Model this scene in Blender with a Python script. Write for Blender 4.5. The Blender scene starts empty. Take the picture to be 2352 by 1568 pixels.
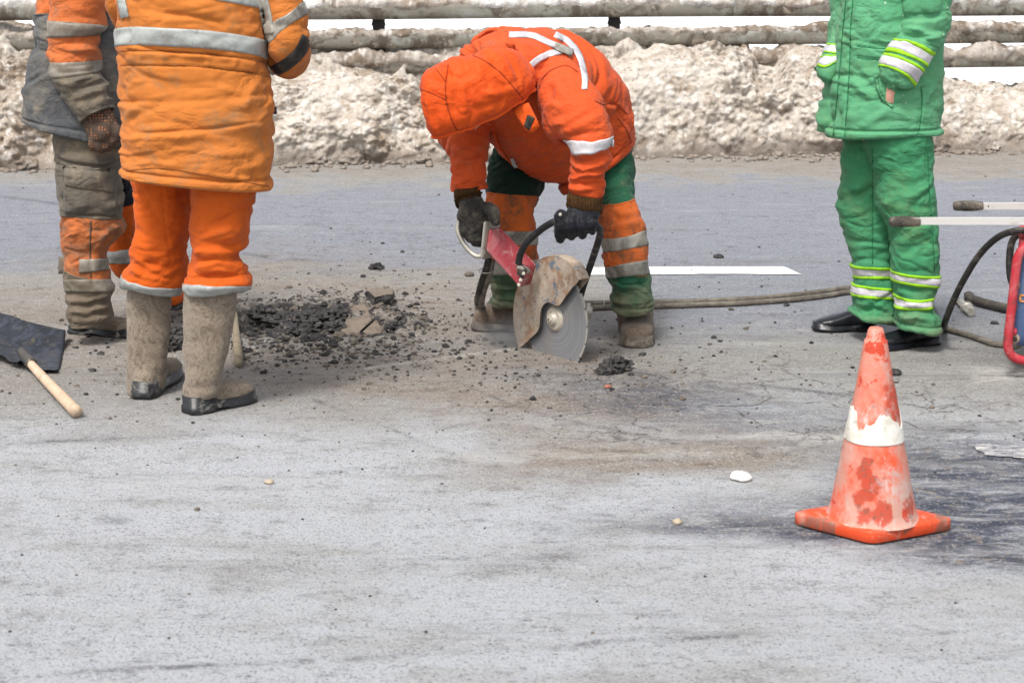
import bpy, bmesh, math, random
import numpy as np
from mathutils import Vector, Matrix
from mathutils.bvhtree import BVHTree

# ------------------------------------------------------------------ camera, sky, sun
S = bpy.context.scene
COL = S.collection
CAM_H, FPX, PITCH = 1.45, 3920.0, math.radians(12.64)   # camera height, focal length in picture px (2352 wide), pitch
cam_data = bpy.data.cameras.new('camera')
cam_data.sensor_width = 36.0
cam_data.lens = FPX / 2352 * 36
cam_data.clip_start, cam_data.clip_end = 0.05, 6000
cam_data.dof.use_dof = True
cam_data.dof.focus_distance = 6.35
cam_data.dof.aperture_fstop = 7.1
cam = bpy.data.objects.new('camera', cam_data)
cam.location = (0, 0, CAM_H)
cam.rotation_euler = (math.pi / 2 - PITCH, 0, 0)
COL.objects.link(cam)
S.camera = cam

SUN_EL, SUN_ROT = math.radians(58), math.radians(205)
W = bpy.data.worlds.new('World'); S.world = W; W.use_nodes = True
wn = W.node_tree; wn.nodes.clear()
sky = wn.nodes.new('ShaderNodeTexSky'); sky.sky_type = 'NISHITA'; sky.sun_disc = False
sky.sun_elevation, sky.sun_rotation = SUN_EL, SUN_ROT
sky.air_density, sky.dust_density, sky.ozone_density = 1.0, 4.0, 1.0
hs = wn.nodes.new('ShaderNodeHueSaturation'); hs.inputs['Saturation'].default_value = 0.28   # overcast: cloud-white sky
bg = wn.nodes.new('ShaderNodeBackground'); bg.inputs['Strength'].default_value = 0.11
wo = wn.nodes.new('ShaderNodeOutputWorld')
wn.links.new(sky.outputs[0], hs.inputs['Color']); wn.links.new(hs.outputs[0], bg.inputs[0]); wn.links.new(bg.outputs[0], wo.inputs[0])
sl = bpy.data.lights.new('sun', 'SUN'); sl.energy = 1.5; sl.angle = math.radians(11); sl.color = (1, 0.96, 0.91)
so = bpy.data.objects.new('sun', sl); COL.objects.link(so)
so.rotation_euler = (math.pi / 2 - SUN_EL, 0, math.radians(-25))
so.location = (0, 0, 20)
S.view_settings.view_transform = 'Standard'; S.view_settings.look = 'None'
S.view_settings.gamma = 1; S.view_settings.use_curve_mapping = False
S.view_settings.exposure = 1.12
S.cycles.use_denoising = True
S.cycles.max_bounces = 5; S.cycles.diffuse_bounces = 3; S.cycles.glossy_bounces = 2
S.cycles.volume_bounces = 0; S.cycles.transparent_max_bounces = 6

# ------------------------------------------------------------------ helpers: measuring from the photograph
CF = np.array([0, math.cos(PITCH), -math.sin(PITCH)]); CU = np.array([0, math.sin(PITCH), math.cos(PITCH)])
CAMP = np.array([0, 0, CAM_H])
def ray(px, py):
    return CF + (px - 1176) / FPX * np.array([1., 0, 0]) - (py - 784) / FPX * CU
def P(px, py, Y):
    d = ray(px, py); return CAMP + d * (Y / d[1])
def G(px, py, z=0.0):
    d = ray(px, py); return CAMP + d * ((z - CAM_H) / d[2])
def proj(X):
    X = np.asarray(X, float) - CAMP
    w = X @ CF
    return 1176 + X[..., 0] / w * FPX, 784 - (X @ CU) / w * FPX
def pxm(Y):                     # metres per picture pixel at depth Y (about 1 m up)
    return (Y * math.cos(PITCH) + 0.1) / FPX
def on_plane(px, py, p0, n):
    d = ray(px, py); return CAMP + d * (np.dot(p0 - CAMP, n) / np.dot(d, n))

# ------------------------------------------------------------------ helpers: noise
def _hash(ix, iy, iz, seed):
    h = (ix * 374761393 + iy * 668265263 + iz * 2147483647 + seed * 144665) & 0xFFFFFFFF
    h = ((h ^ (h >> 13)) * 1274126177) & 0xFFFFFFFF
    h = ((h ^ (h >> 16)) * 2246822519) & 0xFFFFFFFF
    return h ^ (h >> 15)
_GR = np.random.RandomState(5).normal(size=(256, 3)); _GR /= np.linalg.norm(_GR, axis=1)[:, None]
def pn(Q, seed=0):              # gradient noise, about -0.7..0.7
    Q = np.asarray(Q, float); sh = Q.shape[:-1]; Q = Q.reshape(-1, 3)
    I = np.floor(Q).astype(np.int64); Fr = Q - I
    w = Fr * Fr * Fr * (Fr * (Fr * 6 - 15) + 10)
    out = np.zeros(len(Q))
    for dx in (0, 1):
        for dy in (0, 1):
            for dz in (0, 1):
                g = _GR[_hash(I[:, 0] + dx, I[:, 1] + dy, I[:, 2] + dz, seed) & 255]
                dot = g[:, 0] * (Fr[:, 0] - dx) + g[:, 1] * (Fr[:, 1] - dy) + g[:, 2] * (Fr[:, 2] - dz)
                ww = (w[:, 0] if dx else 1 - w[:, 0]) * (w[:, 1] if dy else 1 - w[:, 1]) * (w[:, 2] if dz else 1 - w[:, 2])
                out += ww * dot
    return out.reshape(sh)
def fbm(Q, seed=0, octv=4, gain=0.5):
    Q = np.asarray(Q, float); a, o = 1.0, 0
    for k in range(octv):
        o = o + a * pn(Q * 2 ** k + k * 7.3, seed + k); a *= gain
    return o
def worley(Q, seed=0):          # distance to the nearest scattered point
    Q = np.asarray(Q, float); sh = Q.shape[:-1]; Q = Q.reshape(-1, 3)
    I = np.floor(Q).astype(np.int64); best = np.full(len(Q), 9.0)
    for dx in (-1, 0, 1):
        for dy in (-1, 0, 1):
            for dz in (-1, 0, 1):
                a, b, c = I[:, 0] + dx, I[:, 1] + dy, I[:, 2] + dz
                h = _hash(a, b, c, seed)
                jx, jy, jz = (h & 1023) / 1023, ((h >> 10) & 1023) / 1023, ((h >> 20) & 1023) / 1023
                d = (a + jx - Q[:, 0]) ** 2 + (b + jy - Q[:, 1]) ** 2 + (c + jz - Q[:, 2]) ** 2
                best = np.minimum(best, d)
    return np.sqrt(best).reshape(sh)
def sstep(a, b, x):
    t = np.clip((np.asarray(x, float) - a) / (b - a), 0, 1); return t * t * (3 - 2 * t)

# ------------------------------------------------------------------ helpers: objects
def mk_mesh(name, V, F, mats=(), mi=None, smooth=True):
    V = np.asarray(V, np.float32).reshape(-1, 3)
    me = bpy.data.meshes.new(name)
    if isinstance(F, np.ndarray):
        k = F.shape[1]; n = len(F); li = F.reshape(-1).astype(np.int32)
        st = np.arange(0, n * k, k, dtype=np.int32)
    else:
        n = len(F); li = np.fromiter((i for f in F for i in f), np.int32)
        ln = np.fromiter((len(f) for f in F), np.int32, n); st = (np.cumsum(ln) - ln).astype(np.int32)
    me.vertices.add(len(V)); me.vertices.foreach_set('co', V.reshape(-1))
    me.loops.add(len(li)); me.loops.foreach_set('vertex_index', li)
    me.polygons.add(n); me.polygons.foreach_set('loop_start', st)
    if mi is not None: me.polygons.foreach_set('material_index', np.asarray(mi, np.int32))
    me.polygons.foreach_set('use_smooth', np.full(n, bool(smooth)))
    me.update(calc_edges=True); me.validate()
    for m in mats: me.materials.append(m)
    return me
def thing(name, label, cat, loc=(0, 0, 0), group=None, kind=None):
    o = bpy.data.objects.new(name, None); COL.objects.link(o)
    o.location = loc; o.empty_display_size = 0.1
    tag(o, label, cat, group, kind); return o
def tag(o, label=None, cat=None, group=None, kind=None):
    if label: o['label'] = label
    if cat: o['category'] = cat
    if group: o['group'] = group
    if kind: o['kind'] = kind
    return o
def rootloc(o):
    v = np.zeros(3)
    while o is not None:
        v += np.array(o.location); o = o.parent
    return v
def add(name, VF, mats, parent=None, mi=None, smooth=True, label=None, origin=None):
    V, F = VF[0], VF[1]
    V = np.asarray(V, float).reshape(-1, 3)
    off = rootloc(parent) if parent is not None else (np.zeros(3) if origin is None else np.asarray(origin, float))
    if not isinstance(mats, (list, tuple)): mats = [mats]
    o = bpy.data.objects.new(name, mk_mesh(name, V - off, F, mats, mi, smooth))
    if parent is not None: o.parent = parent
    else: o.location = off
    COL.objects.link(o)
    if label: o['label'] = label
    return o
def join(*parts):
    Vs, Fs, n = [], [], 0
    for V, F in parts:
        V = np.asarray(V, float).reshape(-1, 3); Vs.append(V)
        Fs += [[int(i) + n for i in f] for f in F]; n += len(V)
    return np.vstack(Vs), Fs
def fuse(parts, voxel=0.006, smooth=4, factor=0.5):
    """several closed shapes grown together into one skin"""
    V, F = join(*parts)
    me = mk_mesh('tmp', V, F); o = bpy.data.objects.new('tmp', me); COL.objects.link(o)
    m = o.modifiers.new('r', 'REMESH'); m.mode = 'VOXEL'; m.voxel_size = voxel
    if smooth:
        s = o.modifiers.new('s', 'SMOOTH'); s.iterations = smooth; s.factor = factor
    dg = bpy.context.evaluated_depsgraph_get()
    r = o.evaluated_get(dg).to_mesh()
    V = np.empty(len(r.vertices) * 3, np.float32); r.vertices.foreach_get('co', V)
    L = np.empty(len(r.loops), np.int32); r.loops.foreach_get('vertex_index', L)
    F = L.reshape(-1, 4)
    o.evaluated_get(dg).to_mesh_clear()
    bpy.data.objects.remove(o); bpy.data.meshes.remove(me)
    return V.reshape(-1, 3).astype(float), F
def vnormals(V, F):
    F = np.asarray(F); a, b, c = V[F[:, 0]], V[F[:, 1]], V[F[:, 2]]
    n = np.cross(b - a, c - a); N = np.zeros_like(V)
    for k in range(F.shape[1]): np.add.at(N, F[:, k], n)
    return N / (np.linalg.norm(N, axis=1)[:, None] + 1e-12)

def hermite(X, t, T):
    """smooth curve through rows of X at parameters t, read at T"""
    X = np.asarray(X, float); n = len(t)
    m = np.empty_like(X)
    for i in range(n):
        a, b = max(i - 1, 0), min(i + 1, n - 1)
        m[i] = (X[b] - X[a]) / (t[b] - t[a])
    i = np.clip(np.searchsorted(t, T, side='right') - 1, 0, n - 2)
    h = t[i + 1] - t[i]; s = (T - t[i]) / h
    sh = (slice(None),) + (None,) * (X.ndim - 1)
    s, h = s[sh], h[sh]
    return ((2 * s**3 - 3 * s**2 + 1) * X[i] + (s**3 - 2 * s**2 + s) * h * m[i] + (-2 * s**3 + 3 * s**2) * X[i + 1] + (s**3 - s**2) * h * m[i + 1])

def seg_dist(x, y, x1, y1, x2, y2):
    dx, dy = x2 - x1, y2 - y1; L2 = dx * dx + dy * dy + 1e-9
    t = ((x - x1) * dx + (y - y1) * dy) / L2; tc = np.clip(t, 0, 1)
    return np.hypot(x - x1 - tc * dx, y - y1 - tc * dy), t

class Loft:
    """A body of cloth swept through sections. A section is (x1,y1,x2,y2,Y,hd): its two silhouette points in picture
    pixels at distance Y, and its half depth in metres."""
    def __init__(self, secs, nexp=2.3):
        self.n = nexp
        c, A, h = [], [], []
        for (x1, y1, x2, y2, Y, hd) in secs:
            a, b = P(x1, y1, Y), P(x2, y2, Y)
            c.append((a + b) / 2); A.append((b - a) / 2); h.append([hd])
        self.C, self.A, self.H = np.array(c), np.array(A), np.array(h)
        d = np.linalg.norm(np.diff(self.C, axis=0), axis=1) + 1e-4
        t = np.concatenate([[0], np.cumsum(d)]); self.len = t[-1]; self.t = t / t[-1]
    def build(self, nu=120, nv=100, folds=(), strokes=(), disp=None, seed=1, soft=1.0):
        self.nu, self.nv = nu, nv
        v = np.linspace(0, 1, nv); u = np.arange(nu) / nu
        self.vv = v
        C = hermite(self.C, self.t, v); A = hermite(self.A, self.t, v); H = np.maximum(hermite(self.H, self.t, v), 0.004)
        T = np.gradient(C, axis=0); T /= np.linalg.norm(T, axis=1)[:, None] + 1e-9
        Bd = np.cross(A, T); Bd /= np.linalg.norm(Bd, axis=1)[:, None] + 1e-9
        Bd *= np.where(Bd[:, 1:2] < 0, -1, 1)
        ph = 2 * np.pi * u; e = 2 / self.n
        cu = np.sign(np.cos(ph)) * np.abs(np.cos(ph)) ** e; su = np.sign(np.sin(ph)) * np.abs(np.sin(ph)) ** e
        B = C[:, None] + A[:, None] * cu[None, :, None] + (Bd * H)[:, None] * su[None, :, None]
        du = np.roll(B, -1, 1) - np.roll(B, 1, 1); dv = np.gradient(B, axis=0)
        N = np.cross(du, dv); N /= np.linalg.norm(N, axis=2)[:, :, None] + 1e-9
        out = B - C[:, None]
        sg = np.sign((N * out).sum(2).sum()); N *= sg
        self.flip = sg < 0
        PH, VV = np.meshgrid(ph, v); R = float(np.mean(np.linalg.norm(A, axis=1)) + H.mean()) / 2
        tt = VV * self.len
        D = np.zeros_like(PH)
        base = [(0.008 * soft, 3.2, 6, 0.9, 0), (0.0055 * soft, 6, 13, -1.6, 1), (0.0028 * soft, 13, 26, 1.3, 7), (0.0012 * soft, 30, 40, 1.0, 2)]
        for k, f in enumerate(list(base) + list(folds)):
            amp, fa, fl, tw, sd = f[:5]; mask = f[5] if len(f) > 5 else None
            p2 = PH + tw * tt
            Q = np.stack([np.cos(p2) * R * fa, np.sin(p2) * R * fa, tt * fl], -1) + sd * 3.7 + seed * 11.1
            Q = Q + 0.45 * np.stack([pn(Q * 0.6 + 5, 3), pn(Q * 0.6 + 9, 4), pn(Q * 0.6 + 2, 5)], -1)
            n = np.abs(pn(Q, 17 + k)) * 3.2 - 0.6
            d = amp * n
            if mask is not None: d = d * mask(VV, PH)
            D += d
        for k, (amp, fa, fl, tw) in enumerate(((0.0080, 3.2, 6.5, 1.9), (0.0065, 3.0, 7.5, -2.6), (0.0040, 6.0, 14, 0.9))):
            p2 = PH + tw * tt
            Q = np.stack([np.cos(p2) * R * fa, np.sin(p2) * R * fa, tt * fl], -1) + seed * 5.3 + k * 8.1
            Q = Q + 0.5 * np.stack([pn(Q * 0.7 + 5, 3), pn(Q * 0.7 + 9, 4), pn(Q * 0.7 + 2, 5)], -1)
            n = pn(Q, 40 + k); g = sstep(-0.05, 0.25, pn(Q * 0.55 + 3, 50 + k))
            D += soft * amp * g * (0.8 * np.exp(-((n - 0.13) / 0.10) ** 2) - np.exp(-(n / 0.045) ** 2))
        if disp is not None: D += disp(VV, PH)
        if strokes:
            x, y = proj(B); view = B - CAMP; view /= np.linalg.norm(view, axis=2)[:, :, None]
            fac = sstep(-0.05, 0.35, -(N * view).sum(2))
            for s in strokes:
                pts, w, a = s[0], s[1], s[2]
                dmin = np.full(x.shape, 1e9); tp = np.ones(x.shape)
                m = len(pts) - 1
                for i in range(m):
                    d, tq = seg_dist(x, y, *pts[i], *pts[i + 1])
                    g = np.clip((tq + i) / m, 0, 1) if m else tq
                    up = d < dmin; dmin = np.where(up, d, dmin); tp = np.where(up, g, tp)
                taper = 1.0 if a < 0 and w < 4 else np.sin(np.pi * np.clip(tp, 0.0, 1.0)) ** 0.6
                D += fac * a * np.exp(-(dmin / w) ** 2) * taper
        self.base, self.N0 = B, N
        self.S = B + N * D[:, :, None]
        du = np.roll(self.S, -1, 1) - np.roll(self.S, 1, 1); dv = np.gradient(self.S, axis=0)
        self.N = np.cross(du, dv) * sg; self.N /= np.linalg.norm(self.N, axis=2)[:, :, None] + 1e-9
        self.Cv = C
        return self
    def faces(self, nv, nu=None, closed=True):
        nu = nu or self.nu
        i, j = np.meshgrid(np.arange(nv - 1), np.arange(nu if closed else nu - 1), indexing='ij')
        j2 = (j + 1) % nu
        F = np.stack([i * nu + j, i * nu + j2, (i + 1) * nu + j2, (i + 1) * nu + j], -1).reshape(-1, 4)
        return F if self.flip else F[:, ::-1]
    def mesh(self, hem=0.0, cap0=True, cap1=False, hem0=0.0):
        rows = [self.S]
        nvh = 0
        if hem:                                      # cloth turned in at the far end
            k = max(2, int(hem / self.len * self.nv))
            inn = [self.S[-1] - self.N[-1] * 0.008, self.S[-2] - self.N[-2] * 0.013, self.S[-k] - self.N[-k] * 0.016]
            rows.append(np.stack(inn)); nvh = 3
        V = np.concatenate([r.reshape(-1, 3) for r in rows]); n = self.nv + nvh
        F = [tuple(f) for f in self.faces(n)]
        nu = self.nu
        if cap0:
            V = np.vstack([V, self.S[0].mean(0)]); c = len(V) - 1
            F += [(c, (j + 1) % nu, j) for j in range(nu)]
        if cap1 and not hem:
            V = np.vstack([V, self.S[-1].mean(0)]); c = len(V) - 1; b = (self.nv - 1) * nu
            F += [(c, b + j, b + (j + 1) % nu) for j in range(nu)]
        self.nhem = nvh
        return V, F
    def sample(self, u, v, off=0.0):
        u = np.asarray(u, float) % 1.0 * self.nu; v = np.clip(np.asarray(v, float), 0, 1) * (self.nv - 1)
        j = np.floor(u).astype(int); i = np.minimum(np.floor(v).astype(int), self.nv - 2)
        fu, fv = (u - j)[..., None], (v - i)[..., None]; j2 = (j + 1) % self.nu; j = j % self.nu
        def bi(X): return (X[i, j] * (1 - fu) + X[i, j2] * fu) * (1 - fv) + (X[i + 1, j] * (1 - fu) + X[i + 1, j2] * fu) * fv
        n = bi(self.N); n /= np.linalg.norm(n, axis=-1)[..., None]
        return bi(self.S) + n * np.asarray(off)[..., None]
    def v_at(self, y, u):
        j = int(round(u * self.nu)) % self.nu
        _, py = proj(self.base[:, j])
        o = np.argsort(py); return float(np.interp(y, py[o], self.vv[o]))
    def v_at_x(self, x, u):
        j = int(round(u * self.nu)) % self.nu
        p, _ = proj(self.base[:, j])
        o = np.argsort(p); return float(np.interp(x, p[o], self.vv[o]))
    def vline(self, yl, ym, yr):
        vl, vm, vr = self.v_at(yl, 0.5), self.v_at(ym, 0.75), self.v_at(yr, 0.0)
        c0, a = (vl + vr) / 2, (vr - vl) / 2; b = c0 - vm
        return lambda ph: c0 + a * np.cos(ph) + b * np.minimum(np.sin(ph), 0)
    def band(self, top, bot, off=0.004, nr=6, nu=None, wob=0.0):
        """a strip of tape sewn round the cloth; top and bot are (left, middle, right) picture heights"""
        ft, fb = self.vline(*top), self.vline(*bot)
        nu = nu or self.nu; u = np.arange(nu) / nu; ph = 2 * np.pi * u
        w = wob * np.array([pn(np.array([[math.cos(p) * 2, math.sin(p) * 2, 3.3]]), 8)[0] for p in ph]) if wob else 0
        rows = []
        for k in range(nr + 3):
            s = np.clip((k - 1) / nr, 0, 1)
            o = -0.002 if k in (0, nr + 2) else off * 0.5
            rows.append(self.sample(u, ft(ph) * (1 - s) + fb(ph) * s + w, np.full(nu, o)))
        V = np.stack(rows).reshape(-1, 3)
        return V, self.faces(nr + 3, nu)
    def seam(self, line, w=2.5, off=0.0016):
        return self.band(tuple(q - w * 0.6 for q in line), tuple(q + w for q in line), off * 2, nr=2)
    def zone(self, lines):
        """material index per face: how many of the given (left, middle, right) lines a face lies below"""
        nvh = getattr(self, 'nhem', 0)
        ph = 2 * np.pi * (np.arange(self.nu) + 0.5) / self.nu
        v = (np.arange(self.nv - 1) + 0.5) / (self.nv - 1)
        idx = np.zeros((self.nv - 1, self.nu), int)
        for L in lines:
            f = self.vline(*L) if isinstance(L, tuple) else L
            idx += v[:, None] > f(ph)[None, :]
        idx = idx.reshape(-1); last = idx[-self.nu:]
        return np.concatenate([idx] + [last] * nvh) if nvh else idx

def padmi(mi, nf): return np.concatenate([mi, np.full(nf - len(mi), 0)]) if nf > len(mi) else mi

def bvh(*VFs):
    V, F = join(*VFs); return BVHTree.FromPolygons([Vector(v) for v in V], F)
def decal(tree, quad, nx=14, ny=8, off=0.004, thick=0.006, bulge=0.0):
    """a sewn-on patch: its four corners (picture px: TL, TR, BR, BL) laid onto the surface the tree holds"""
    (ax, ay), (bx, by), (cx, cy), (dx, dy) = quad
    V = np.zeros((ny, nx, 3)); ok = True; last = None
    for i in range(ny):
        s = i / (ny - 1)
        for j in range(nx):
            r = j / (nx - 1)
            x = (ax * (1 - r) + bx * r) * (1 - s) + (dx * (1 - r) + cx * r) * s
            y = (ay * (1 - r) + by * r) * (1 - s) + (dy * (1 - r) + cy * r) * s
            d = ray(x, y); d = d / np.linalg.norm(d)
            h = tree.ray_cast(Vector(CAMP), Vector(d))
            if h[0] is None: p = last if last is not None else P(x, y, 6)
            else:
                n = np.array(h[1]); n = n if np.dot(n, d) < 0 else -n
                p = np.array(h[0]) + n * (off + bulge * math.sin(math.pi * r) * math.sin(math.pi * s)); last = p
            V[i, j] = p
    return shell(V, thick)
def shell(V, thick):
    """a sheet of points given real thickness behind it (away from the camera)"""
    ny, nx = V.shape[:2]
    du, dv = np.gradient(V, axis=1), np.gradient(V, axis=0)
    N = np.cross(du, dv); N /= np.linalg.norm(N, axis=2)[:, :, None] + 1e-9
    vw = V - CAMP
    if (N * vw).sum() < 0: N = -N
    Bk = V + N * thick
    Vt = np.vstack([V.reshape(-1, 3), Bk.reshape(-1, 3)]); n = nx * ny; F = []
    for i in range(ny - 1):
        for j in range(nx - 1):
            a, b, c, d = i * nx + j, i * nx + j + 1, (i + 1) * nx + j + 1, (i + 1) * nx + j
            F.append((d, c, b, a)); F.append((n + a, n + b, n + c, n + d))
    loop = [j for j in range(nx)] + [i * nx + nx - 1 for i in range(1, ny)] + [(ny - 1) * nx + j for j in range(nx - 2, -1, -1)] + [i * nx for i in range(ny - 2, 0, -1)]
    for k in range(len(loop)):
        a, b = loop[k], loop[(k + 1) % len(loop)]; F.append((a, b, n + b, n + a))
    return Vt, F

def smooth_path(pts, n):
    pts = np.asarray(pts, float)
    d = np.linalg.norm(np.diff(pts, axis=0), axis=1) + 1e-6
    t = np.concatenate([[0], np.cumsum(d)]); t /= t[-1]
    return hermite(pts, t, np.linspace(0, 1, n))
def tube(pts, r, n=60, k=12, caps=True, rough=0.0, seed=0, smooth=True):
    """a round bar along a path; r is one radius or one per path point"""
    pts = np.asarray(pts, float)
    d = np.linalg.norm(np.diff(pts, axis=0), axis=1) + 1e-6
    t = np.concatenate([[0], np.cumsum(d)]); t /= t[-1]; T = np.linspace(0, 1, n)
    C = hermite(pts, t, T) if smooth else np.stack([np.interp(T, t, pts[:, i]) for i in range(3)], -1)
    R = np.full(n, float(r)) if np.isscalar(r) else np.interp(T, t, np.asarray(r, float))
    tg = np.gradient(C, axis=0); tg /= np.linalg.norm(tg, axis=1)[:, None] + 1e-9
    a = np.cross(tg[0], [0.31, 0.2, 0.93]); a /= np.linalg.norm(a); V = []
    for i in range(n):
        a = a - tg[i] * np.dot(a, tg[i]); a /= np.linalg.norm(a); b = np.cross(tg[i], a)
        ph = np.arange(k) * 2 * np.pi / k
        V.append(C[i] + R[i] * (np.cos(ph)[:, None] * a + np.sin(ph)[:, None] * b))
    V = np.stack(V)
    if rough: V = V + rough * pn(V * 40, seed)[:, :, None] * (V - C[:, None]) / R[:, None, None]
    V = V.reshape(-1, 3); F = []
    for i in range(n - 1):
        for j in range(k):
            j2 = (j + 1) % k; F.append((i * k + j, i * k + j2, (i + 1) * k + j2, (i + 1) * k + j))
    if caps:
        V = np.vstack([V, C[0], C[-1]]); c0, c1 = len(V) - 2, len(V) - 1; b = (n - 1) * k
        F += [(c0, (j + 1) % k, j) for j in range(k)] + [(c1, b + j, b + (j + 1) % k) for j in range(k)]
    return V, F
def axes(ax):
    ax = np.asarray(ax, float); ax = ax / np.linalg.norm(ax)
    a = np.cross(ax, [0, 0, 1.]); a = np.cross(ax, [0, 1., 0]) if np.linalg.norm(a) < 0.2 else a
    a /= np.linalg.norm(a); return ax, a, np.cross(ax, a)
def lathe(c, ax, prof, k=24):
    """prof: (distance along the axis, radius)"""
    ax, a, b = axes(ax); ph = np.arange(k) * 2 * np.pi / k; V = []
    for (h, r) in prof: V.append(np.asarray(c) + ax * h + r * (np.cos(ph)[:, None] * a + np.sin(ph)[:, None] * b))
    V = np.vstack(V); n = len(prof); F = []
    for i in range(n - 1):
        for j in range(k):
            j2 = (j + 1) % k; F.append((i * k + j, i * k + j2, (i + 1) * k + j2, (i + 1) * k + j))
    F.append(tuple(range(k))[::-1]); F.append(tuple((n - 1) * k + j for j in range(k)))
    return V, F
def prism(poly, d, bev=0.0):
    """polygon (3-D points) pushed along the vector d"""
    p = np.asarray(poly, float); d = np.asarray(d, float); n = len(p)
    if bev:
        c = p.mean(0); q = p + (c - p) / (np.linalg.norm(c - p, axis=1)[:, None] + 1e-9) * bev; dn = d / np.linalg.norm(d) * bev
        L = [q, p + dn, p + d - dn, q + d]
    else: L = [p, p + d]
    V = np.vstack(L); F = [tuple(range(n))[::-1], tuple((len(L) - 1) * n + i for i in range(n))]
    for k in range(len(L) - 1):
        F += [(k * n + i, k * n + (i + 1) % n, (k + 1) * n + (i + 1) % n, (k + 1) * n + i) for i in range(n)]
    return V, F
def box(c, ex, ey, ez, bev=0.0):
    c, ex, ey, ez = (np.asarray(q, float) for q in (c, ex, ey, ez))
    return prism([c - ex - ey - ez, c + ex - ey - ez, c + ex + ey - ez, c - ex + ey - ez], 2 * ez, bev)
_ICO = {}
def ico(sub):
    if sub not in _ICO:
        bm = bmesh.new(); bmesh.ops.create_icosphere(bm, subdivisions=sub, radius=1)
        _ICO[sub] = (np.array([v.co[:] for v in bm.verts]), np.array([[v.index for v in f.verts] for f in bm.faces])); bm.free()
    return _ICO[sub]
def lump(c, r, seed, sub=2, flat=0.6, jag=0.5, sx=1.0, fq=1.6, octv=3):
    V, F = ico(sub); V = V.copy(); rs = np.random.RandomState(seed)
    n = fbm(V * fq + rs.rand(3) * 50, seed, octv, 0.62)
    V = V * (1 + jag * n)[:, None]
    a = rs.rand() * 6.28; V[:, 0] *= sx
    R = np.array([[math.cos(a), -math.sin(a), 0], [math.sin(a), math.cos(a), 0], [0, 0, 1]])
    V = (V @ R.T) * np.array([1, 1, flat]) * r
    V[:, 2] = np.maximum(V[:, 2], -0.35 * r * flat)
    return V + np.asarray(c), F
def ellipsoid(c, rx, ry, rz, sub=3):
    V, F = ico(sub); return V * np.array([rx, ry, rz]) + np.asarray(c), F
# ------------------------------------------------------------------ materials
class NT:
    def __init__(self, name, rough=0.8, spec=0.3, metal=0.0):
        self.m = bpy.data.materials.new(name); self.m.use_nodes = True
        self.t = self.m.node_tree; self.t.nodes.clear()
        self.b = self.t.nodes.new('ShaderNodeBsdfPrincipled'); o = self.t.nodes.new('ShaderNodeOutputMaterial')
        self.t.links.new(self.b.outputs[0], o.inputs['Surface']); self.out = o
        self.b.inputs['Roughness'].default_value = rough; self.b.inputs['Specular IOR Level'].default_value = spec
        self.b.inputs['Metallic'].default_value = metal
        self.tc = self.t.nodes.new('ShaderNodeTexCoord')
        self.bump_prev = None
    def N(self, k): return self.t.nodes.new(k)
    def L(self, a, b): self.t.links.new(a, b)
    def vec(self, scale=(1, 1, 1), loc=(0, 0, 0), rot=(0, 0, 0)):
        m = self.N('ShaderNodeMapping'); self.L(self.tc.outputs['Object'], m.inputs[0])
        m.inputs['Scale'].default_value = scale; m.inputs['Location'].default_value = loc; m.inputs['Rotation'].default_value = rot
        return m.outputs[0]
    def noise(self, scale, detail=4, rough=0.55, vec=None, dist=0.0, seed=0):
        n = self.N('ShaderNodeTexNoise'); n.inputs['Scale'].default_value = scale; n.inputs['Detail'].default_value = detail
        n.inputs['Roughness'].default_value = rough; n.inputs['Distortion'].default_value = dist
        self.L(vec if vec is not None else self.vec(loc=(seed * 3.1, seed * 1.7, seed * 2.3)), n.inputs['Vector'])
        return n.outputs['Fac']
    def voro(self, scale, feat='F1', vec=None, out='Distance', rnd=1.0):
        n = self.N('ShaderNodeTexVoronoi'); n.feature = feat; n.inputs['Scale'].default_value = scale; n.inputs['Randomness'].default_value = rnd
        self.L(vec if vec is not None else self.vec(), n.inputs['Vector']); return n.outputs[out]
    def rng(self, f, lo, hi, a=0.0, b=1.0):
        n = self.N('ShaderNodeMapRange'); n.interpolation_type = 'SMOOTHSTEP'
        n.inputs['From Min'].default_value = lo; n.inputs['From Max'].default_value = hi
        n.inputs['To Min'].default_value = a; n.inputs['To Max'].default_value = b
        self.L(f, n.inputs['Value']); return n.outputs[0]
    def math(self, op, a, b=None):
        n = self.N('ShaderNodeMath'); n.operation = op
        for i, q in enumerate((a, b)):
            if q is None: continue
            if isinstance(q, (int, float)): n.inputs[i].default_value = q
            else: self.L(q, n.inputs[i])
        return n.outputs[0]
    def mix(self, a, b, f, mode='MIX'):
        n = self.N('ShaderNodeMix'); n.data_type = 'RGBA'; n.blend_type = mode
        for s, q in ((0, f), (6, a), (7, b)):
            if isinstance(q, (int, float)): n.inputs[s].default_value = q
            elif isinstance(q, tuple): n.inputs[s].default_value = (*q, 1) if len(q) == 3 else q
            else: self.L(q, n.inputs[s])
        return n.outputs[2]
    def attr(self, name):
        n = self.N('ShaderNodeAttribute'); n.attribute_name = name; return n.outputs['Fac']
    def color(self, c):
        if isinstance(c, tuple): self.b.inputs['Base Color'].default_value = (*c, 1)
        else: self.L(c, self.b.inputs['Base Color'])
        return self
    def roughness(self, f): self.L(f, self.b.inputs['Roughness']); return self
    def bump(self, h, strength=0.3, dist=0.01):
        n = self.N('ShaderNodeBump'); n.inputs['Strength'].default_value = strength; n.inputs['Distance'].default_value = dist
        self.L(h, n.inputs['Height'])
        if self.bump_prev is not None: self.L(self.bump_prev, n.inputs['Normal'])
        self.bump_prev = n.outputs[0]
        self.L(n.outputs[0], self.b.inputs['Normal']); return self

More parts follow.
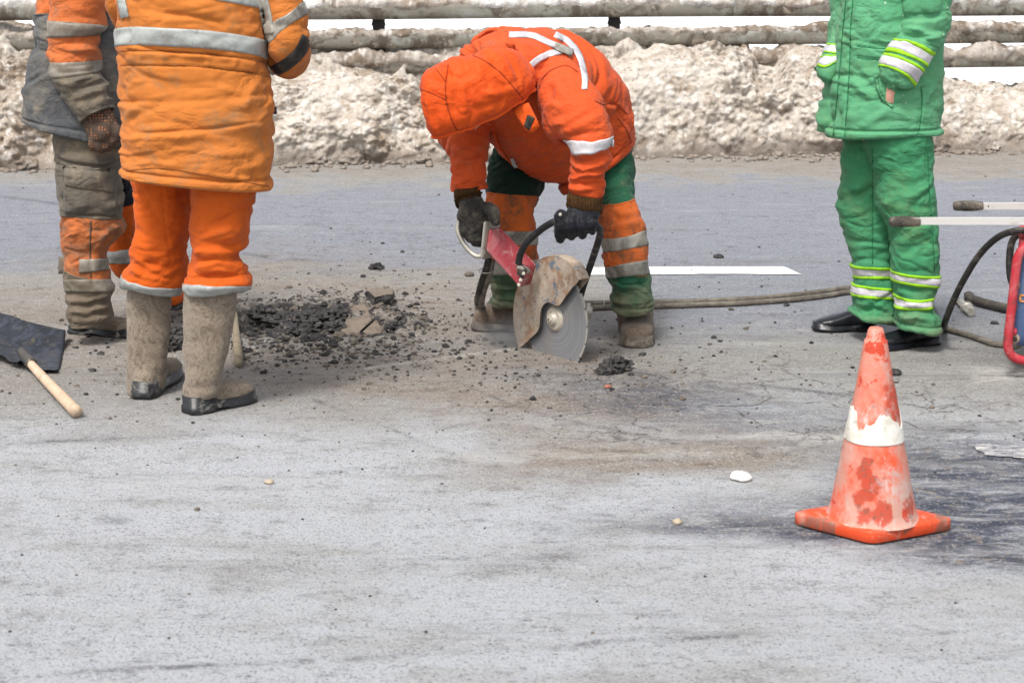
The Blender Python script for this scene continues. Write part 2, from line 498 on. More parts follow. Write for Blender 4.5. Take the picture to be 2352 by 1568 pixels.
def fabric(name, c1, c2, dirt=None, amt=0.5, scale=5.0, lo=0.52, hi=0.68, rough=0.86, bump=0.25, specks=None, low=None, fade=0.5, stretch=(1, 1, 1)):
    """cloth: two shades of its dye, soiled in blotches; specks = (colour, cover); low = (colour, z0, z1) mud splashed up from below"""
    t = NT(name, rough, 0.14)
    K = lambda q, f=0.62: tuple(x * f for x in q)
    c1, c2 = K(c1), K(c2); dirt = K(dirt, 0.8) if dirt else None
    t.b.inputs['Sheen Weight'].default_value = 0.06
    c = t.mix(c1, c2, t.rng(t.noise(3.2, 5, 0.6, seed=2), 0.38, 0.66, 0, fade))
    c = t.mix(c, tuple(q * 0.82 for q in c1), t.rng(t.noise(42, 3, 0.6, vec=t.vec((1, 1, 0.35))), 0.45, 0.75, 0, 0.5))
    if dirt:
        d = t.math('MULTIPLY', t.rng(t.noise(scale, 7, 0.68, vec=t.vec(stretch), dist=0.6), lo, hi), t.rng(t.noise(scale * 5, 5, 0.7, seed=4), 0.3, 0.62))
        c = t.mix(c, dirt, t.math('MULTIPLY', d, amt))
        s = t.rng(t.noise(60, 2, 0.5, seed=6), 0.70, 0.74)
        c = t.mix(c, tuple(q * 0.5 for q in dirt), t.math('MULTIPLY', s, t.rng(t.noise(4, 2, seed=9), 0.5, 0.7)))
    if low:
        sp = t.N('ShaderNodeSeparateXYZ'); t.L(t.tc.outputs['Object'], sp.inputs[0])
        z = t.math('ADD', sp.outputs[2], t.math('MULTIPLY', t.math('SUBTRACT', t.noise(7, 5, 0.65, seed=8), 0.5), 0.5))
        c = t.mix(c, low[0], t.math('MULTIPLY', t.rng(z, low[2], low[1]), low[3] if len(low) > 3 else 0.8))
    if specks:
        s = t.rng(t.voro(specks[2] if len(specks) > 2 else 38), specks[1], specks[1] * 0.6)
        c = t.mix(c, specks[0], t.math('MULTIPLY', s, t.rng(t.noise(11, 4, 0.6, seed=5), 0.54, 0.60)))
    t.color(c)
    cr1 = t.math('ABSOLUTE', t.math('SUBTRACT', t.noise(8, 3, 0.5, vec=t.vec((1, 1, 1.5), rot=(0.3, 0.5, 0.2)), dist=0.5), 0.5)); cr2 = t.math('ABSOLUTE', t.math('SUBTRACT', t.noise(19, 3, 0.55, vec=t.vec((1, 1, 1.4), rot=(0.6, -0.4, 0.9)), dist=0.6), 0.5))
    mk_ = t.rng(t.noise(4.5, 2, 0.5, seed=41), 0.36, 0.62, 0.12, 1.0); cr1, cr2 = t.math('MULTIPLY', cr1, mk_), t.math('MULTIPLY', cr2, mk_)
    t.bump(t.noise(130, 3, 0.7), bump * 0.5, 0.002).bump(cr2, 0.36, 0.026).bump(cr1, 0.42, 0.060)
    return t.m
def tape(name, c, dirtc, amt, lo=0.5, hi=0.7):
    t = NT(name, 0.45, 0.4)
    c, dirtc = tuple(q * 0.72 for q in c), tuple(q * 0.7 for q in dirtc)
    d = t.math('MULTIPLY', t.rng(t.noise(7, 6, 0.7, dist=0.8), lo, hi), amt)
    c2 = t.mix(c, tuple(q * 0.86 for q in c), t.rng(t.noise(30, 4), 0.4, 0.6))
    c2 = t.mix(c2, dirtc, d)
    c2 = t.mix(c2, tuple(q * 0.4 for q in dirtc), t.math('MULTIPLY', t.rng(t.noise(34, 6, 0.75, vec=t.vec((1, 1, 0.5)), dist=2.0), 0.62, 0.66), amt))
    t.color(c2); t.bump(t.noise(45, 4, 0.6), 0.25, 0.004)
    return t.m

M = {}
MUD, SOOT = (0.20, 0.155, 0.11), (0.07, 0.06, 0.05)
M['ora_faded'] = fabric('faded_orange_cloth', (0.74, 0.235, 0.045), (0.66, 0.20, 0.045), (0.24, 0.16, 0.085), 0.6, 6, 0.50, 0.68)
M['ora_trouser'] = fabric('orange_trouser_cloth', (0.80, 0.135, 0.012), (0.74, 0.135, 0.018), (0.20, 0.09, 0.035), 0.6, 4, 0.53, 0.70)
M['ora_coat'] = fabric('vivid_orange_cloth', (0.80, 0.105, 0.02), (0.76, 0.13, 0.035), (0.36, 0.12, 0.06), 0.6, 5, 0.52, 0.72, rough=0.7)
M['ora_hood'] = fabric('red_orange_cloth', (0.93, 0.105, 0.012), (0.95, 0.15, 0.012), (0.45, 0.09, 0.03), 0.4, 5, 0.6, 0.75, rough=0.65)
M['ora_leg'] = fabric('soiled_orange_cloth', (0.82, 0.17, 0.03), (0.70, 0.17, 0.05), (0.11, 0.07, 0.04), 0.9, 6, 0.44, 0.62)
M['ora_sleeve'] = fabric('dirty_orange_cloth', (0.78, 0.20, 0.055), (0.66, 0.20, 0.07), (0.22, 0.15, 0.10), 0.75, 5, 0.46, 0.66)
M['ora_mud'] = fabric('mud_stained_orange_cloth', (0.70, 0.20, 0.06), (0.55, 0.19, 0.08), (0.15, 0.105, 0.07), 0.95, 5, 0.40, 0.58)
M['grey_cloth'] = fabric('grey_blue_cloth', (0.130, 0.137, 0.142), (0.085, 0.09, 0.10), (0.26, 0.22, 0.16), 0.75, 3.4, 0.42, 0.64, fade=0.9)
M['grey_mud'] = fabric('muddy_grey_cloth', (0.17, 0.15, 0.12), (0.13, 0.12, 0.10), (0.27, 0.21, 0.14), 0.8, 4.5, 0.42, 0.66)
M['brown_mud'] = fabric('mud_caked_cloth', (0.21, 0.165, 0.12), (0.26, 0.21, 0.155), (0.12, 0.09, 0.06), 0.6, 5, 0.45, 0.7)
M['flap_mud'] = fabric('dust_rubbed_cloth', (0.22, 0.195, 0.155), (0.16, 0.145, 0.12), (0.36, 0.29, 0.20), 0.7, 7, 0.45, 0.62)
M['seam_orange'] = fabric('dark_orange_stitching', (0.50, 0.065, 0.014), (0.42, 0.055, 0.013))
M['seam_tan'] = fabric('brown_orange_stitching', (0.42, 0.13, 0.025), (0.36, 0.11, 0.025))
M['seam_green'] = fabric('dark_green_stitching', (0.035, 0.25, 0.10), (0.03, 0.22, 0.09))
M['navy'] = fabric('navy_cloth', (0.012, 0.014, 0.025), (0.02, 0.022, 0.03), (0.06, 0.05, 0.05), 0.4)
M['green'] = fabric('green_cloth', (0.125, 0.44, 0.215), (0.165, 0.47, 0.25), (0.24, 0.36, 0.15), 0.35, 3.4, 0.46, 0.70, rough=0.75, specks=((0.60, 0.62, 0.50), 0.10, 26))
M['green_trouser'] = fabric('green_trouser_cloth', (0.068, 0.335, 0.150), (0.10, 0.37, 0.185), (0.19, 0.26, 0.11), 0.4, 3.6, 0.45, 0.68, rough=0.78, specks=((0.5, 0.52, 0.42), 0.07, 30), low=((0.22, 0.20, 0.13), 0.02, 0.20, 0.6))
M['green_dark'] = fabric('dull_green_cloth', (0.025, 0.135, 0.07), (0.04, 0.16, 0.085), (0.20, 0.15, 0.09), 0.75, 6, 0.5, 0.68, low=((0.25, 0.20, 0.13), 0.08, 0.28, 0.6))
M['green_shaded'] = fabric('shaded_green_cloth', (0.008, 0.03, 0.018), (0.01, 0.04, 0.02), (0.05, 0.04, 0.03), 0.5)  # the dull green trouser cloth again, darkened to paint in deep shade
M['lime'] = fabric('lime_piping', (0.42, 0.86, 0.03), (0.38, 0.80, 0.03))
M['tape_clean'] = tape('white_reflective_tape', (0.70, 0.68, 0.71), (0.45, 0.42, 0.38), 0.25)
M['tape_grey'] = tape('grey_reflective_tape', (0.46, 0.48, 0.455), (0.22, 0.20, 0.165), 0.8, 0.46, 0.66)
M['tape_dirty'] = tape('soiled_reflective_tape', (0.42, 0.40, 0.345), (0.12, 0.10, 0.075), 0.9, 0.46, 0.66)
M['tape_mud'] = tape('muddy_reflective_tape', (0.33, 0.295, 0.24), (0.17, 0.14, 0.10), 0.9, 0.42, 0.62)
M['skin'] = NT('skin', 0.55, 0.35).color((0.62, 0.33, 0.24)).m
M['glove_black'] = fabric('black_glove_cloth', (0.012, 0.013, 0.018), (0.02, 0.022, 0.03), (0.075, 0.065, 0.055), 0.6, 9, 0.5, 0.68, rough=0.55, bump=0.4)
M['glove_grey'] = fabric('worn_dark_glove_cloth', (0.03, 0.028, 0.026), (0.045, 0.042, 0.038), (0.15, 0.13, 0.10), 0.7, 9, 0.45, 0.65, rough=0.6, bump=0.4)
def knit(name, a, b, sc):
    t = NT(name, 0.95, 0.1); w = t.N('ShaderNodeTexWave'); w.inputs['Scale'].default_value = sc; w.bands_direction = 'X'
    w.inputs['Distortion'].default_value = 3.0; w.inputs['Detail'].default_value = 3
    t.L(t.vec((1, 1, 0.12)), w.inputs['Vector']); f = w.outputs['Fac']
    t.color(t.mix(a, b, t.math('MULTIPLY', f, t.noise(70, 3)))); t.bump(f, 0.8, 0.006).bump(t.noise(160, 2), 0.6, 0.004); return t.m
M['cuff'] = knit('brown_knit', (0.035, 0.018, 0.008), (0.17, 0.085, 0.03), 60)
def dotted():
    t = NT('dotted_knit', 0.9, 0.15)
    c = t.mix((0.045, 0.03, 0.022), (0.09, 0.065, 0.05), t.noise(60, 3))
    v = t.voro(95, rnd=0.15); c = t.mix(c, (0.26, 0.105, 0.05), t.math('MULTIPLY', t.rng(v, 0.40, 0.30), t.rng(t.noise(16, 3), 0.42, 0.52)))
    t.color(c); t.bump(t.noise(150, 2), 0.6, 0.004); return t.m
M['glove_dot'] = dotted()
def felt(name, a, b, d):
    t = NT(name, 0.98, 0.05); t.b.inputs['Sheen Weight'].default_value = 0.25
    f1 = t.noise(26, 6, 0.75, vec=t.vec((1, 1, 0.8)), dist=2.5); f2 = t.noise(75, 6, 0.8, dist=5)
    c = t.mix(a, b, t.rng(f2, 0.36, 0.62)); c = t.mix(c, d, t.rng(f1, 0.45, 0.66, 0, 0.85))
    c = t.mix(c, tuple(q * 0.55 for q in d), t.rng(t.noise(5, 5, 0.65, seed=3), 0.52, 0.74, 0, 0.7))
    t.color(c); t.bump(f2, 0.9, 0.006).bump(t.noise(60, 4, 0.7, dist=3), 0.6, 0.006); return t.m
M['felt'] = felt('grey_brown_felt', (0.165, 0.125, 0.088), (0.37, 0.305, 0.235), (0.12, 0.083, 0.05))
M['felt_dark'] = felt('brown_felt', (0.105, 0.07, 0.045), (0.235, 0.175, 0.125), (0.07, 0.045, 0.028))
def rubber(name, a, dust, lo, hi, rough=0.5):
    t = NT(name, rough, 0.4); c = t.mix(a, dust, t.rng(t.noise(18, 7, 0.72, vec=t.vec((1, 1, 1.6)), dist=1.0), lo, hi, 0, 0.8))
    t.color(c); t.bump(t.noise(60, 4), 0.3, 0.003); return t.m
M['galosh'] = rubber('dusty_black_rubber', (0.014, 0.015, 0.017), (0.30, 0.28, 0.24), 0.50, 0.72, 0.42)
M['sole_pale'] = rubber('pale_dusty_rubber', (0.20, 0.19, 0.165), (0.36, 0.33, 0.28), 0.4, 0.66, 0.8)
M['sole_mud'] = rubber('muddy_rubber', (0.07, 0.06, 0.05), (0.20, 0.17, 0.13), 0.42, 0.62, 0.8)
M['boot_brown'] = rubber('dusty_brown_leather', (0.15, 0.115, 0.085), (0.30, 0.25, 0.19), 0.35, 0.65, 0.75)
M['shoe'] = rubber('scuffed_black_leather', (0.008, 0.009, 0.012), (0.16, 0.15, 0.13), 0.58, 0.78, 0.33)
M['black_rubber'] = rubber('black_rubber', (0.012, 0.013, 0.015), (0.14, 0.12, 0.10), 0.52, 0.72, 0.5)
M['hose'] = rubber('dusty_hose_rubber', (0.085, 0.075, 0.06), (0.20, 0.175, 0.14), 0.38, 0.62, 0.75)
M['hose_dark'] = rubber('dark_hose_rubber', (0.018, 0.016, 0.015), (0.15, 0.125, 0.10), 0.5, 0.72, 0.55)
def paintwear(name, base, layers, rough=0.6, metal=0.0, bump=0.2):
    base = tuple(q * 0.86 for q in base); layers = [(tuple(q * 0.86 for q in l[0]),) + tuple(l[1:]) for l in layers]
    """layers: (colour, scale, lo, hi, amount, seed)"""
    t = NT(name, rough, 0.35, metal); c = base
    for (col, sc, lo, hi, am, sd) in layers:
        c = t.mix(c, col, t.rng(t.noise(sc, 8, 0.7, dist=0.7, seed=sd), lo, hi, 0, am))
    t.color(c); t.bump(t.noise(40, 5, 0.65), bump, 0.003); return t.m
M['saw_red'] = paintwear('chalky_red_paint', (0.42, 0.055, 0.07), [((0.50, 0.17, 0.18), 11, 0.40, 0.60, 0.85, 1), ((0.56, 0.40, 0.36), 26, 0.52, 0.66, 0.8, 2), ((0.20, 0.16, 0.17), 14, 0.62, 0.70, 0.8, 5)])
M['guard'] = paintwear('rusted_guard_steel', (0.46, 0.38, 0.30), [((0.32, 0.18, 0.10), 13, 0.46, 0.62, 0.8, 1), ((0.56, 0.50, 0.42), 24, 0.50, 0.62, 0.8, 2), ((0.13, 0.19, 0.26), 15, 0.58, 0.62, 0.9, 6), ((0.16, 0.10, 0.06), 60, 0.57, 0.66, 0.8, 4), ((0.62, 0.58, 0.52), 70, 0.62, 0.68, 0.7, 8)], 0.75, 0, 0.5)
M['alu'] = paintwear('dull_cast_aluminium', (0.46, 0.44, 0.38), [((0.22, 0.18, 0.13), 14, 0.50, 0.66, 0.8, 1)], 0.45, 0.4)
M['dark_steel'] = paintwear('grimy_steel', (0.085, 0.075, 0.065), [((0.24, 0.19, 0.14), 16, 0.5, 0.66, 0.8, 1)], 0.5, 0.5)
M['cream_steel'] = paintwear('cream_flange', (0.50, 0.46, 0.38), [((0.30, 0.25, 0.18), 20, 0.55, 0.7, 0.7, 1)], 0.5, 0.2)
def blade_mat():
    t = NT('ground_steel', 0.42, 0.5, 0.55)
    g = t.N('ShaderNodeVectorMath'); g.operation = 'LENGTH'; t.L(t.tc.outputs['Object'], g.inputs[0])
    cb = t.N('ShaderNodeCombineXYZ'); t.L(g.outputs['Value'], cb.inputs[0])
    f = t.noise(120, 3, 0.6, vec=cb.outputs[0]); c = t.mix((0.25, 0.26, 0.28), (0.36, 0.37, 0.39), t.rng(f, 0.3, 0.7))
    c = t.mix(c, (0.34, 0.31, 0.27), t.rng(t.noise(9, 5), 0.5, 0.7, 0, 0.5)); t.color(c); return t.m
M['blade'] = blade_mat()
M['segment'] = paintwear('blade_segment', (0.42, 0.40, 0.36), [((0.25, 0.22, 0.18), 20, 0.5, 0.65, 0.6, 1)], 0.6, 0.3)
M['wood'] = paintwear('pale_worn_wood', (0.58, 0.43, 0.30), [((0.36, 0.26, 0.18), 8, 0.5, 0.7, 0.8, 1), ((0.70, 0.60, 0.48), 22, 0.55, 0.7, 0.6, 2), ((0.13, 0.10, 0.08), 13, 0.66, 0.72, 0.7, 3)], 0.7)
M['wood_grey'] = paintwear('mud_stained_wood', (0.27, 0.22, 0.15), [((0.13, 0.11, 0.07), 10, 0.48, 0.64, 0.85, 1), ((0.42, 0.37, 0.27), 26, 0.6, 0.7, 0.6, 2)], 0.8)
M['shovel'] = paintwear('tarred_shovel_steel', (0.024, 0.027, 0.036), [((0.060, 0.068, 0.092), 16, 0.46, 0.62, 0.8, 2), ((0.12, 0.10, 0.07), 22, 0.54, 0.66, 0.75, 1), ((0.010, 0.010, 0.011), 30, 0.54, 0.62, 0.9, 3), ((0.22, 0.18, 0.12), 50, 0.62, 0.68, 0.8, 4)], 0.42, 0.3, 1.0)
M['machine_red'] = paintwear('scratched_red_paint', (0.44, 0.028, 0.042), [((0.50, 0.12, 0.12), 14, 0.46, 0.60, 0.7, 1), ((0.12, 0.05, 0.04), 22, 0.56, 0.66, 0.8, 7), ((0.55, 0.42, 0.38), 34, 0.63, 0.70, 0.8, 2), ((0.25, 0.03, 0.03), 18, 0.6, 0.7, 0.6, 3)], 0.5)
M['machine_blue'] = paintwear('scratched_blue_paint', (0.05, 0.095, 0.21), [((0.09, 0.13, 0.22), 6, 0.45, 0.65, 0.7, 1), ((0.42, 0.44, 0.46), 38, 0.66, 0.71, 0.9, 2), ((0.16, 0.12, 0.09), 9, 0.62, 0.72, 0.8, 5)], 0.5)
M['machine_dirt'] = paintwear('mud_coated_plate', (0.36, 0.285, 0.21), [((0.22, 0.16, 0.10), 10, 0.5, 0.65, 0.8, 1), ((0.5, 0.44, 0.36), 24, 0.58, 0.68, 0.6, 2)], 0.85)
M['bar_alu'] = paintwear('bright_square_tube', (0.66, 0.635, 0.60), [((0.42, 0.38, 0.33), 20, 0.56, 0.7, 0.6, 1)], 0.42, 0.25, 0.05)
M['grip'] = paintwear('dusty_rubber_grip', (0.06, 0.052, 0.045), [((0.24, 0.20, 0.16), 14, 0.42, 0.6, 0.85, 1)], 0.8)
M['print_orange'] = NT('orange_print', 0.6).color((0.62, 0.26, 0.08)).m
def cone_mat():
    CM = [(P(1985, 1086, 4.17), .022), (P(2003, 1112, 4.16), .026), (P(1968, 1150, 4.15), .026), (P(1990, 1135, 4.15), .022), (P(1992, 1060, 4.18), .014), (P(2048, 900, 4.22), .030), (P(2052, 940, 4.21), .030), (P(2040, 870, 4.23), .020), (P(2025, 1180, 4.14), .03), (P(1985, 1185, 4.14), .022), (P(2090, 1165, 4.18), .024)]
    t = NT('sun_bleached_orange_plastic', 0.55, 0.35)
    sp = t.N('ShaderNodeSeparateXYZ'); t.L(t.tc.outputs['Object'], sp.inputs[0]); z = sp.outputs[2]
    c = t.mix((0.62, 0.075, 0.025), (0.60, 0.15, 0.09), t.rng(t.noise(7, 4, 0.6), 0.4, 0.62))
    chalk = t.math('MULTIPLY', t.rng(t.noise(5.5, 6, 0.68, vec=t.vec((1, 1, 0.8)), dist=0.15, seed=3), 0.36, 0.56), t.rng(z, 0.50, 0.06, 0.55, 1.0))
    c = t.mix(c, (0.47, 0.27, 0.215), t.math('MULTIPLY', chalk, 0.92))
    # bare patches of the old bright plastic
    c = t.mix(c, (0.46, 0.04, 0.014), t.rng(t.noise(12, 6, 0.66, dist=0.3, seed=11), 0.555, 0.585, 0, 0.95))
    wn_ = t.N('ShaderNodeTexNoise'); wn_.inputs['Scale'].default_value = 26; wn_.inputs['Detail'].default_value = 6; wn_.inputs['Roughness'].default_value = 0.65; t.L(t.vec(), wn_.inputs['Vector'])
    wsc = t.N('ShaderNodeVectorMath'); wsc.operation = 'SCALE'; wsc.inputs['Scale'].default_value = 0.05; t.L(wn_.outputs['Color'], wsc.inputs[0])
    wad = t.N('ShaderNodeVectorMath'); wad.operation = 'ADD'; t.L(t.tc.outputs['Object'], wad.inputs[0]); t.L(wsc.outputs[0], wad.inputs[1])
    mk = None
    for p_, r_ in CM:
        q_ = np.array([p_[0] - CONE_C[0], p_[1] - CONE_C[1], p_[2]]) + 0.025
        ds = t.N('ShaderNodeVectorMath'); ds.operation = 'DISTANCE'; t.L(wad.outputs[0], ds.inputs[0]); ds.inputs[1].default_value = tuple(q_)
        f_ = t.rng(ds.outputs['Value'], r_ * 1.25, r_ * 0.85); mk = f_ if mk is None else t.math('MAXIMUM', mk, f_)
    c = t.mix(c, (0.40, 0.045, 0.018), t.math('MULTIPLY', mk, 0.9))
    c = t.mix(c, (0.16, 0.07, 0.045), t.math('MULTIPLY', mk, t.rng(t.noise(60, 6, 0.75, seed=15), 0.50, 0.62, 0, 0.8)))
    c = t.mix(c, (0.20, 0.10, 0.07), t.rng(t.noise(34, 6, 0.75, seed=5), 0.59, 0.68, 0, 0.8))
    c = t.mix(c, (0.42, 0.40, 0.37), t.math('MULTIPLY', t.rng(t.noise(9, 8, 0.78, seed=8), 0.50, 0.64), 0.65))
    c = t.mix(c, (0.52, 0.47, 0.44), t.rng(t.noise(30, 6, 0.75, vec=t.vec((1, 1, 0.12)), seed=14), 0.60, 0.68, 0, 0.7))
    t.color(c); t.bump(t.noise(24, 7, 0.7), 0.35, 0.006); return t.m
CONE_C = (G(1826, 1203) + G(2182, 1217)) / 2
M['cone'] = cone_mat()
M['cone_base'] = paintwear('chalky_orange_plastic', (0.70, 0.075, 0.02), [((0.56, 0.26, 0.19), 9, 0.52, 0.62, 0.8, 1), ((0.50, 0.38, 0.32), 14, 0.56, 0.66, 0.85, 2), ((0.17, 0.11, 0.08), 12, 0.50, 0.62, 0.75, 3), ((0.45, 0.06, 0.02), 30, 0.58, 0.68, 0.6, 5)], 0.6, 0, 0.4)
def cone_white():
    t = NT('flaked_white_paint', 0.6, 0.3)
    c = t.mix((0.66, 0.64, 0.59), (0.52, 0.49, 0.42), t.rng(t.noise(16, 5), 0.42, 0.62))
    c = t.mix(c, (0.30, 0.24, 0.18), t.rng(t.noise(13, 7, 0.75, vec=t.vec((1, 1, 0.5)), seed=4), 0.54, 0.64, 0, 0.85)); c = t.mix(c, (0.16, 0.12, 0.09), t.rng(t.noise(45, 6, 0.8, seed=6), 0.58, 0.66, 0, 0.8)); t.color(c); t.bump(t.noise(60, 4), 0.4, 0.003); return t.m
M['cone_white'] = cone_white()
def tar():
    t = NT('broken_asphalt', 0.62, 0.4); c = t.mix((0.018, 0.018, 0.020), (0.07, 0.062, 0.055), t.rng(t.noise(60, 5, 0.7), 0.4, 0.68))
    c = t.mix(c, (0.26, 0.215, 0.17), t.rng(t.noise(26, 6, 0.7, seed=2), 0.58, 0.70, 0, 0.75)); t.color(c); t.bump(t.noise(90, 5, 0.7), 0.8, 0.008); return t.m
M['tar'] = tar()
M['slab_top'] = paintwear('dusty_slab_top', (0.195, 0.155, 0.12), [((0.11, 0.09, 0.07), 22, 0.46, 0.62, 0.8, 1), ((0.25, 0.21, 0.165), 40, 0.52, 0.68, 0.7, 2), ((0.05, 0.045, 0.04), 50, 0.60, 0.68, 0.8, 3)], 0.9, 0, 0.9)
M['crumb_brown'] = paintwear('dusty_crumb', (0.10, 0.085, 0.07), [((0.22, 0.18, 0.14), 40, 0.45, 0.62, 0.8, 1)], 0.9, 0, 0.5)
M['pebble_white'] = paintwear('white_stone', (0.80, 0.77, 0.72), [((0.55, 0.5, 0.44), 30, 0.55, 0.7, 0.5, 1)], 0.8)
M['pebble_tan'] = paintwear('tan_stone', (0.42, 0.35, 0.26), [((0.25, 0.2, 0.14), 30, 0.5, 0.7, 0.6, 1)], 0.8)
M['pebble_red'] = paintwear('red_stone', (0.30, 0.12, 0.08), [((0.2, 0.15, 0.12), 30, 0.5, 0.7, 0.6, 1)], 0.8)
def snow(name, a, b, dirt, dlo, dhi, amt=0.9, foot=False):
    t = NT(name, 0.85, 0.2)
    a, b, dirt = (tuple(x * 0.76 for x in q) for q in (a, b, dirt))
    f = t.noise(3.0, 8, 0.72, vec=t.vec((1, 1, 1.1)), dist=0.6); g = t.noise(16, 6, 0.7, seed=3)
    c = t.mix(a, b, t.rng(t.noise(6, 6, 0.7, seed=7), 0.40, 0.62))
    c = t.mix(c, dirt, t.math('MULTIPLY', t.rng(f, dlo, dhi), amt))
    c = t.mix(c, tuple(x * 1.15 for x in dirt), t.rng(t.noise(1.3, 8, 0.76, seed=23), 0.46, 0.62, 0, 0.8))
    c = t.mix(c, tuple(q * 0.7 for q in dirt), t.rng(g, 0.56, 0.68, 0, 0.8))
    c = t.mix(c, (0.66, 0.63, 0.59), t.rng(t.noise(13, 6, 0.7, seed=5), 0.50, 0.64, 0, 0.75))
    c = t.mix(c, (0.09, 0.065, 0.045), t.rng(t.noise(60, 5, 0.7, seed=6), 0.62, 0.70, 0, 0.75))
    if foot:
        sp = t.N('ShaderNodeSeparateXYZ'); t.L(t.tc.outputs['Object'], sp.inputs[0])
        z = t.math('ADD', sp.outputs[2], t.math('MULTIPLY', t.math('SUBTRACT', t.noise(5, 7, 0.7, seed=18), 0.5), 0.55))
        c = t.mix(c, (0.215, 0.18, 0.15), t.rng(z, 0.17, 0.03, 0, 0.85))
    t.color(c); t.bump(t.noise(26, 7, 0.72), 0.7, 0.03).bump(t.noise(90, 3, 0.7), 0.5, 0.008); return t.m
M['snow'] = snow('dirty_snow', (0.70, 0.64, 0.565), (0.57, 0.50, 0.42), (0.27, 0.195, 0.13), 0.54, 0.68, foot=True)
M['snow_rail'] = snow('grit_covered_snow', (0.58, 0.52, 0.46), (0.40, 0.34, 0.28), (0.20, 0.15, 0.105), 0.48, 0.64)
M['snow_top'] = snow('whiter_snow', (0.78, 0.77, 0.76), (0.60, 0.56, 0.52), (0.28, 0.21, 0.155), 0.52, 0.66)
M['snow_white'] = NT('clean_snow', 0.7, 0.3).color((0.86, 0.87, 0.89)).m
M['rail'] = paintwear('galvanised_rail', (0.215, 0.20, 0.165), [((0.34, 0.35, 0.32), 3, 0.5, 0.65, 0.7, 1), ((0.075, 0.055, 0.038), 4.5, 0.46, 0.60, 0.9, 2), ((0.40, 0.34, 0.27), 9, 0.55, 0.66, 0.8, 5), ((0.13, 0.105, 0.075), 14, 0.55, 0.68, 0.8, 3)], 0.65, 0.15)
M['post'] = paintwear('dark_post_steel', (0.03, 0.028, 0.026), [((0.10, 0.08, 0.06), 9, 0.5, 0.65, 0.7, 1)], 0.7)
# ------------------------------------------------------------------ the road: one sheet out to the horizon
HOLE = G(668, 742); HX, HY = 0.30, 0.30
def hole_d(x, y):
    w = 0.35 * pn(np.stack([x * 7, y * 7, x * 0 + 1.5], -1), 4) + 0.2 * pn(np.stack([x * 19, y * 19, x * 0 + 1.5], -1), 5)
    a = np.hypot((x - HOLE[0]) / HX, (y - HOLE[1]) / HY)
    b = np.hypot((x - G(830, 752)[0]) / 0.17, (y - G(830, 752)[1]) / 0.20)
    return np.minimum(a, b) + w
def ground_z(x, y):
    x, y = np.asarray(x, float), np.asarray(y, float); o = np.zeros_like(x)
    z = 0.012 * pn(np.stack([x * 0.8, y * 0.8, o], -1), 1) + 0.004 * pn(np.stack([x * 3, y * 3, o], -1), 2)
    d = hole_d(x, y)
    z = z - 0.075 * sstep(1.05, 0.55, d) + 0.02 * np.exp(-((d - 1.25) / 0.3) ** 2)
    near = sstep(3.2, 0.8, d)
    q = np.stack([x, y, o], -1)
    z = z + near * (0.014 * pn(q * 13, 6) + 0.009 * pn(q * 33, 7)) + sstep(1.6, 0.8, d) * 0.016 * np.abs(pn(q * 24, 8))
    # ruffled grit ridge and low swell on the right, and grit strip under the bank
    rx, ry = G(1740, 1040)[:2]
    z = z + 0.022 * np.exp(-((x - rx) / 0.20) ** 2 - ((y - ry) / 0.05) ** 2) * (0.7 + pn(q * 28, 9))
    return z
_ys = [2.1]
while _ys[-1] < 14.6:
    y = _ys[-1]; _ys.append(y + (0.012 if 5.4 < y < 8.0 else 0.0034 * y))
ys = np.concatenate([[-60.0], _ys, [16.0]]); nx = 760
tx = np.linspace(-1, 1, nx)
XX = np.empty((len(ys), nx + 2)); YY = np.repeat(ys[:, None], nx + 2, 1)
for i, y in enumerate(ys):
    XX[i, 1:-1] = tx * (0.37 * np.clip(y, 2.1, 14.6) + 0.45); XX[i, 0], XX[i, -1] = -90, 90
ZZ = np.zeros_like(XX); ZZ[1:-1, 1:-1] = ground_z(XX[1:-1, 1:-1], YY[1:-1, 1:-1])
GV = np.stack([XX, YY, ZZ], -1); ny_, nx_ = XX.shape
i, j = np.meshgrid(np.arange(ny_ - 1), np.arange(nx_ - 1), indexing='ij')
GF = np.stack([i * nx_ + j, i * nx_ + j + 1, (i + 1) * nx_ + j + 1, (i + 1) * nx_ + j], -1).reshape(-1, 4)

# where the road is dusted brown, stained dark, worn pale: real stains, measured from the photograph as places on the ground
gx, gy = proj(GV[1:-1, 1:-1]); sh = gx.shape
wq = GV[1:-1, 1:-1].copy(); wq[..., 2] = 0
n1, n2, n3 = fbm(wq * 1.1, 21, 4), fbm(wq * 3.3, 31, 4), fbm(wq * np.array([1.2, 3.5, 1]), 41, 4)
wx, wy = gx + 190 * n1 + 50 * n2, gy + 38 * n2 + 30 * n1
def blob(cx, cy, rx, ry, soft=0.5, ang=0.0):
    c, s = math.cos(math.radians(ang)), math.sin(math.radians(ang))
    dx, dy = wx - cx, wy - cy; u, v = (dx * c + dy * s) / rx, (-dx * s + dy * c) / ry
    return sstep(1 + soft, 1 - soft, np.hypot(u, v))
brown = np.clip(0.95 * sstep(425, 372, wy) + 0.9 * blob(620, 715, 700, 120, 0.5) + 1.0 * blob(1020, 845, 540, 75, 0.5, 4) + 1.0 * blob(1280, 935, 400, 90, 0.5, 12) + 0.5 * blob(1500, 1060, 420, 40, 0.6) + 0.5 * blob(1690, 1036, 120, 18, 0.5)
        + 0.6 * blob(1650, 1020, 420, 45, 0.6) + 0.55 * blob(1220, 1085, 230, 40, 0.5) + 0.5 * blob(150, 760, 420, 130, 0.5) + 0.3 * blob(400, 920, 700, 70, 0.6), 0, 1)
brown = np.clip(brown * (0.75 + 0.6 * n3), 0, 1)
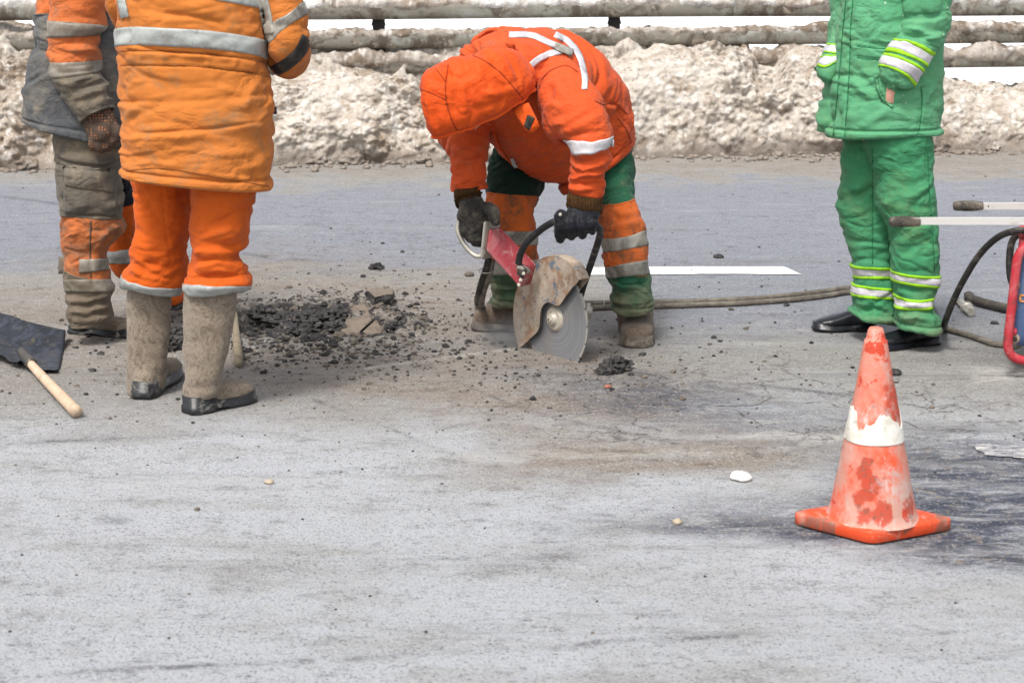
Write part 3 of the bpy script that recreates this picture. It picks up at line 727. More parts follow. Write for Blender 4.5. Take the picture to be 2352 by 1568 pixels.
blue = np.clip(sstep(395, 445, wy) * sstep(640, 585, wy - 0.0 * wx) + 0.95 * sstep(1400, 1560, wx) * sstep(830, 720, wy) * sstep(395, 450, wy), 0, 1)
pale = np.clip(sstep(880, 1010, wy) * (1 - 0.5 * brown) + 0.45 * blob(1450, 900, 500, 60), 0, 1)
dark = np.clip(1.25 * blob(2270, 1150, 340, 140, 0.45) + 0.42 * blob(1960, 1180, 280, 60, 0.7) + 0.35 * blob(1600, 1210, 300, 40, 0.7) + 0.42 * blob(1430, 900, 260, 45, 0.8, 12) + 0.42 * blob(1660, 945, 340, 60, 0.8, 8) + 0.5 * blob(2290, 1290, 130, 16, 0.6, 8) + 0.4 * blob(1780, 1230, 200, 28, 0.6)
        + 0.4 * blob(240, 1180, 60, 9, 0.5) + 0.35 * blob(1540, 1415, 70, 12, 0.5) + 0.3 * blob(1270, 1290, 160, 16, 0.7) + 0.35 * blob(560, 1120, 70, 8, 0.6) + 0.3 * blob(910, 1155, 50, 8, 0.6), 0, 1)
hd = hole_d(wq[..., 0], wq[..., 1])
tarm = np.clip(sstep(1.25, 0.9, hd) * (0.75 + 0.9 * n2) + 0.55 * sstep(2.3, 1.1, hd + 0.8 * n2) * sstep(-0.05, 0.25, fbm(wq * 9, 51, 4)), 0, 1)
net = np.clip(blob(1640, 930, 480, 105, 0.5) + 0.6 * blob(2150, 960, 260, 80, 0.5) + 0.5 * blob(700, 560, 700, 90, 0.5), 0, 1)
# cracks and grooves
crk = np.full(sh, 60.0)
for pts in [[(-60, 1562), (210, 1540), (430, 1532), (620, 1520), (720, 1518)], [(800, 1515), (960, 1500), (1120, 1492), (1260, 1488), (1420, 1470), (1700, 1462)],
            [(980, 840), (1080, 890), (1180, 930), (1290, 962), (1400, 985), (1560, 1020)], [(720, 920), (850, 965), (960, 1012), (1060, 1050)],
            [(1420, 850), (1600, 880), (1760, 915), (1900, 960), (2000, 975)], [(1500, 870), (1700, 880), (1900, 905), (2080, 912)], [(1330, 826), (1420, 850), (1520, 880), (1640, 925)], [(1880, 905), (1930, 940), (1960, 985)],
            [(0, 452), (90, 462), (150, 472)], [(560, 582), (640, 596), (760, 598)], [(0, 1020), (200, 1012), (400, 1000), (560, 990)], [(2130, 1290), (2260, 1275), (2352, 1290)]]:
    for a, b in zip(pts[:-1], pts[1:]):
        d, _ = seg_dist(gx + 9 * n2 + 14 * n1, (gy + 5 * n2) * 1.0, *a, *b)
        crk = np.minimum(crk, d * (1.0 if a[1] > 1400 else 1.5))
crack = np.exp(-(crk / 5.0) ** 2) * np.clip(0.55 + 1.5 * n2, 0.1, 1)
# the fresh saw cut, thin and chalky
sd, _ = seg_dist(gx, gy, 840, 846, 1190, 800)
chalk = np.exp(-(sd / 3.0) ** 2) * 0.7 + 0.85 * blob(2330, 865, 90, 24, 0.5) * sstep(-0.1, 0.2, n2) + 0.5 * blob(1850, 1010, 160, 14, 0.5) + 0.35 * blob(1330, 1045, 380, 9, 0.5) + 0.3 * blob(1980, 760, 190, 12, 0.6)
chalk = np.clip(chalk, 0, 1)
me = mk_mesh('road', GV.reshape(-1, 3), GF)
for nm, arr in (('dust', brown), ('bluish', blue), ('pale', pale), ('stain', dark), ('tar', tarm), ('crack', crack), ('chalk', chalk), ('net', net)):
    full = np.zeros((ny_, nx_), np.float32); full[1:-1, 1:-1] = arr
    full[0], full[-1] = full[1], full[-2]; full[:, 0], full[:, -1] = full[:, 1], full[:, -2]
    a = me.attributes.new(nm, 'FLOAT', 'POINT'); a.data.foreach_set('value', full.reshape(-1))
def road_mat():
    t = NT('worn_asphalt', 0.85, 0.3)
    dust, bluish, pale_, stain, tar_, crack_, chalk_ = (t.attr(k) for k in ('dust', 'bluish', 'pale', 'stain', 'tar', 'crack', 'chalk'))
    attr_net = t.attr('net')
    c = (0.345, 0.335, 0.312)
    c = t.mix(c, (0.280, 0.293, 0.330), bluish)
    c = t.mix(c, (0.515, 0.533, 0.560), t.math('MULTIPLY', pale_, t.rng(t.noise(2.2, 7, 0.66, vec=t.vec((0.6, 1.3, 1)), dist=0.4), 0.28, 0.54, 0.35, 1)))
    c = t.mix(c, (0.36, 0.355, 0.345), t.math('MULTIPLY', t.math('SUBTRACT', 1.0, bluish), t.rng(t.noise(1.7, 8, 0.72, vec=t.vec((0.6, 1.4, 1)), seed=4), 0.50, 0.66, 0, 0.7)))
    dm = t.math('MULTIPLY', dust, t.rng(t.noise(5, 7, 0.72, vec=t.vec((0.7, 1.4, 1)), seed=2), 0.30, 0.58, 0.35, 1))
    c = t.mix(c, (0.315, 0.268, 0.222), dm)
    c = t.mix(c, (0.170, 0.140, 0.112), t.math('MULTIPLY', dust, t.rng(t.noise(11, 8, 0.74, vec=t.vec((0.7, 1.5, 1)), seed=6), 0.50, 0.66, 0, 0.75)))
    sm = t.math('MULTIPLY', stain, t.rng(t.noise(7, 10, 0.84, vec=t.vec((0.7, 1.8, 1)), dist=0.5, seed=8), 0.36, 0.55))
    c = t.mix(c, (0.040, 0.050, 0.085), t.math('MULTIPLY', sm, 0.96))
    c = t.mix(c, t.mix(c, (0.60, 0.59, 0.585), 1.0, 'MULTIPLY'), t.rng(t.noise(9, 9, 0.82, vec=t.vec((0.75, 1.2, 1)), seed=21), 0.51, 0.64, 0, 0.8))
    # grain: bare stone, bitumen between, pits
    g1 = t.voro(130, vec=t.vec()); g2 = t.noise(150, 3, 0.75); g3 = t.noise(48, 6, 0.8, seed=3)
    c = t.mix(c, t.mix(c, (0.30, 0.30, 0.31), 0.6, 'MULTIPLY'), t.rng(g2, 0.53, 0.64, 0, 0.95))
    c = t.mix(c, (0.55, 0.54, 0.52), t.rng(g2, 0.40, 0.30, 0, 0.55))
    vcol = t.N('ShaderNodeSeparateColor'); t.L(t.voro(105, vec=t.vec(), out='Color'), vcol.inputs[0]); vd = t.rng(t.voro(105, vec=t.vec()), 0.55, 0.30)
    c = t.mix(c, t.mix(c, (0.42, 0.41, 0.41), 1.0, 'MULTIPLY'), t.math('MULTIPLY', vd, t.rng(vcol.outputs[0], 0.80, 0.90, 0, 0.65)))
    c = t.mix(c, (0.60, 0.58, 0.55), t.math('MULTIPLY', vd, t.rng(vcol.outputs[1], 0.80, 0.92, 0, 0.55)))
    c = t.mix(c, t.mix(c, (0.35, 0.34, 0.34), 0.7, 'MULTIPLY'), t.rng(g3, 0.55, 0.65, 0, 0.8))
    c = t.mix(c, (0.055, 0.053, 0.055), t.rng(t.noise(38, 7, 0.78, vec=t.vec((0.6, 1.5, 1)), seed=9), 0.62, 0.66, 0, 0.85))
    c = t.mix(c, (0.36, 0.29, 0.215), t.math('MULTIPLY', stain, t.rng(t.noise(34, 6, 0.75, seed=12), 0.54, 0.64, 0, 0.7)))
    c = t.mix(c, (0.20, 0.195, 0.19), t.rng(t.noise(1.1, 9, 0.78, vec=t.vec((0.28, 2.4, 1)), seed=33), 0.55, 0.66, 0, 0.55))
    c = t.mix(c, (0.50, 0.50, 0.49), t.rng(t.noise(1.3, 9, 0.78, vec=t.vec((0.30, 2.6, 1)), seed=37), 0.55, 0.68, 0, 0.5))
    c = t.mix(c, (0.62, 0.60, 0.56), t.math('MULTIPLY', chalk_, t.rng(t.noise(24, 7, 0.75, vec=t.vec((0.8, 1.6, 1)), seed=13), 0.40, 0.56)))
    c = t.mix(c, (0.030, 0.029, 0.029), t.math('MULTIPLY', tar_, t.rng(t.noise(18, 8, 0.75, seed=14), 0.34, 0.54, 0.2, 0.97)))
    c = t.mix(c, (0.07, 0.07, 0.08), t.math('MULTIPLY', crack_, t.rng(t.noise(45, 7, 0.8, seed=15), 0.40, 0.55, 0.1, 0.9)))
    wv = t.N('ShaderNodeVectorMath'); wv.operation = 'ADD'; nzc = t.N('ShaderNodeTexNoise'); nzc.inputs['Scale'].default_value = 5; nzc.inputs['Detail'].default_value = 6; t.L(t.vec(), nzc.inputs['Vector'])
    sc_ = t.N('ShaderNodeVectorMath'); sc_.operation = 'SCALE'; sc_.inputs['Scale'].default_value = 0.32; t.L(nzc.outputs['Color'], sc_.inputs[0]); t.L(t.vec(), wv.inputs[0]); t.L(sc_.outputs[0], wv.inputs[1])
    ce = t.voro(3.2, 'DISTANCE_TO_EDGE', vec=wv.outputs[0]); ce2 = t.voro(8.5, 'DISTANCE_TO_EDGE', vec=wv.outputs[0])
    cf = t.math('MAXIMUM', t.rng(ce, 0.030, 0.006), t.math('MULTIPLY', t.rng(ce2, 0.05, 0.012), t.rng(t.noise(3, 3, seed=31), 0.5, 0.6)))
    c = t.mix(c, (0.075, 0.07, 0.066), t.math('MULTIPLY', t.math('MULTIPLY', attr_net, cf), t.rng(t.noise(20, 7, 0.78, seed=16), 0.40, 0.58, 0.05, 0.9)))
    t.color(c)
    t.roughness(t.rng(stain, 0, 1, 0.88, 0.62))
    h = t.math('ADD', g1, t.math('MULTIPLY', g3, 2.2))
    t.bump(h, 0.8, 0.008).bump(t.noise(14, 9, 0.8, vec=t.vec((0.8, 1.3, 1)), seed=5), 0.6, 0.03)
    return t.m
me.materials.append(road_mat())
road = bpy.data.objects.new('road', me); COL.objects.link(road); tag(road, 'grey dusty asphalt road with a broken patch', kind='structure')

def paint_mat():
    t = NT('road_paint', 0.7, 0.3); c = t.mix((0.66, 0.65, 0.63), (0.48, 0.47, 0.455), t.rng(t.noise(16, 6, 0.7), 0.48, 0.7))
    c = t.mix(c, (0.27, 0.27, 0.28), t.rng(t.noise(30, 8, 0.8, vec=t.vec((0.6, 1.5, 1)), seed=3), 0.55, 0.64, 0, 0.85)); t.color(c); t.bump(t.noise(120, 3), 0.3, 0.003); return t.m
PAINT = paint_mat()
def worn_paint():
    t = NT('worn_road_paint', 0.8, 0.2); c = t.mix((0.46, 0.45, 0.42), (0.20, 0.20, 0.215), t.rng(t.noise(16, 9, 0.8, vec=t.vec((0.6, 1.6, 1))), 0.42, 0.54)); c = t.mix(c, (0.085, 0.09, 0.115), t.rng(t.noise(40, 8, 0.8, seed=3), 0.52, 0.60, 0, 0.9)); t.color(c); t.bump(t.noise(100, 3), 0.4, 0.004); return t.m
def marking(pts, label, seed, nxs=120, nys=10, mat=None):
    a, b, c, d = (G(*p) for p in pts); V = np.zeros((nys, nxs, 3))
    for i in range(nys):
        for j in range(nxs):
            r, s = j / (nxs - 1), i / (nys - 1)
            V[i, j] = (a * (1 - r) + b * r) * (1 - s) + (d * (1 - r) + c * r) * s
    q = V * 14; edge = np.zeros((nys, nxs)); edge[0] = 1; edge[-1] = -1
    V[..., 1] += edge * (0.012 if mat is None else 0.035) * pn(q * (1 if mat is None else 2.2), seed); V[..., 0] += (0.010 if mat is None else 0.05) * pn(q * 1.3 + 9, seed)
    V[..., 2] = ground_z(V[..., 0], V[..., 1]) + 0.004
    i, j = np.meshgrid(np.arange(nys - 1), np.arange(nxs - 1), indexing='ij')
    F = np.stack([i * nxs + j, (i + 1) * nxs + j, (i + 1) * nxs + j + 1, i * nxs + j + 1], -1).reshape(-1, 4)
    o = add('road_marking', (V.reshape(-1, 3), F), mat or PAINT); tag(o, label, kind='structure'); return o
marking([(1340, 616), (1800, 616), (1842, 633), (1330, 634)], 'white lane dash beyond the man with the saw', 1)
marking([(2225, 1025), (2640, 1021), (2660, 1066), (2262, 1050)], 'very worn white lane dash beside the traffic cone', 2, mat=worn_paint())

# white open ground far beyond the barrier
sf = add('snow_field', (np.array([[-900, 14.5, -1.6], [900, 14.5, -1.6], [900, 3000, -1.6], [-900, 3000, -1.6]], float), [(0, 1, 2, 3)]), M['snow_white'], smooth=False)
tag(sf, 'white snow covered open ground beyond the barrier', kind='structure')

# ------------------------------------------------------------------ the ploughed snow bank
B0, B1 = G(0, 392), G(2352, 346)
SL = (B1[1] - B0[1]) / (B1[0] - B0[0])
def base_y(x): return B0[1] + (x - B0[0]) * SL
RDY = 0.62                                    # rails stand this far behind the foot of the bank
def rail_y(x): return base_y(x) + RDY
nbx, nbs = 1420, 165
bx = np.linspace(-6.2, 6.6, nbx)
tops = [(-900, 150), (0, 122), (60, 120), (300, 150), (620, 176), (700, 182), (760, 172), (830, 166), (900, 170), (960, 178), (1040, 172), (1200, 150), (1430, 118), (1500, 96), (1570, 100), (1640, 92),
        (1720, 112), (1745, 150), (1785, 152), (1810, 112), (1850, 100), (1900, 104), (2000, 125), (2120, 150), (2180, 166), (2260, 178), (2352, 186), (3200, 180)]
rx0 = np.array([P(px, 100, 13.3)[0] for px, _ in tops])
tz = np.array([P(px, py, rail_y(P(px, py, 13.3)[0]) - 0.12)[2] for px, py in tops])
hz = np.interp(bx, rx0, tz)
s = np.linspace(0, 1, nbs)
BV = np.zeros((nbs, nbx, 3))
for k, t in enumerate(s):
    if t < 0.72:
        q = t / 0.72
        dback = 0.50 * q ** 1.35 - 0.10 * np.sin(q * 3.14) * 0.5; z = hz * np.sin(q * math.pi / 2) ** 0.85 - 0.02
        dback = np.full(nbx, dback)
    elif t < 0.9:
        q = (t - 0.72) / 0.18; dback = np.full(nbx, 0.50 + 0.55 * q); z = hz - 0.02 - 0.05 * q
    else:
        q = (t - 0.9) / 0.1; dback = np.full(nbx, 1.05 + 0.9 * q); z = (hz - 0.07) * (1 - q) - 0.6 * q
    BV[k, :, 0] = bx
    if t >= 0.72: z = z + np.interp(bx, [0.6, 1.2, 3.0, 7], [.26, .10, 0, 0]) * sstep(.72, .80, t) * (1 - sstep(.9, 1, t))
    BV[k, :, 1] = base_y(bx) + dback; BV[k, :, 2] = z
Q = BV.copy()
lum = 0.13 * (0.55 - worley(Q * 3.1 + 0.4 * pn(Q * 4, 2)[..., None], 3)) + 0.075 * (0.55 - worley(Q * 8.5 + 0.3 * pn(Q * 9, 3)[..., None], 4)) + 0.042 * (0.5 - worley(Q * 19, 6)) + 0.020 * (0.5 - worley(Q * 42, 7))
lum = lum * (0.30 + 1.05 * sstep(-0.25, 0.35, fbm(Q * 1.3, 66, 3)))[...] + 0.16 * (0.5 - worley(Q * np.array([1.5, 1.5, 2.2]) + 0.5 * pn(Q * 3, 8)[..., None], 9)) * sstep(-.1, .3, fbm(Q * .8, 67, 2))
lum += 0.07 * fbm(Q * 1.4, 61, 4) + 0.022 * fbm(Q * 24, 62, 2)
lum += -0.09 * np.abs(pn(Q * np.array([2.6, 0.6, 0.5]), 63)) * sstep(0.1, 0.4, Q[..., 2])
fadeb = sstep(0.0, 0.07, s)[:, None] * sstep(1.0, 0.93, s)[:, None]
foot = 0.35 * np.maximum(0, fbm(np.stack([bx * 1.1, bx * 0, bx * 0], -1), 64, 3))
BV[..., 1] -= (lum * 0.95) * fadeb + foot[None, :] * sstep(0.35, 0.0, s)[:, None]
BV[..., 2] += (lum * 0.55 * sstep(0.15, 0.6, s)[:, None]) * fadeb
i, j = np.meshgrid(np.arange(nbs - 1), np.arange(nbx - 1), indexing='ij')
BF = np.stack([i * nbx + j, i * nbx + j + 1, (i + 1) * nbx + j + 1, (i + 1) * nbx + j], -1).reshape(-1, 4)
bank = add('snow_bank', (BV.reshape(-1, 3), BF), M['snow']); tag(bank, 'dirty ploughed snow bank heaped against the barrier', kind='structure')
rs = np.random.RandomState(3)
cl = []
for k in range(700):
    x = rs.uniform(-5, 5); d = abs(rs.normal(0, 0.20)); r = rs.uniform(0.006, 0.026) * (1.5 if rs.rand() < 0.12 else 1)
    V, F = lump((x, base_y(x) - d + 0.05, 0.3 * r), r, 900 + k, 2, 0.75, 0.6); cl.append((V, F))
for k in range(34):
    x = rs.uniform(-4.6, 5); r = rs.uniform(0.035, 0.085); V, F = lump((x, base_y(x) + rs.uniform(-.06, .12), 0.35 * r), r, 1800 + k, 4, 0.8, 0.7, 1.2, 1.8, 4); cl.append((V, F))
o = add('snow_clods', join(*cl), M['snow']); tag(o, 'small dirty snow clods fallen along the foot of the bank', 'snow clods', kind='stuff')

# ------------------------------------------------------------------ the barrier
gr = thing('guard_rail', 'grey three rail road barrier half buried in dirty snow', 'barrier', (0, float(rail_y(0)), 0))
rail_mid = [24, 90, 148]; RR = 0.060
RZ = [P(1176, m, rail_y(0))[2] for m in rail_mid]
for z in RZ:
    xs = np.linspace(-6.2, 6.6, 90)
    pts = np.stack([xs, rail_y(xs), np.full_like(xs, z) + 0.004 * np.sin(xs * 1.3)], -1)
    ph = np.arange(20) * 2 * np.pi / 20; e = 2 / 2.8
    pr = np.stack([np.zeros(20), np.sign(np.cos(ph)) * np.abs(np.cos(ph)) ** e * RR * 0.8, np.sign(np.sin(ph)) * np.abs(np.sin(ph)) ** e * RR], -1)
    V = (pts[:, None] + pr[None]).reshape(-1, 3)
    F = [(a * 20 + b, (a + 1) * 20 + b, (a + 1) * 20 + (b + 1) % 20, a * 20 + (b + 1) % 20) for a in range(89) for b in range(20)]
    add('rail', (V, F), M['rail'], gr)
for px in (-736, -199, 338, 875, 1412, 1949, 2486):
    x = P(px, 50, 13.3)[0]; y = rail_y(x) + 0.09
    p = add('post', box((x, y, 0.5), (0.045, 0, 0), (0, 0.03, 0), (0, 0, 0.62), 0.006), M['post'], gr, smooth=False)
    add('bracket', prism([(x - 0.055, y - 0.035, RZ[0] - 0.11), (x + 0.055, y - 0.035, RZ[0] - 0.11), (x + 0.035, y - 0.035, RZ[0] - 0.03), (x - 0.035, y - 0.035, RZ[0] - 0.03)], (0, 0.02, 0)), M['post'], p, smooth=False)
def crust(z, fn, mat, label, thick, seed, a0=-0.55):
    nxs, na = 1500, 26; xs = np.linspace(-6.1, 6.5, nxs); a = np.linspace(-0.55, 3.35, na)
    px, _ = proj(np.stack([xs, rail_y(xs), np.full_like(xs, z)], -1))
    amt = fn(px) * (0.75 + 0.9 * fbm(np.stack([xs * 3, xs * 0, xs * 0 + seed], -1), seed, 4))
    A = np.repeat(a[:, None], nxs, 1); Xg = np.repeat(xs[None], na, 0)
    base = np.stack([Xg, rail_y(Xg) - np.cos(A) * RR * 0.82, z + np.sin(A) * RR * 1.02], -1)
    up = np.clip(np.sin(A + 0.15), 0, 1) ** 0.6
    q = base + 0
    rg = 0.018 * (0.55 - worley(q * 21, seed)) + 0.012 * (0.5 - worley(q * 40, seed + 1)) + 0.018 * fbm(q * 7, seed, 3)
    edge = sstep(0.0, 0.35, (A - a0) - 0.7 * np.clip(0.55 - fbm(q * 5, seed + 2, 4) * 1.4, 0, 1.6)) * sstep(3.35, 3.0, A)
    d = (thick * amt[None] * up + rg) * edge - 0.006
    base[..., 1] -= np.cos(A) * d; base[..., 2] += np.maximum(np.sin(A), -0.2) * d
    i, j = np.meshgrid(np.arange(na - 1), np.arange(nxs - 1), indexing='ij')
    F = np.stack([i * nxs + j, i * nxs + j + 1, (i + 1) * nxs + j + 1, (i + 1) * nxs + j], -1).reshape(-1, 4)
    o = add('snow_crust', (base.reshape(-1, 3), F), mat); tag(o, label, 'snow', kind='stuff')
one = lambda px: np.ones_like(px)
crust(RZ[0], lambda px: 1.0 + 0 * px, M['snow_top'], 'whitish snow lying along the top rail of the barrier', 0.050, 71, 0.05)
crust(RZ[1], lambda px: np.interp(px, [0, 300, 900, 1700, 1850, 2352], [1, 0.8, 0.9, 0.9, 1.5, 1.6]), M['snow_rail'], 'gritty snow lying along the middle rail of the barrier', 0.042, 75, 0.08)
crust(RZ[2], lambda px: np.interp(px, [0, 600, 1000, 1400, 2352], [1.2, 1.5, 1.0, 1.2, 1.5]), M['snow_rail'], 'gritty snow heaped on the lowest rail above the bank', 0.058, 79, -0.45)
# ------------------------------------------------------------------ people: shared builders
def strip(tree, pts, wpx, n=40, m=5, off=0.004, thick=0.004):
    """tape sewn along a picture line onto the cloth that the tree holds"""
    p = smooth_path([(x, y, 0) for x, y in pts], n)[:, :2]
    t = np.gradient(p, axis=0); t /= np.linalg.norm(t, axis=1)[:, None]; nn = np.stack([-t[:, 1], t[:, 0]], -1)
    V = np.zeros((m, n, 3)); last = None
    for j in range(n):
        for i in range(m):
            x, y = p[j] + nn[j] * wpx * (i / (m - 1) - 0.5)
            d = ray(x, y); d = d / np.linalg.norm(d); h = tree.ray_cast(Vector(CAMP), Vector(d))
            if h[0] is None: V[i, j] = np.nan; continue
            q = np.array(h[1]); q = q if np.dot(q, d) < 0 else -q
            V[i, j] = np.array(h[0]) + q * off
    for j in range(n):                                   # past the silhouette: carry the edge on
        for i in range(m):
            if np.isnan(V[i, j, 0]):
                c = [(a - i) ** 2 + 3 * (b - j) ** 2 for a in range(m) for b in range(n) if not np.isnan(V[a, b, 0])]
                k = [(a, b) for a in range(m) for b in range(n) if not np.isnan(V[a, b, 0])][int(np.argmin(c))]
                V[i, j] = V[k] + np.array([0, 0.004 * abs(i - k[0]), 0])
    return shell(V, thick)

FOOT = dict(wide=[(0, .034, .07), (.05, .050, .10), (.2, .058, .125), (.4, .058, .115), (.56, .060, .098), (.75, .064, .092), (.9, .058, .082), (.97, .040, .066), (1, .016, .048)],
            valenki=[(0, .022, .062), (.05, .036, .09), (.2, .043, .115), (.4, .042, .108), (.56, .046, .088), (.75, .052, .085), (.9, .045, .076), (.97, .030, .062), (1, .010, .045)],
            boot=[(0, .022, .055), (.05, .034, .085), (.2, .040, .105), (.4, .041, .095), (.56, .045, .080), (.75, .050, .072), (.9, .043, .062), (.97, .028, .052), (1, .010, .038)],
            shoe=[(0, .022, .060), (.05, .033, .078), (.2, .037, .085), (.4, .037, .080), (.56, .044, .066), (.75, .048, .054), (.9, .038, .044), (.97, .024, .036), (1, .008, .028)])
def foot_mesh(heel, toe, kind, k=28, z0=0.012, lift=0.0):
    heel, toe = np.array([*heel[:2], 0.]), np.array([*toe[:2], 0.]); ax = toe - heel; L = np.linalg.norm(ax); ax /= L
    side = np.array([ax[1], -ax[0], 0.]); pr = np.array(FOOT[kind]); l = np.linspace(0, 1, 34); l = 0.5 - 0.5 * np.cos(l * np.pi)
    w, top = np.interp(l, pr[:, 0], pr[:, 1]), np.interp(l, pr[:, 0], pr[:, 2]); V = []
    ph = np.arange(k) * 2 * np.pi / k; e = 2 / 2.5
    for i in range(len(l)):
        h = (top[i] - z0) / 2; zc = z0 + h
        V.append(heel + ax * L * l[i] + np.outer(np.sign(np.cos(ph)) * np.abs(np.cos(ph)) ** e * w[i], side) + np.outer(zc + lift * l[i] + np.sign(np.sin(ph)) * np.abs(np.sin(ph)) ** e * h, [0, 0, 1]))
    V = np.vstack(V); n = len(l); F = []
    for i in range(n - 1):
        for j in range(k):
            j2 = (j + 1) % k; F.append((i * k + j, (i + 1) * k + j, (i + 1) * k + j2, i * k + j2))
    F.append(tuple(range(k))); F.append(tuple((n - 1) * k + j for j in range(k))[::-1])
    return V, F
def sole_mesh(heel, toe, kind, h=0.034, heel_h=None, grow=0.006, arch=0.010, lift=0.0, n=30):
    heel, toe = np.array([*heel[:2], 0.]), np.array([*toe[:2], 0.]); ax = toe - heel; L = np.linalg.norm(ax); ax /= L
    side = np.array([ax[1], -ax[0], 0.]); pr = np.array(FOOT[kind]); t = np.linspace(0, np.pi, n); l = 0.5 - 0.5 * np.cos(t)
    w = np.maximum(np.interp(l, pr[:, 0], pr[:, 1]), 0.006); hh = heel_h or h
    def ring(g, zf):
        o = []
        for s in (1, -1):
            for i in (range(n) if s > 0 else range(n - 2, 0, -1)):
                ll = -g / L + l[i] * (1 + 2 * g / L); z = zf(l[i])
                o.append(heel + ax * L * ll + side * s * (w[i] + g) + np.array([0, 0, z + lift * l[i]]))
        return o
    bz = lambda q: arch * float(sstep(0.27, 0.31, q) * sstep(0.56, 0.44, q)) + 0.001
    tz_ = lambda q: h + (hh - h) * float(sstep(0.42, 0.20, q)) + 0.012 * float(sstep(0.7, 1.0, q))
    R = [ring(grow - 0.003, bz), ring(grow, lambda q: bz(q) + 0.003), ring(grow, lambda q: 0.45 * tz_(q)), ring(grow - 0.0035, lambda q: 0.48 * tz_(q)), ring(grow - 0.003, lambda q: tz_(q)), ring(grow - 0.009, lambda q: tz_(q) + 0.001)]
    k = len(R[0]); V = np.array(R).reshape(-1, 3); F = [tuple(range(k))]
    for a in range(len(R) - 1):
        F += [(a * k + j, (a + 1) * k + j, (a + 1) * k + (j + 1) % k, a * k + (j + 1) % k) for j in range(k)]
    F.append(tuple((len(R) - 1) * k + j for j in range(k))[::-1])
    return V, F
def boot(parent, hpx, tpx, shaft, kind, mu, ms, h=0.034, heel_h=None, fuzz=0.0, lift=0.0, name='boot', voxel=0.006, shaft_hd=None):
    heel, toe = G(*hpx), G(*tpx); Ya = heel[1] + 0.24 * (toe[1] - heel[1])
    parts = [foot_mesh(heel, toe, kind, lift=lift)]
    if shaft:
        hd = shaft_hd or 0.055
        L = Loft([(a, b, c, d, Ya, hd) for (a, b, c, d) in shaft], 2.2).build(48, 40, soft=0.6, seed=int(hpx[0]))
        parts.append(L.mesh(cap0=True, cap1=True))
    V, F = fuse(parts, voxel, 6)
    if fuzz:
        N = vnormals(V, F); V = V + N * (fuzz * fbm(V * 55, 5, 3) + fuzz * 1.5 * pn(V * 14, 6))[:, None]
    b = add(name, (V, F), mu, parent)
    add('sole', sole_mesh(heel, toe, kind, h, heel_h, lift=lift), ms, b)
    return b
def ankle(hpx, tpx, z=0.11):
    h, t = G(*hpx), G(*tpx); p = h + 0.24 * (t - h); return np.array([p[0], p[1], z])
def body(parent, chains, blobs=()):
    """skin under the clothes: tapered limbs grown into one figure"""
    parts = []
    for ch in chains:
        pts = [np.asarray(c[0], float) for c in ch]; r = [c[1] for c in ch]
        parts.append(tube(pts, r, n=max(8, 6 * len(ch)), k=14))
        parts += [ellipsoid(pts[0], r[0], r[0], r[0], 2), ellipsoid(pts[-1], r[-1], r[-1], r[-1], 2)]
    parts += [ellipsoid(*b) for b in blobs]
    return add('body', fuse(parts, 0.013, 5), M['skin'], parent)
def head_blobs(c, d=(0, 1, 0)):
    """head at c looking along d: skull, jaw, nose, ears"""
    c, d = np.asarray(c, float), np.asarray(d, float); d = d / np.linalg.norm(d); s = np.cross(d, [0, 0, 1.]); s /= np.linalg.norm(s) + 1e-9
    u = np.cross(s, d)
    return [(c, .076, .088, .105), (c + d * .035 - u * .065, .052, .055, .05), (c + d * .098 - u * .02, .014, .014, .020), (c + s * .078 - u * .01, .013, .02, .03), (c - s * .078 - u * .01, .013, .02, .03),
            (c + d * .082 - u * .058, .026, .014, .010), (c + d * .08 + u * .012, .05, .016, .010)]
def worn(VF, a=0.0022, seed=1):
    """creased leather or cloth on a glove"""
    V, F = VF; N = vnormals(V, F); h = a * (2.4 * np.abs(pn(V * np.array([38, 38, 55]), seed)) - .5) + a * 1.2 * (2 * np.abs(pn(V * 22, seed + 1)) - .4)
    return V + N * h[:, None], F
def fingers(roots, tips, r, curl):
    """one bent finger per root: root -> knuckle lifted by curl -> tip"""
    out = []
    for a, b, rr in zip(roots, tips, r):
        a, b = np.asarray(a, float), np.asarray(b, float); m = a * 0.5 + b * 0.5 + np.asarray(curl, float)
        out.append(tube([a, a * 0.6 + m * 0.4 + np.asarray(curl) * 0.35, m, b * 0.65 + m * 0.35, b], [rr, rr, rr * 1.05, rr * 0.95, rr * 0.8], n=16, k=10))
        out.append(ellipsoid(b, rr * 0.82, rr * 0.82, rr * 0.82, 2))
    return out
def hemroll(v0=0.955, a=0.006, crease=0.006):
    return lambda VV, PH: a * sstep(v0, v0 + 0.012, VV) * sstep(1.0, 0.99, VV) - crease * np.exp(-((VV - v0) / 0.006) ** 2)
low_folds = lambda a, b: (lambda VV, PH: sstep(a, b, VV))

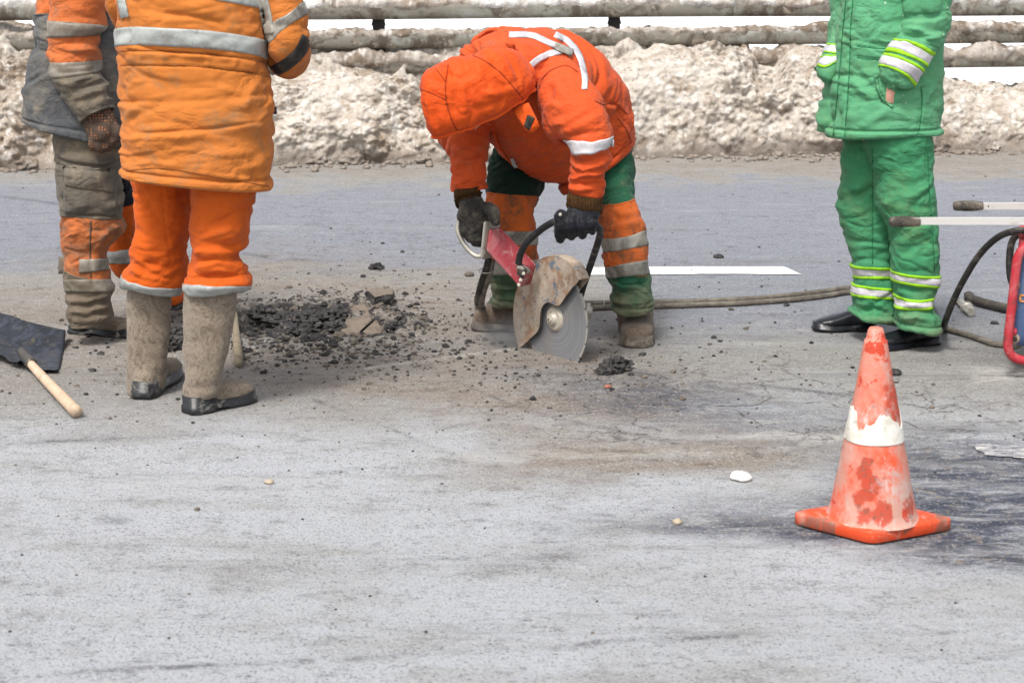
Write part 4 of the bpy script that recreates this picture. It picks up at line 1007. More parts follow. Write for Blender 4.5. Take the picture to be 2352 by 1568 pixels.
# ------------------------------------------------------------------ man in front on the left: orange padded jacket, felt boots
w = thing('person', 'person seen from behind in a faded orange padded jacket and grey felt boots', 'person', (*G(435, 950)[:2], 0), 'road workers')
Y = 5.45
bodyY = Y + 0.02
J = Loft([(400, -165, 500, -165, Y, .07), (330, -135, 570, -132, Y, .12), (275, -80, 606, -80, Y, .155), (268, -20, 606, -20, Y, .175), (271, 40, 609, 45, Y, .18), (272, 100, 613, 104, Y, .175), (272, 150, 619, 152, Y, .175),
          (276, 240, 627, 243, Y, .185), (281, 325, 626, 340, Y, .19), (284, 385, 622, 413, Y, .19), (287, 398, 620, 432, Y, .19)], 2.5)
st = [([(300, 116), (450, 122), (612, 140)], 3.0, -0.006), ([(285, 150), (450, 152), (615, 172)], 3.0, -0.005),
      ([(330, 120), (322, 150)], 5, 0.005), ([(380, 122), (372, 152)], 6, 0.005), ([(425, 122), (418, 152)], 5, 0.005), ([(480, 125), (476, 155)], 6, 0.005), ([(540, 132), (538, 160)], 6, 0.005),
      ([(284, 270), (320, 240), (400, 215)], 9, 0.006), ([(290, 330), (330, 300), (420, 285)], 8, 0.005), ([(600, 170), (575, 215), (560, 260)], 9, 0.007), ([(615, 230), (590, 300)], 8, 0.006), ([(625, 340), (590, 380), (540, 395)], 8, 0.006),
      ([(288, 384), (350, 372), (430, 384)], 7, 0.006), ([(430, 392), (520, 405), (600, 420)], 6, 0.005), ([(330, 352), (420, 345), (520, 362)], 8, 0.005), ([(420, 190), (500, 200), (590, 225)], 9, 0.004), ([(560, 30), (600, 60)], 10, -0.006), ([(300, 40), (280, 90)], 9, -0.005),
      ([(285, 205), (310, 190), (340, 186)], 7, 0.005), ([(380, 320), (460, 310), (540, 325)], 11, 0.005)]
J.build(230, 230, folds=[(0.004, 2.0, 11, 0.3, 5), (0.004, 5, 5, 1.8, 6)], strokes=st, disp=hemroll(0.962, 0.008, 0.007), seed=2)
jm = J.mesh(hem=0.06)
jacket = add('jacket', jm, M['ora_faded'], w)
add('reflective_band', J.band((72, 66, 97), (112, 108, 136), 0.005), M['tape_grey'], jacket)
add('reflective_band', J.band((-55, -46, -14), (-18, -8, 22), 0.005), M['tape_grey'], jacket)
SR = Loft([(585, -125, 640, -105, Y, .07), (592, -70, 686, -60, Y, .085), (600, -10, 697, -12, Y, .085), (608, 45, 706, 40, Y - .01, .085), (616, 105, 708, 72, Y - .01, .08), (619, 150, 702, 80, Y + .03, .072), (624, 163, 698, 94, Y + .10, .066), (630, 160, 692, 108, Y + .20, .06), (636, 148, 680, 112, Y + .28, .055)], 2.35)
SR.build(110, 90, folds=[(0.006, 4, 9, 1.0, 4)], strokes=[([(615, 95), (650, 70), (690, 62)], 8, 0.007), ([(620, 128), (660, 100), (700, 88)], 7, 0.007), ([(612, 80), (640, 90)], 8, -0.008)], seed=3)
sm = SR.mesh(cap1=True); sleeve = add('sleeve', sm, M['ora_faded'], jacket)
add('reflective_band', SR.band((62, 40, 2), (90, 68, 32), 0.004), M['tape_dirty'], jacket, label='scuffed grey tape on the right sleeve')
tr = bvh(sm, jm)
for pts in ([(276, 117), (360, 117), (450, 123), (540, 132), (614, 146)], [(277, 150), (360, 149), (450, 153), (540, 162), (618, 177)], [(291, 392), (370, 386), (450, 398), (540, 415), (618, 428)]):
    add('seam', strip(tr, pts, 2.0, n=60, m=3, off=.002, thick=.003), M['seam_tan'], jacket)
add('reflective_band', strip(tr, [(594, -40), (603, 0), (612, 40), (617, 78)], 26), M['tape_dirty'], jacket)
add('elbow_patch', strip(tr, [(630, 164), (660, 146), (688, 120), (706, 86)], 26, off=0.003), M['glove_grey'], jacket)
add('zip_pull', box(P(631, 254, Y - 0.02), (.006, 0, 0), (0, .004, 0), (0, 0, .012), .001), M['black_rubber'], jacket)
SLf = Loft([(300, -120, 250, -100, Y, .06), (236, -60, 300, -60, Y, .08), (240, -10, 305, -15, Y, .08), (252, 18, 312, 8, Y + .03, .075), (272, 36, 322, 18, Y + .12, .065), (285, 36, 322, 20, Y + .24, .055)], 2.2).build(80, 60, seed=4)
sm2 = SLf.mesh(cap1=True); add('sleeve', sm2, M['ora_faded'], jacket)
add('reflective_band', strip(bvh(sm2, jm), [(272, -40), (278, -5), (284, 22), (288, 40)], 18), M['tape_grey'], jacket)
# trousers: two legs in one garment
def trouser_leg(secs, nu, nv, folds, strokes, seed, nexp=2.3, disp=None, soft=1.0):
    return Loft(secs, nexp).build(nu, nv, folds=folds, strokes=strokes, seed=seed, disp=disp, soft=soft)
lY, rY = 5.63, 5.44
LL = trouser_leg([(308, 330, 450, 330, lY, .12), (307, 420, 445, 420, lY, .115), (311, 480, 442, 480, lY, .11), (315, 530, 437, 530, lY, .105), (304, 562, 433, 562, lY, .10), (296, 590, 430, 592, lY, .10), (284, 620, 428, 625, lY, .10), (278, 642, 424, 650, lY, .098), (286, 658, 412, 672, lY, .085)], 120, 150,
                 [(0.011, 3.5, 15, 0.8, 3, low_folds(0.55, 0.8)), (0.005, 6, 30, -0.5, 4, low_folds(0.6, 0.85))],
                 [([(300, 585), (340, 612), (400, 632)], 8, 0.011), ([(290, 612), (330, 635), (395, 645)], 6, 0.009), ([(430, 600), (390, 625), (350, 640)], 6, 0.008), ([(300, 560), (330, 570), (380, 600)], 9, 0.006), ([(425, 520), (395, 560), (370, 600)], 9, 0.006), ([(372, 430), (380, 520), (392, 600)], 3, -0.003), ([(330, 600), (380, 616)], 5, -0.008)], 5)
RL = trouser_leg([(430, 330, 600, 330, rY, .12), (436, 420, 590, 430, rY, .115), (438, 480, 578, 480, rY, .11), (434, 530, 576, 530, rY, .105), (436, 565, 566, 565, rY, .10), (437, 592, 552, 592, rY, .098), (428, 620, 574, 615, rY, .10), (422, 640, 578, 645, rY, .102), (422, 655, 572, 660, rY, .098), (428, 668, 556, 672, rY, .085)], 120, 150,
                 [(0.012, 3.5, 15, -0.8, 3, low_folds(0.5, 0.75)), (0.005, 6, 30, 0.5, 4, low_folds(0.6, 0.85))],
                 [([(440, 560), (490, 540), (570, 512)], 9, 0.008), ([(440, 600), (500, 596), (550, 592)], 6, -0.008), ([(432, 620), (500, 602), (565, 612)], 8, 0.011), ([(428, 640), (500, 632), (574, 640)], 6, -0.009), ([(560, 615), (540, 600), (500, 590)], 7, 0.010), ([(440, 580), (480, 575), (540, 580)], 7, 0.008), ([(575, 500), (540, 540), (480, 560)], 8, 0.006), ([(430, 650), (500, 648), (570, 655)], 6, 0.008)], 6)
ml, mr = LL.mesh(hem=0.04), RL.mesh(hem=0.04)
trousers = add('trousers', join(ml, mr), M['ora_trouser'], w)
add('reflective_band', LL.band((630, 655, 652), (656, 679, 671), 0.005, wob=.012), M['tape_grey'], trousers)
add('reflective_band', RL.band((652, 655, 654), (676, 691, 678), 0.005, wob=.012), M['tape_grey'], trousers)
boot(w, (326, 918), (396, 862), [(291, 640, 398, 640), (290, 690, 396, 690), (290, 760, 393, 760), (291, 830, 384, 830), (291, 880, 379, 870), (296, 905, 372, 900)], 'valenki', M['felt'], M['galosh'], 0.042, 0.062, 0.0016)
boot(w, (432, 952), (578, 918), [(420, 650, 546, 650), (419, 700, 545, 700), (420, 780, 530, 780), (421, 830, 520, 830), (422, 870, 512, 862), (424, 915, 505, 905)], 'valenki', M['felt'], M['galosh'], 0.036, 0.060, 0.0016)
q = lambda x, y, d=0.0: P(x, y, Y + d)
body(w, [[(q(372, 380, .17), .075), (q(360, 600, .20), .042), (ankle((326, 918), (396, 862)), .034)], [(q(510, 380), .085), (q(500, 600), .05), (ankle((432, 952), (578, 918)), .034)], [(q(440, 340), .13), (q(445, 150), .13), (q(447, -40), .135)], [(q(447, -120), .075), (q(447, -190), .055)],
         [(q(600, -90), .055), (q(655, 50), .042), (q(662, 125, .15), .036), (q(560, 110, .30), .028)], [(q(295, -90), .055), (q(278, 0, .02), .042), (q(300, 25, .2), .034), (q(380, 60, .33), .028)]], head_blobs(q(447, -255, .02), (0.1, 1, -.2)))
for hp, tp in (((560, 110), (520, 118)), ((380, 60), (420, 75))):
    c = q(hp[0], hp[1], .32); t_ = q(tp[0], tp[1], .34)
    gl = fuse([ellipsoid(c, .05, .03, .045, 3)] + fingers([c + [0, .01, z] for z in (.03, .01, -.01, -.03)], [t_ + [0, .02, z] for z in (.025, .008, -.01, -.026)], [.012, .013, .012, .010], (0, .02, 0)) + fingers([c + [0, -.01, .03]], [t_ + [0, -.02, .04]], [.013], (0, 0, .015)), 0.005, 4)
    add('glove', gl, M['glove_grey'], w)

# ------------------------------------------------------------------ man at the far left: grey and orange work clothes
w = thing('person', 'person at the edge in soiled grey and orange work clothes with a dotted knit glove', 'person', (*G(220, 778)[:2], 0), 'road workers')
Y = 6.48
J = Loft([(140, -165, 225, -165, Y, .07), (108, -120, 262, -120, Y, .12), (94, -50, 285, -50, Y, .155), (89, 20, 292, 20, Y, .165), (85, 80, 296, 80, Y, .17), (77, 130, 300, 130, Y, .175), (66, 188, 303, 190, Y, .185), (59, 245, 306, 255, Y, .195), (58, 268, 307, 310, Y, .20), (61, 276, 308, 334, Y, .20)], 2.3)
J.build(200, 190, folds=[(0.005, 3, 4, 1.2, 5)], strokes=[([(190, 292), (189, 345)], 3, -0.005), ([(75, 260), (100, 240), (120, 200)], 10, 0.006), ([(92, 40), (88, 120)], 8, 0.004), ([(80, 300), (120, 300), (170, 320)], 12, 0.005), ([(110, 60), (100, 140), (110, 220)], 16, 0.006), ([(130, 240), (160, 300)], 10, -0.005)], disp=hemroll(0.955, 0.008, 0.007), seed=7)
jm = J.mesh(hem=0.06)
jacket = add('jacket', jm, [M['ora_sleeve'], M['grey_cloth']], w, mi=padmi(J.zone([(36, 30, 30)]), len(jm[1])))
YS = 6.30
add('seam', J.seam((36, 30, 30)), M['grey_cloth'], jacket)
SR = Loft([(118, -120, 205, -125, YS + .06, .08), (110, -60, 235, -60, YS + .02, .10), (113, 0, 241, 0, YS, .10), (112, 45, 240, 55, YS, .10), (112, 88, 227, 84, YS, .095), (112, 130, 233, 124, YS, .095), (121, 172, 236, 160, YS, .09), (138, 214, 247, 198, YS - .01, .085), (160, 254, 258, 222, YS - .02, .08), (186, 288, 266, 244, YS - .03, .075)], 2.25)
SR.build(120, 150, folds=[(0.010, 4, 17, 1.5, 4, lambda VV, PH: sstep(0.4, 0.6, VV))], strokes=[([(150, 152), (190, 150), (232, 140)], 5, -0.008), ([(160, 205), (200, 200), (245, 190)], 6, -0.014), ([(150, 190), (190, 184), (240, 178)], 7, 0.013), ([(165, 225), (205, 216), (248, 206)], 7, 0.012), ([(120, 180), (160, 195), (190, 205)], 7, 0.010), ([(225, 180), (200, 186), (178, 195)], 5, -0.010), ([(130, 112), (170, 118), (226, 110)], 7, 0.007), ([(226, 82), (190, 95), (150, 100)], 7, -0.007), ([(175, 240), (200, 260), (240, 262)], 8, 0.006)], seed=8)
sm = SR.mesh(hem=0.05)
sleeve = add('sleeve', sm, [M['ora_sleeve'], M['grey_mud']], jacket, mi=padmi(SR.zone([(172, 174, 158)]), len(sm[1])))
add('seam', SR.seam((172, 174, 158)), M['grey_mud'], jacket)
add('reflective_band', SR.band((48, 52, 58), (86, 86, 82), 0.005), M['tape_mud'], jacket)
add('reflective_band', SR.band((142, 144, 138), (172, 175, 162), 0.005), M['tape_mud'], jacket)
c = [P(222, 272, YS - .01), P(236, 300, YS - .02), P(238, 322, YS - .02)]
roots = [P(x, y, YS - .05) for x, y in ((214, 318), (228, 322), (244, 320), (258, 314))]
tips = [P(x, y, YS - .005) for x, y in ((220, 338), (236, 342), (252, 338), (264, 328))]
gl = fuse([Loft([(180, 268, 250, 232, YS - .03, .042), (192, 296, 262, 258, YS - .03, .048), (200, 312, 271, 282, YS - .03, .055), (205, 328, 272, 306, YS - .03, .055), (212, 338, 268, 326, YS - .03, .045), (222, 341, 258, 335, YS - .03, .03)], 2.3).build(40, 30).mesh(cap1=True)] + fingers(roots, tips, [.018, .019, .018, .015], (0, -.022, -.012)) + fingers([P(262, 290, YS - .04)], [P(274, 318, YS - .05)], [.018], (.008, -.01, 0)), 0.005, 4)
add('glove', gl, M['glove_dot'], w, label='brown knit glove with orange rubber dots')
N1 = trouser_leg([(150, 240, 300, 240, Y - .02, .14), (126, 320, 284, 320, Y - .04, .14), (128, 380, 276, 388, Y - .04, .135), (138, 440, 277, 442, Y - .05, .125), (146, 497, 279, 500, Y - .05, .12), (140, 533, 281, 530, Y - .05, .115), (146, 572, 256, 566, Y - .05, .10), (150, 605, 250, 605, Y - .05, .095), (150, 640, 257, 640, Y - .05, .095), (149, 670, 260, 668, Y - .05, .095), (150, 700, 258, 698, Y - .05, .095), (151, 722, 262, 720, Y - .05, .095), (154, 744, 258, 732, Y - .05, .088)], 130, 190,
                 [(0.011, 3.5, 17, 0.6, 3, low_folds(0.76, 0.9)), (0.007, 4, 8, 1.5, 4, lambda VV, PH: sstep(.55, .7, VV))],
                 [([(212, 497), (208, 560), (212, 640)], 2.5, -0.004), ([(275, 520), (240, 540), (215, 575)], 8, 0.010), ([(180, 520), (160, 545)], 8, 0.008), ([(150, 700), (200, 706), (255, 690)], 6, -0.010), ([(152, 722), (200, 730), (258, 712)], 6, -0.010), ([(150, 688), (200, 692), (258, 680)], 6, 0.010), ([(152, 712), (200, 716), (258, 702)], 6, 0.010), ([(170, 655), (210, 650)], 6, 0.006), ([(268, 485), (230, 480), (180, 482)], 6, -0.008), ([(140, 425), (180, 470), (230, 486)], 10, 0.008)], 9)
N2 = trouser_leg([(210, 240, 318, 240, Y + .18, .12), (214, 330, 316, 330, Y + .22, .12), (228, 420, 312, 415, Y + .26, .115), (246, 480, 318, 472, Y + .30, .11), (256, 535, 322, 525, Y + .33, .105), (254, 575, 322, 572, Y + .36, .10), (268, 620, 345, 615, Y + .38, .09), (310, 660, 395, 650, Y + .40, .09), (350, 690, 425, 676, Y + .40, .085), (366, 704, 422, 692, Y + .40, .08)], 90, 110, [(0.008, 4, 12, 0.6, 3)], [], 10)
m1, m2 = N1.mesh(hem=0.04), N2.mesh(hem=0.04)
z1, z2 = padmi(N1.zone([(490, 500, 500), (610, 640, 640)]), len(m1[1])), padmi(N2.zone([(490, 480, 462)]), len(m2[1]))
mi = np.concatenate([np.array([0, 1, 2])[z1], np.array([3, 4])[z2]])
trousers = add('trousers', join(m1, m2), [M['grey_mud'], M['ora_mud'], M['brown_mud'], M['navy'], M['ora_trouser']], w, mi=mi)
add('reflective_band', N1.band((642, 642, 640), (668, 672, 668), 0.005), M['tape_mud'], trousers)
add('reflective_band', N2.band((573, 576, 570), (602, 606, 602), 0.005), M['tape_grey'], trousers)
trn = bvh(m1); add('seam', strip(trn, [(208, 505), (207, 560), (206, 610), (208, 635)], 2.2, n=30, m=3, off=.002, thick=.003), M['grey_mud'], trousers)
add('seam', N1.seam((490, 500, 500)), M['grey_mud'], trousers)
add('seam', N1.seam((610, 640, 640)), M['brown_mud'], trousers)
add('seam', N2.seam((490, 480, 462)), M['navy'], trousers)
tr = bvh(m1)
add('pocket_flap', decal(tr, [(150, 381), (262, 391), (260, 443), (151, 426)], 22, 12, 0.008, 0.010, 0.005), M['flap_mud'], trousers)
add('cargo_pocket', decal(tr, [(145, 420), (266, 432), (272, 497), (150, 490)], 22, 12, 0.003, 0.003, 0.006), M['grey_mud'], trousers)
add('strap', decal(tr, [(183, 596), (246, 593), (248, 620), (182, 627)], 16, 8, 0.006, 0.005, 0.002), M['tape_mud'], trousers)
add('strap', shell(np.array([[P(150 - 8 * j, 590 + 13 * i, Y - .05 + .01 * j) for j in range(3)] for i in range(4)]), 0.004), M['brown_mud'], trousers)
boot(w, (166, 764), (316, 774), [(158, 690, 254, 690), (158, 725, 248, 722), (160, 752, 240, 748)], 'boot', M['boot_brown'], M['galosh'], 0.030, 0.036)
boot(w, (372, 712), (478, 700), [(372, 670, 424, 665), (374, 700, 420, 695)], 'boot', M['felt'], M['galosh'], 0.024)
q = lambda x, y, d=0.0: P(x, y, Y + d)
body(w, [[(q(208, 330, -.02), .085), (q(205, 560, -.04), .05), (ankle((166, 764), (316, 774)), .032)], [(q(262, 330, .22), .08), (q(290, 560, .34), .046), (ankle((372, 712), (478, 700)), .03)], [(q(200, 270), .125), (q(195, 120), .125), (q(190, -40), .125)], [(q(190, -120), .07), (q(192, -185), .052)],
         [(q(165, -80, -.1), .052), (q(172, 110, -.18), .042), (q(212, 235, -.2), .028)], [(q(270, -80, .1), .05), (q(285, 100, .12), .04), (q(280, 220, .05), .03)]], head_blobs(q(196, -240), (0.8, .5, -.2)))
sm3 = Loft([(245, -120, 290, -110, Y + .1, .07), (262, -50, 312, -50, Y + .13, .08), (262, 60, 318, 60, Y + .14, .08), (258, 150, 312, 160, Y + .12, .075), (254, 215, 300, 230, Y + .06, .065)], 2.2).build(70, 60, seed=11).mesh(hem=.04)
add('sleeve', sm3, M['grey_cloth'], jacket)

# ------------------------------------------------------------------ man with the saw: orange hooded jacket, bent double
w = thing('person', 'person in a bright orange hooded jacket bending over the saw', 'person', (*G(1320, 785)[:2], 0), 'road workers')
T = Loft([(1128, 128, 1116, 190, 6.26, .06), (1146, 94, 1108, 232, 6.28, .165), (1182, 77, 1108, 262, 6.3, .20), (1228, 72, 1122, 300, 6.36, .225), (1280, 78, 1140, 335, 6.42, .23), (1345, 100, 1160, 362, 6.5, .225), (1405, 146, 1185, 385, 6.58, .215), (1437, 200, 1212, 395, 6.63, .21), (1450, 255, 1240, 398, 6.67, .205), (1457, 305, 1275, 415, 6.68, .20), (1455, 335, 1300, 440, 6.68, .20)], 2.25)
st = [([(1241, 384), (1270, 330), (1300, 280)], 10, 0.008), ([(1440, 240), (1400, 250), (1370, 235)], 7, 0.010), ([(1432, 262), (1410, 240), (1390, 236)], 4, -0.010), ([(1455, 300), (1430, 270), (1420, 250)], 3, -0.005), ([(1400, 180), (1385, 215), (1375, 235)], 8, 0.010), ([(1380, 160), (1372, 210)], 7, -0.008), ([(1430, 330), (1400, 380)], 10, 0.006),
      ([(1215, 392), (1180, 345), (1155, 300)], 9, 0.008), ([(1250, 370), (1220, 330), (1190, 300)], 9, 0.008), ([(1178, 108), (1200, 140), (1205, 165)], 3, -0.004), ([(1160, 130), (1178, 158)], 9, -0.012), ([(1170, 165), (1182, 150), (1178, 135)], 6, 0.012), ([(1240, 110), (1300, 140)], 14, 0.006), ([(1300, 300), (1280, 360)], 10, -0.007), ([(1410, 300), (1390, 350), (1360, 400)], 10, 0.008)]
T.build(220, 200, folds=[(0.007, 3, 5, 1.6, 5, lambda VV, PH: sstep(.3, .6, VV))], strokes=st, disp=hemroll(0.95, 0.006, 0.006), seed=12)
jm = T.mesh(hem=0.08)
jacket = add('jacket', jm, M['ora_coat'], w)
SA = Loft([(1232, 200, 1320, 148, 6.28, .085), (1231, 228, 1352, 196, 6.18, .115), (1238, 252, 1377, 240, 6.10, .12), (1250, 285, 1399, 272, 6.03, .115), (1276, 310, 1408, 298, 5.99, .10), (1302, 328, 1404, 322, 5.98, .088), (1308, 345, 1401, 342, 5.98, .082), (1306, 373, 1400, 372, 5.99, .082), (1308, 402, 1393, 405, 6.0, .078), (1306, 425, 1390, 430, 6.0, .078), (1304, 442, 1386, 455, 6.0, .07)], 2.2)
SA.build(140, 190, folds=[(0.011, 3.5, 16, 1.0, 4, lambda VV, PH: sstep(.45, .7, VV)), (0.006, 4, 7, -1.5, 6)],
         strokes=[([(1247, 262), (1252, 285), (1265, 305)], 5, -0.012), ([(1250, 250), (1270, 240), (1290, 250)], 8, 0.012), ([(1258, 290), (1300, 280), (1350, 250)], 8, 0.012), ([(1285, 308), (1340, 285), (1390, 262)], 8, 0.011), ([(1300, 318), (1350, 305), (1400, 300)], 5, -0.009), ([(1310, 362), (1350, 352), (1395, 350)], 7, 0.010), ([(1306, 380), (1340, 390), (1392, 378)], 6, 0.009), ([(1308, 412), (1345, 402), (1390, 400)], 6, 0.011), ([(1306, 420), (1345, 424), (1388, 420)], 5, -0.010), ([(1306, 432), (1345, 436), (1388, 442)], 6, 0.009), ([(1280, 180), (1285, 220)], 9, 0.008), ([(1310, 175), (1320, 220)], 9, 0.007), ([(1262, 190), (1262, 230)], 8, -0.007)], seed=13)
sm = SA.mesh(hem=0.05); add('sleeve', sm, M['ora_coat'], jacket)
SB = Loft([(1060, 170, 1150, 200, 6.42, .09), (1022, 240, 1130, 255, 6.38, .11), (1006, 296, 1126, 305, 6.32, .11), (1022, 332, 1124, 342, 6.28, .10), (1031, 360, 1122, 366, 6.25, .09), (1035, 390, 1120, 388, 6.24, .085), (1037, 418, 1118, 415, 6.24, .082), (1041, 440, 1116, 431, 6.24, .072)], 2.2)
SB.build(120, 150, folds=[(0.010, 3.5, 15, -0.8, 4, lambda VV, PH: sstep(.3, .5, VV))], strokes=[([(1035, 350), (1075, 342), (1120, 332)], 6, 0.010), ([(1040, 362), (1080, 362), (1115, 348)], 5, -0.010), ([(1034, 378), (1075, 372), (1118, 362)], 6, 0.010), ([(1038, 425), (1075, 412), (1115, 412)], 6, 0.008), ([(1045, 325), (1070, 338), (1100, 345)], 6, -0.010)], seed=14)
sm2 = SB.mesh(hem=0.05); add('sleeve', sm2, M['ora_coat'], jacket)
add('reflective_band', SA.band((322, 324, 312), (350, 350, 337), 0.006, wob=.01), M['tape_clean'], jacket, label='white tape torn loose at the elbow')
add('loose_tape_end', shell(np.array([[P(1397 + 6 * i, 318 + 8 * j + 2 * i, 5.97 - .01 * i) for i in range(3)] for j in range(3)]), 0.003), M['tape_clean'], jacket)
tr = bvh(jm, sm)
add('reflective_band', strip(tr, [(1170, 81), (1222, 83), (1262, 100), (1290, 112), (1312, 126)], 13), M['tape_clean'], jacket)
add('reflective_band', strip(tr, [(1290, 118), (1258, 126), (1225, 145), (1204, 175), (1199, 205), (1203, 225)], 14), M['tape_clean'], jacket)
add('reflective_band', strip(tr, [(1274, 80), (1304, 96), (1326, 122), (1338, 155), (1343, 185), (1342, 206)], 13), M['tape_clean'], jacket)
add('tape_overlap', strip(tr, [(1272, 108), (1290, 116), (1312, 124)], 16, n=14, off=0.010), M['tape_dirty'], jacket)
for pts in ([(1238, 236), (1238, 205), (1250, 176), (1276, 157), (1304, 152), (1326, 166)], [(1164, 100), (1188, 128), (1200, 165)], [(1196, 196), (1216, 202), (1238, 210)], [(1366, 232), (1385, 240), (1412, 236), (1440, 262)], [(1412, 236), (1424, 215), (1424, 190)], [(1418, 270), (1440, 300), (1450, 330)]):
    add('seam', strip(tr, pts, 2.0, n=40, m=3, off=.0025, thick=.003), M['seam_orange'], jacket)
# hood
H = Loft([(1136, 148, 1203, 228, 6.20, .085), (1104, 130, 1190, 240, 6.13, .13), (1075, 122, 1152, 264, 6.08, .145), (1042, 131, 1100, 290, 6.05, .145), (1010, 147, 1055, 306, 6.03, .135), (986, 162, 1024, 313, 6.02, .115), (971, 184, 1001, 311, 6.02, .10), (966, 200, 990, 298, 6.02, .085)], 2.7)
H.build(150, 140, folds=[(0.007, 3, 4, 1.0, 5)], strokes=[([(1028, 158), (1022, 215), (1032, 260), (1050, 303)], 2.5, -0.005), ([(968, 200), (1000, 214), (1026, 228)], 2.5, -0.004), ([(1085, 130), (1125, 160), (1170, 205), (1205, 240)], 4, 0.004), ([(1090, 215), (1110, 250)], 10, 0.005), ([(1000, 240), (1005, 290)], 8, -0.005), ([(985, 180), (1015, 160)], 10, 0.005), ([(1060, 180), (1100, 200)], 14, 0.004), ([(1190, 200), (1140, 215), (1080, 210)], 9, 0.008), ([(1185, 222), (1130, 240), (1080, 250)], 8, -0.008), ([(1110, 140), (1120, 180), (1115, 215)], 9, -0.007), ([(1050, 150), (1060, 200), (1070, 260)], 12, 0.006), ([(1140, 160), (1160, 200)], 7, 0.009)], seed=15, soft=0.9)
hv, hf = H.mesh(cap0=False, cap1=True)
nu = H.nu; keep = []
for f in hf:
    js = [i % nu for i in f if i < H.nv * nu]; cs = np.mean([math.cos(2 * math.pi * j_ / nu) for j_ in js])
    if not (cs > 0.86 and f[0] < H.nv * nu): keep.append(f)
hood = add('hood', (hv, keep), M['ora_hood'], jacket)
rimj = int(round((1 - math.acos(0.86) / (2 * math.pi)) * nu)) % nu
add('hood_rim', tube(H.S[2:-4, rimj] + H.N[2:-4, rimj] * 0.002, 0.0055, n=70, k=8), M['ora_hood'], jacket)
trh = bvh((hv, keep))
for pts in ([(1030, 148), (1023, 190), (1025, 235), (1036, 272), (1050, 301)], [(969, 206), (996, 216), (1024, 230)], [(1078, 124), (1112, 140), (1150, 168), (1182, 204), (1208, 234)], [(1000, 157), (1016, 178), (1024, 190)]):
    add('seam', strip(trh, pts, 2.0, n=40, m=3, off=.0025, thick=.003), M['seam_orange'], jacket)
fl = np.zeros((7, 9, 3))
for i in range(7):
    for k in range(9):
        a, b = i / 6, k / 8
        x = (1176 * (1 - b) + 1213 * b) * (1 - a) + (1206 * (1 - b) + 1240 * b) * a; y = (250 * (1 - b) + 236 * b) * (1 - a) + (300 * (1 - b) + 290 * b) * a + 10 * a * math.sin(b * 3)
        fl[i, k] = P(x, y, 6.04 - 0.02 * math.sin(a * 2) - 0.02 * b)
flap = shell(fl, 0.008); add('collar_flap', flap, M['ora_hood'], jacket)
add('hook_tape', decal(bvh(flap), [(1212, 264), (1229, 271), (1216, 300), (1203, 290)], 8, 8, 0.002, 0.003), M['glove_grey'], jacket)
trb = bvh(jm)
add('placket', strip(trb, [(1130, 285), (1140, 325), (1158, 358), (1185, 388)], 9, off=0.006), M['ora_hood'], jacket)
add('reflective_band', strip(trb, [(1178, 362), (1188, 382)], 7, n=8, off=0.010), M['tape_clean'], jacket)
# trousers
A1 = trouser_leg([(1140, 300, 1290, 300, 6.72, .13), (1122, 395, 1262, 385, 6.68, .13), (1114, 446, 1237, 455, 6.6, .125), (1116, 500, 1230, 500, 6.56, .12), (1122, 545, 1236, 545, 6.56, .115), (1122, 590, 1235, 590, 6.58, .11), (1122, 635, 1222, 635, 6.62, .10), (1127, 675, 1212, 675, 6.63, .09), (1132, 698, 1206, 700, 6.63, .085)], 110, 150, [(0.008, 3.5, 12, 0.6, 3), (0.006, 4, 22, -.5, 4, low_folds(.7, .85))], [([(1150, 520), (1190, 510), (1228, 500)], 8, 0.008), ([(1130, 680), (1170, 676), (1205, 684)], 6, -0.008), ([(1130, 660), (1160, 664)], 6, 0.008)], 16, disp=hemroll(.96, .006, .005))
A2 = trouser_leg([(1340, 300, 1452, 290, 6.72, .13), (1360, 390, 1458, 380, 6.66, .13), (1378, 465, 1459, 458, 6.58, .125), (1376, 512, 1476, 505, 6.52, .12), (1381, 548, 1488, 534, 6.48, .115), (1381, 577, 1490, 564, 6.46, .11), (1389, 612, 1492, 600, 6.46, .105), (1397, 640, 1494, 628, 6.47, .10), (1400, 681, 1503, 678, 6.47, .10), (1407, 706, 1504, 700, 6.47, .10), (1412, 722, 1502, 712, 6.47, .095)], 130, 180, [(0.009, 3.5, 9, 1.0, 3), (0.007, 4, 18, .5, 4, low_folds(.72, .85))], [([(1385, 478), (1420, 500), (1470, 505)], 7, -0.010), ([(1380, 495), (1430, 490), (1470, 480)], 9, 0.010), ([(1384, 525), (1430, 518), (1480, 500)], 8, 0.009), ([(1400, 690), (1450, 700), (1500, 685)], 7, 0.008), ([(1402, 670), (1450, 660), (1498, 668)], 8, 0.007), ([(1410, 650), (1440, 656), (1470, 650)], 8, 0.007)], 17, disp=hemroll(.958, .008, .007))
m1, m2 = A1.mesh(hem=.04), A2.mesh(hem=.04)
z1, z2 = padmi(A1.zone([(447, 450, 458), (604, 626, 626)]), len(m1[1])), padmi(A2.zone([(474, 466, 456), (610, 632, 625)]), len(m2[1]))
trousers = add('trousers', join(m1, m2), [M['green_dark'], M['ora_leg'], M['green_shaded']], w, mi=np.concatenate([np.array([2, 1, 0])[z1], np.array([0, 1, 0])[z2]]))  # left thigh below the jacket gets the green with shade painted in
add('reflective_band', A1.band((530, 532, 528), (562, 564, 560), 0.005), M['tape_dirty'], trousers)
add('reflective_band', A1.band((592, 596, 592), (625, 630, 626), 0.005), M['tape_dirty'], trousers)
add('reflective_band', A2.band((552, 543, 533), (579, 573, 563), 0.005), M['tape_dirty'], trousers)
add('reflective_band', A2.band((612, 604, 594), (637, 634, 626), 0.005), M['tape_dirty'], trousers)
add('seam', A1.seam((447, 450, 458)), M['ora_leg'], trousers)
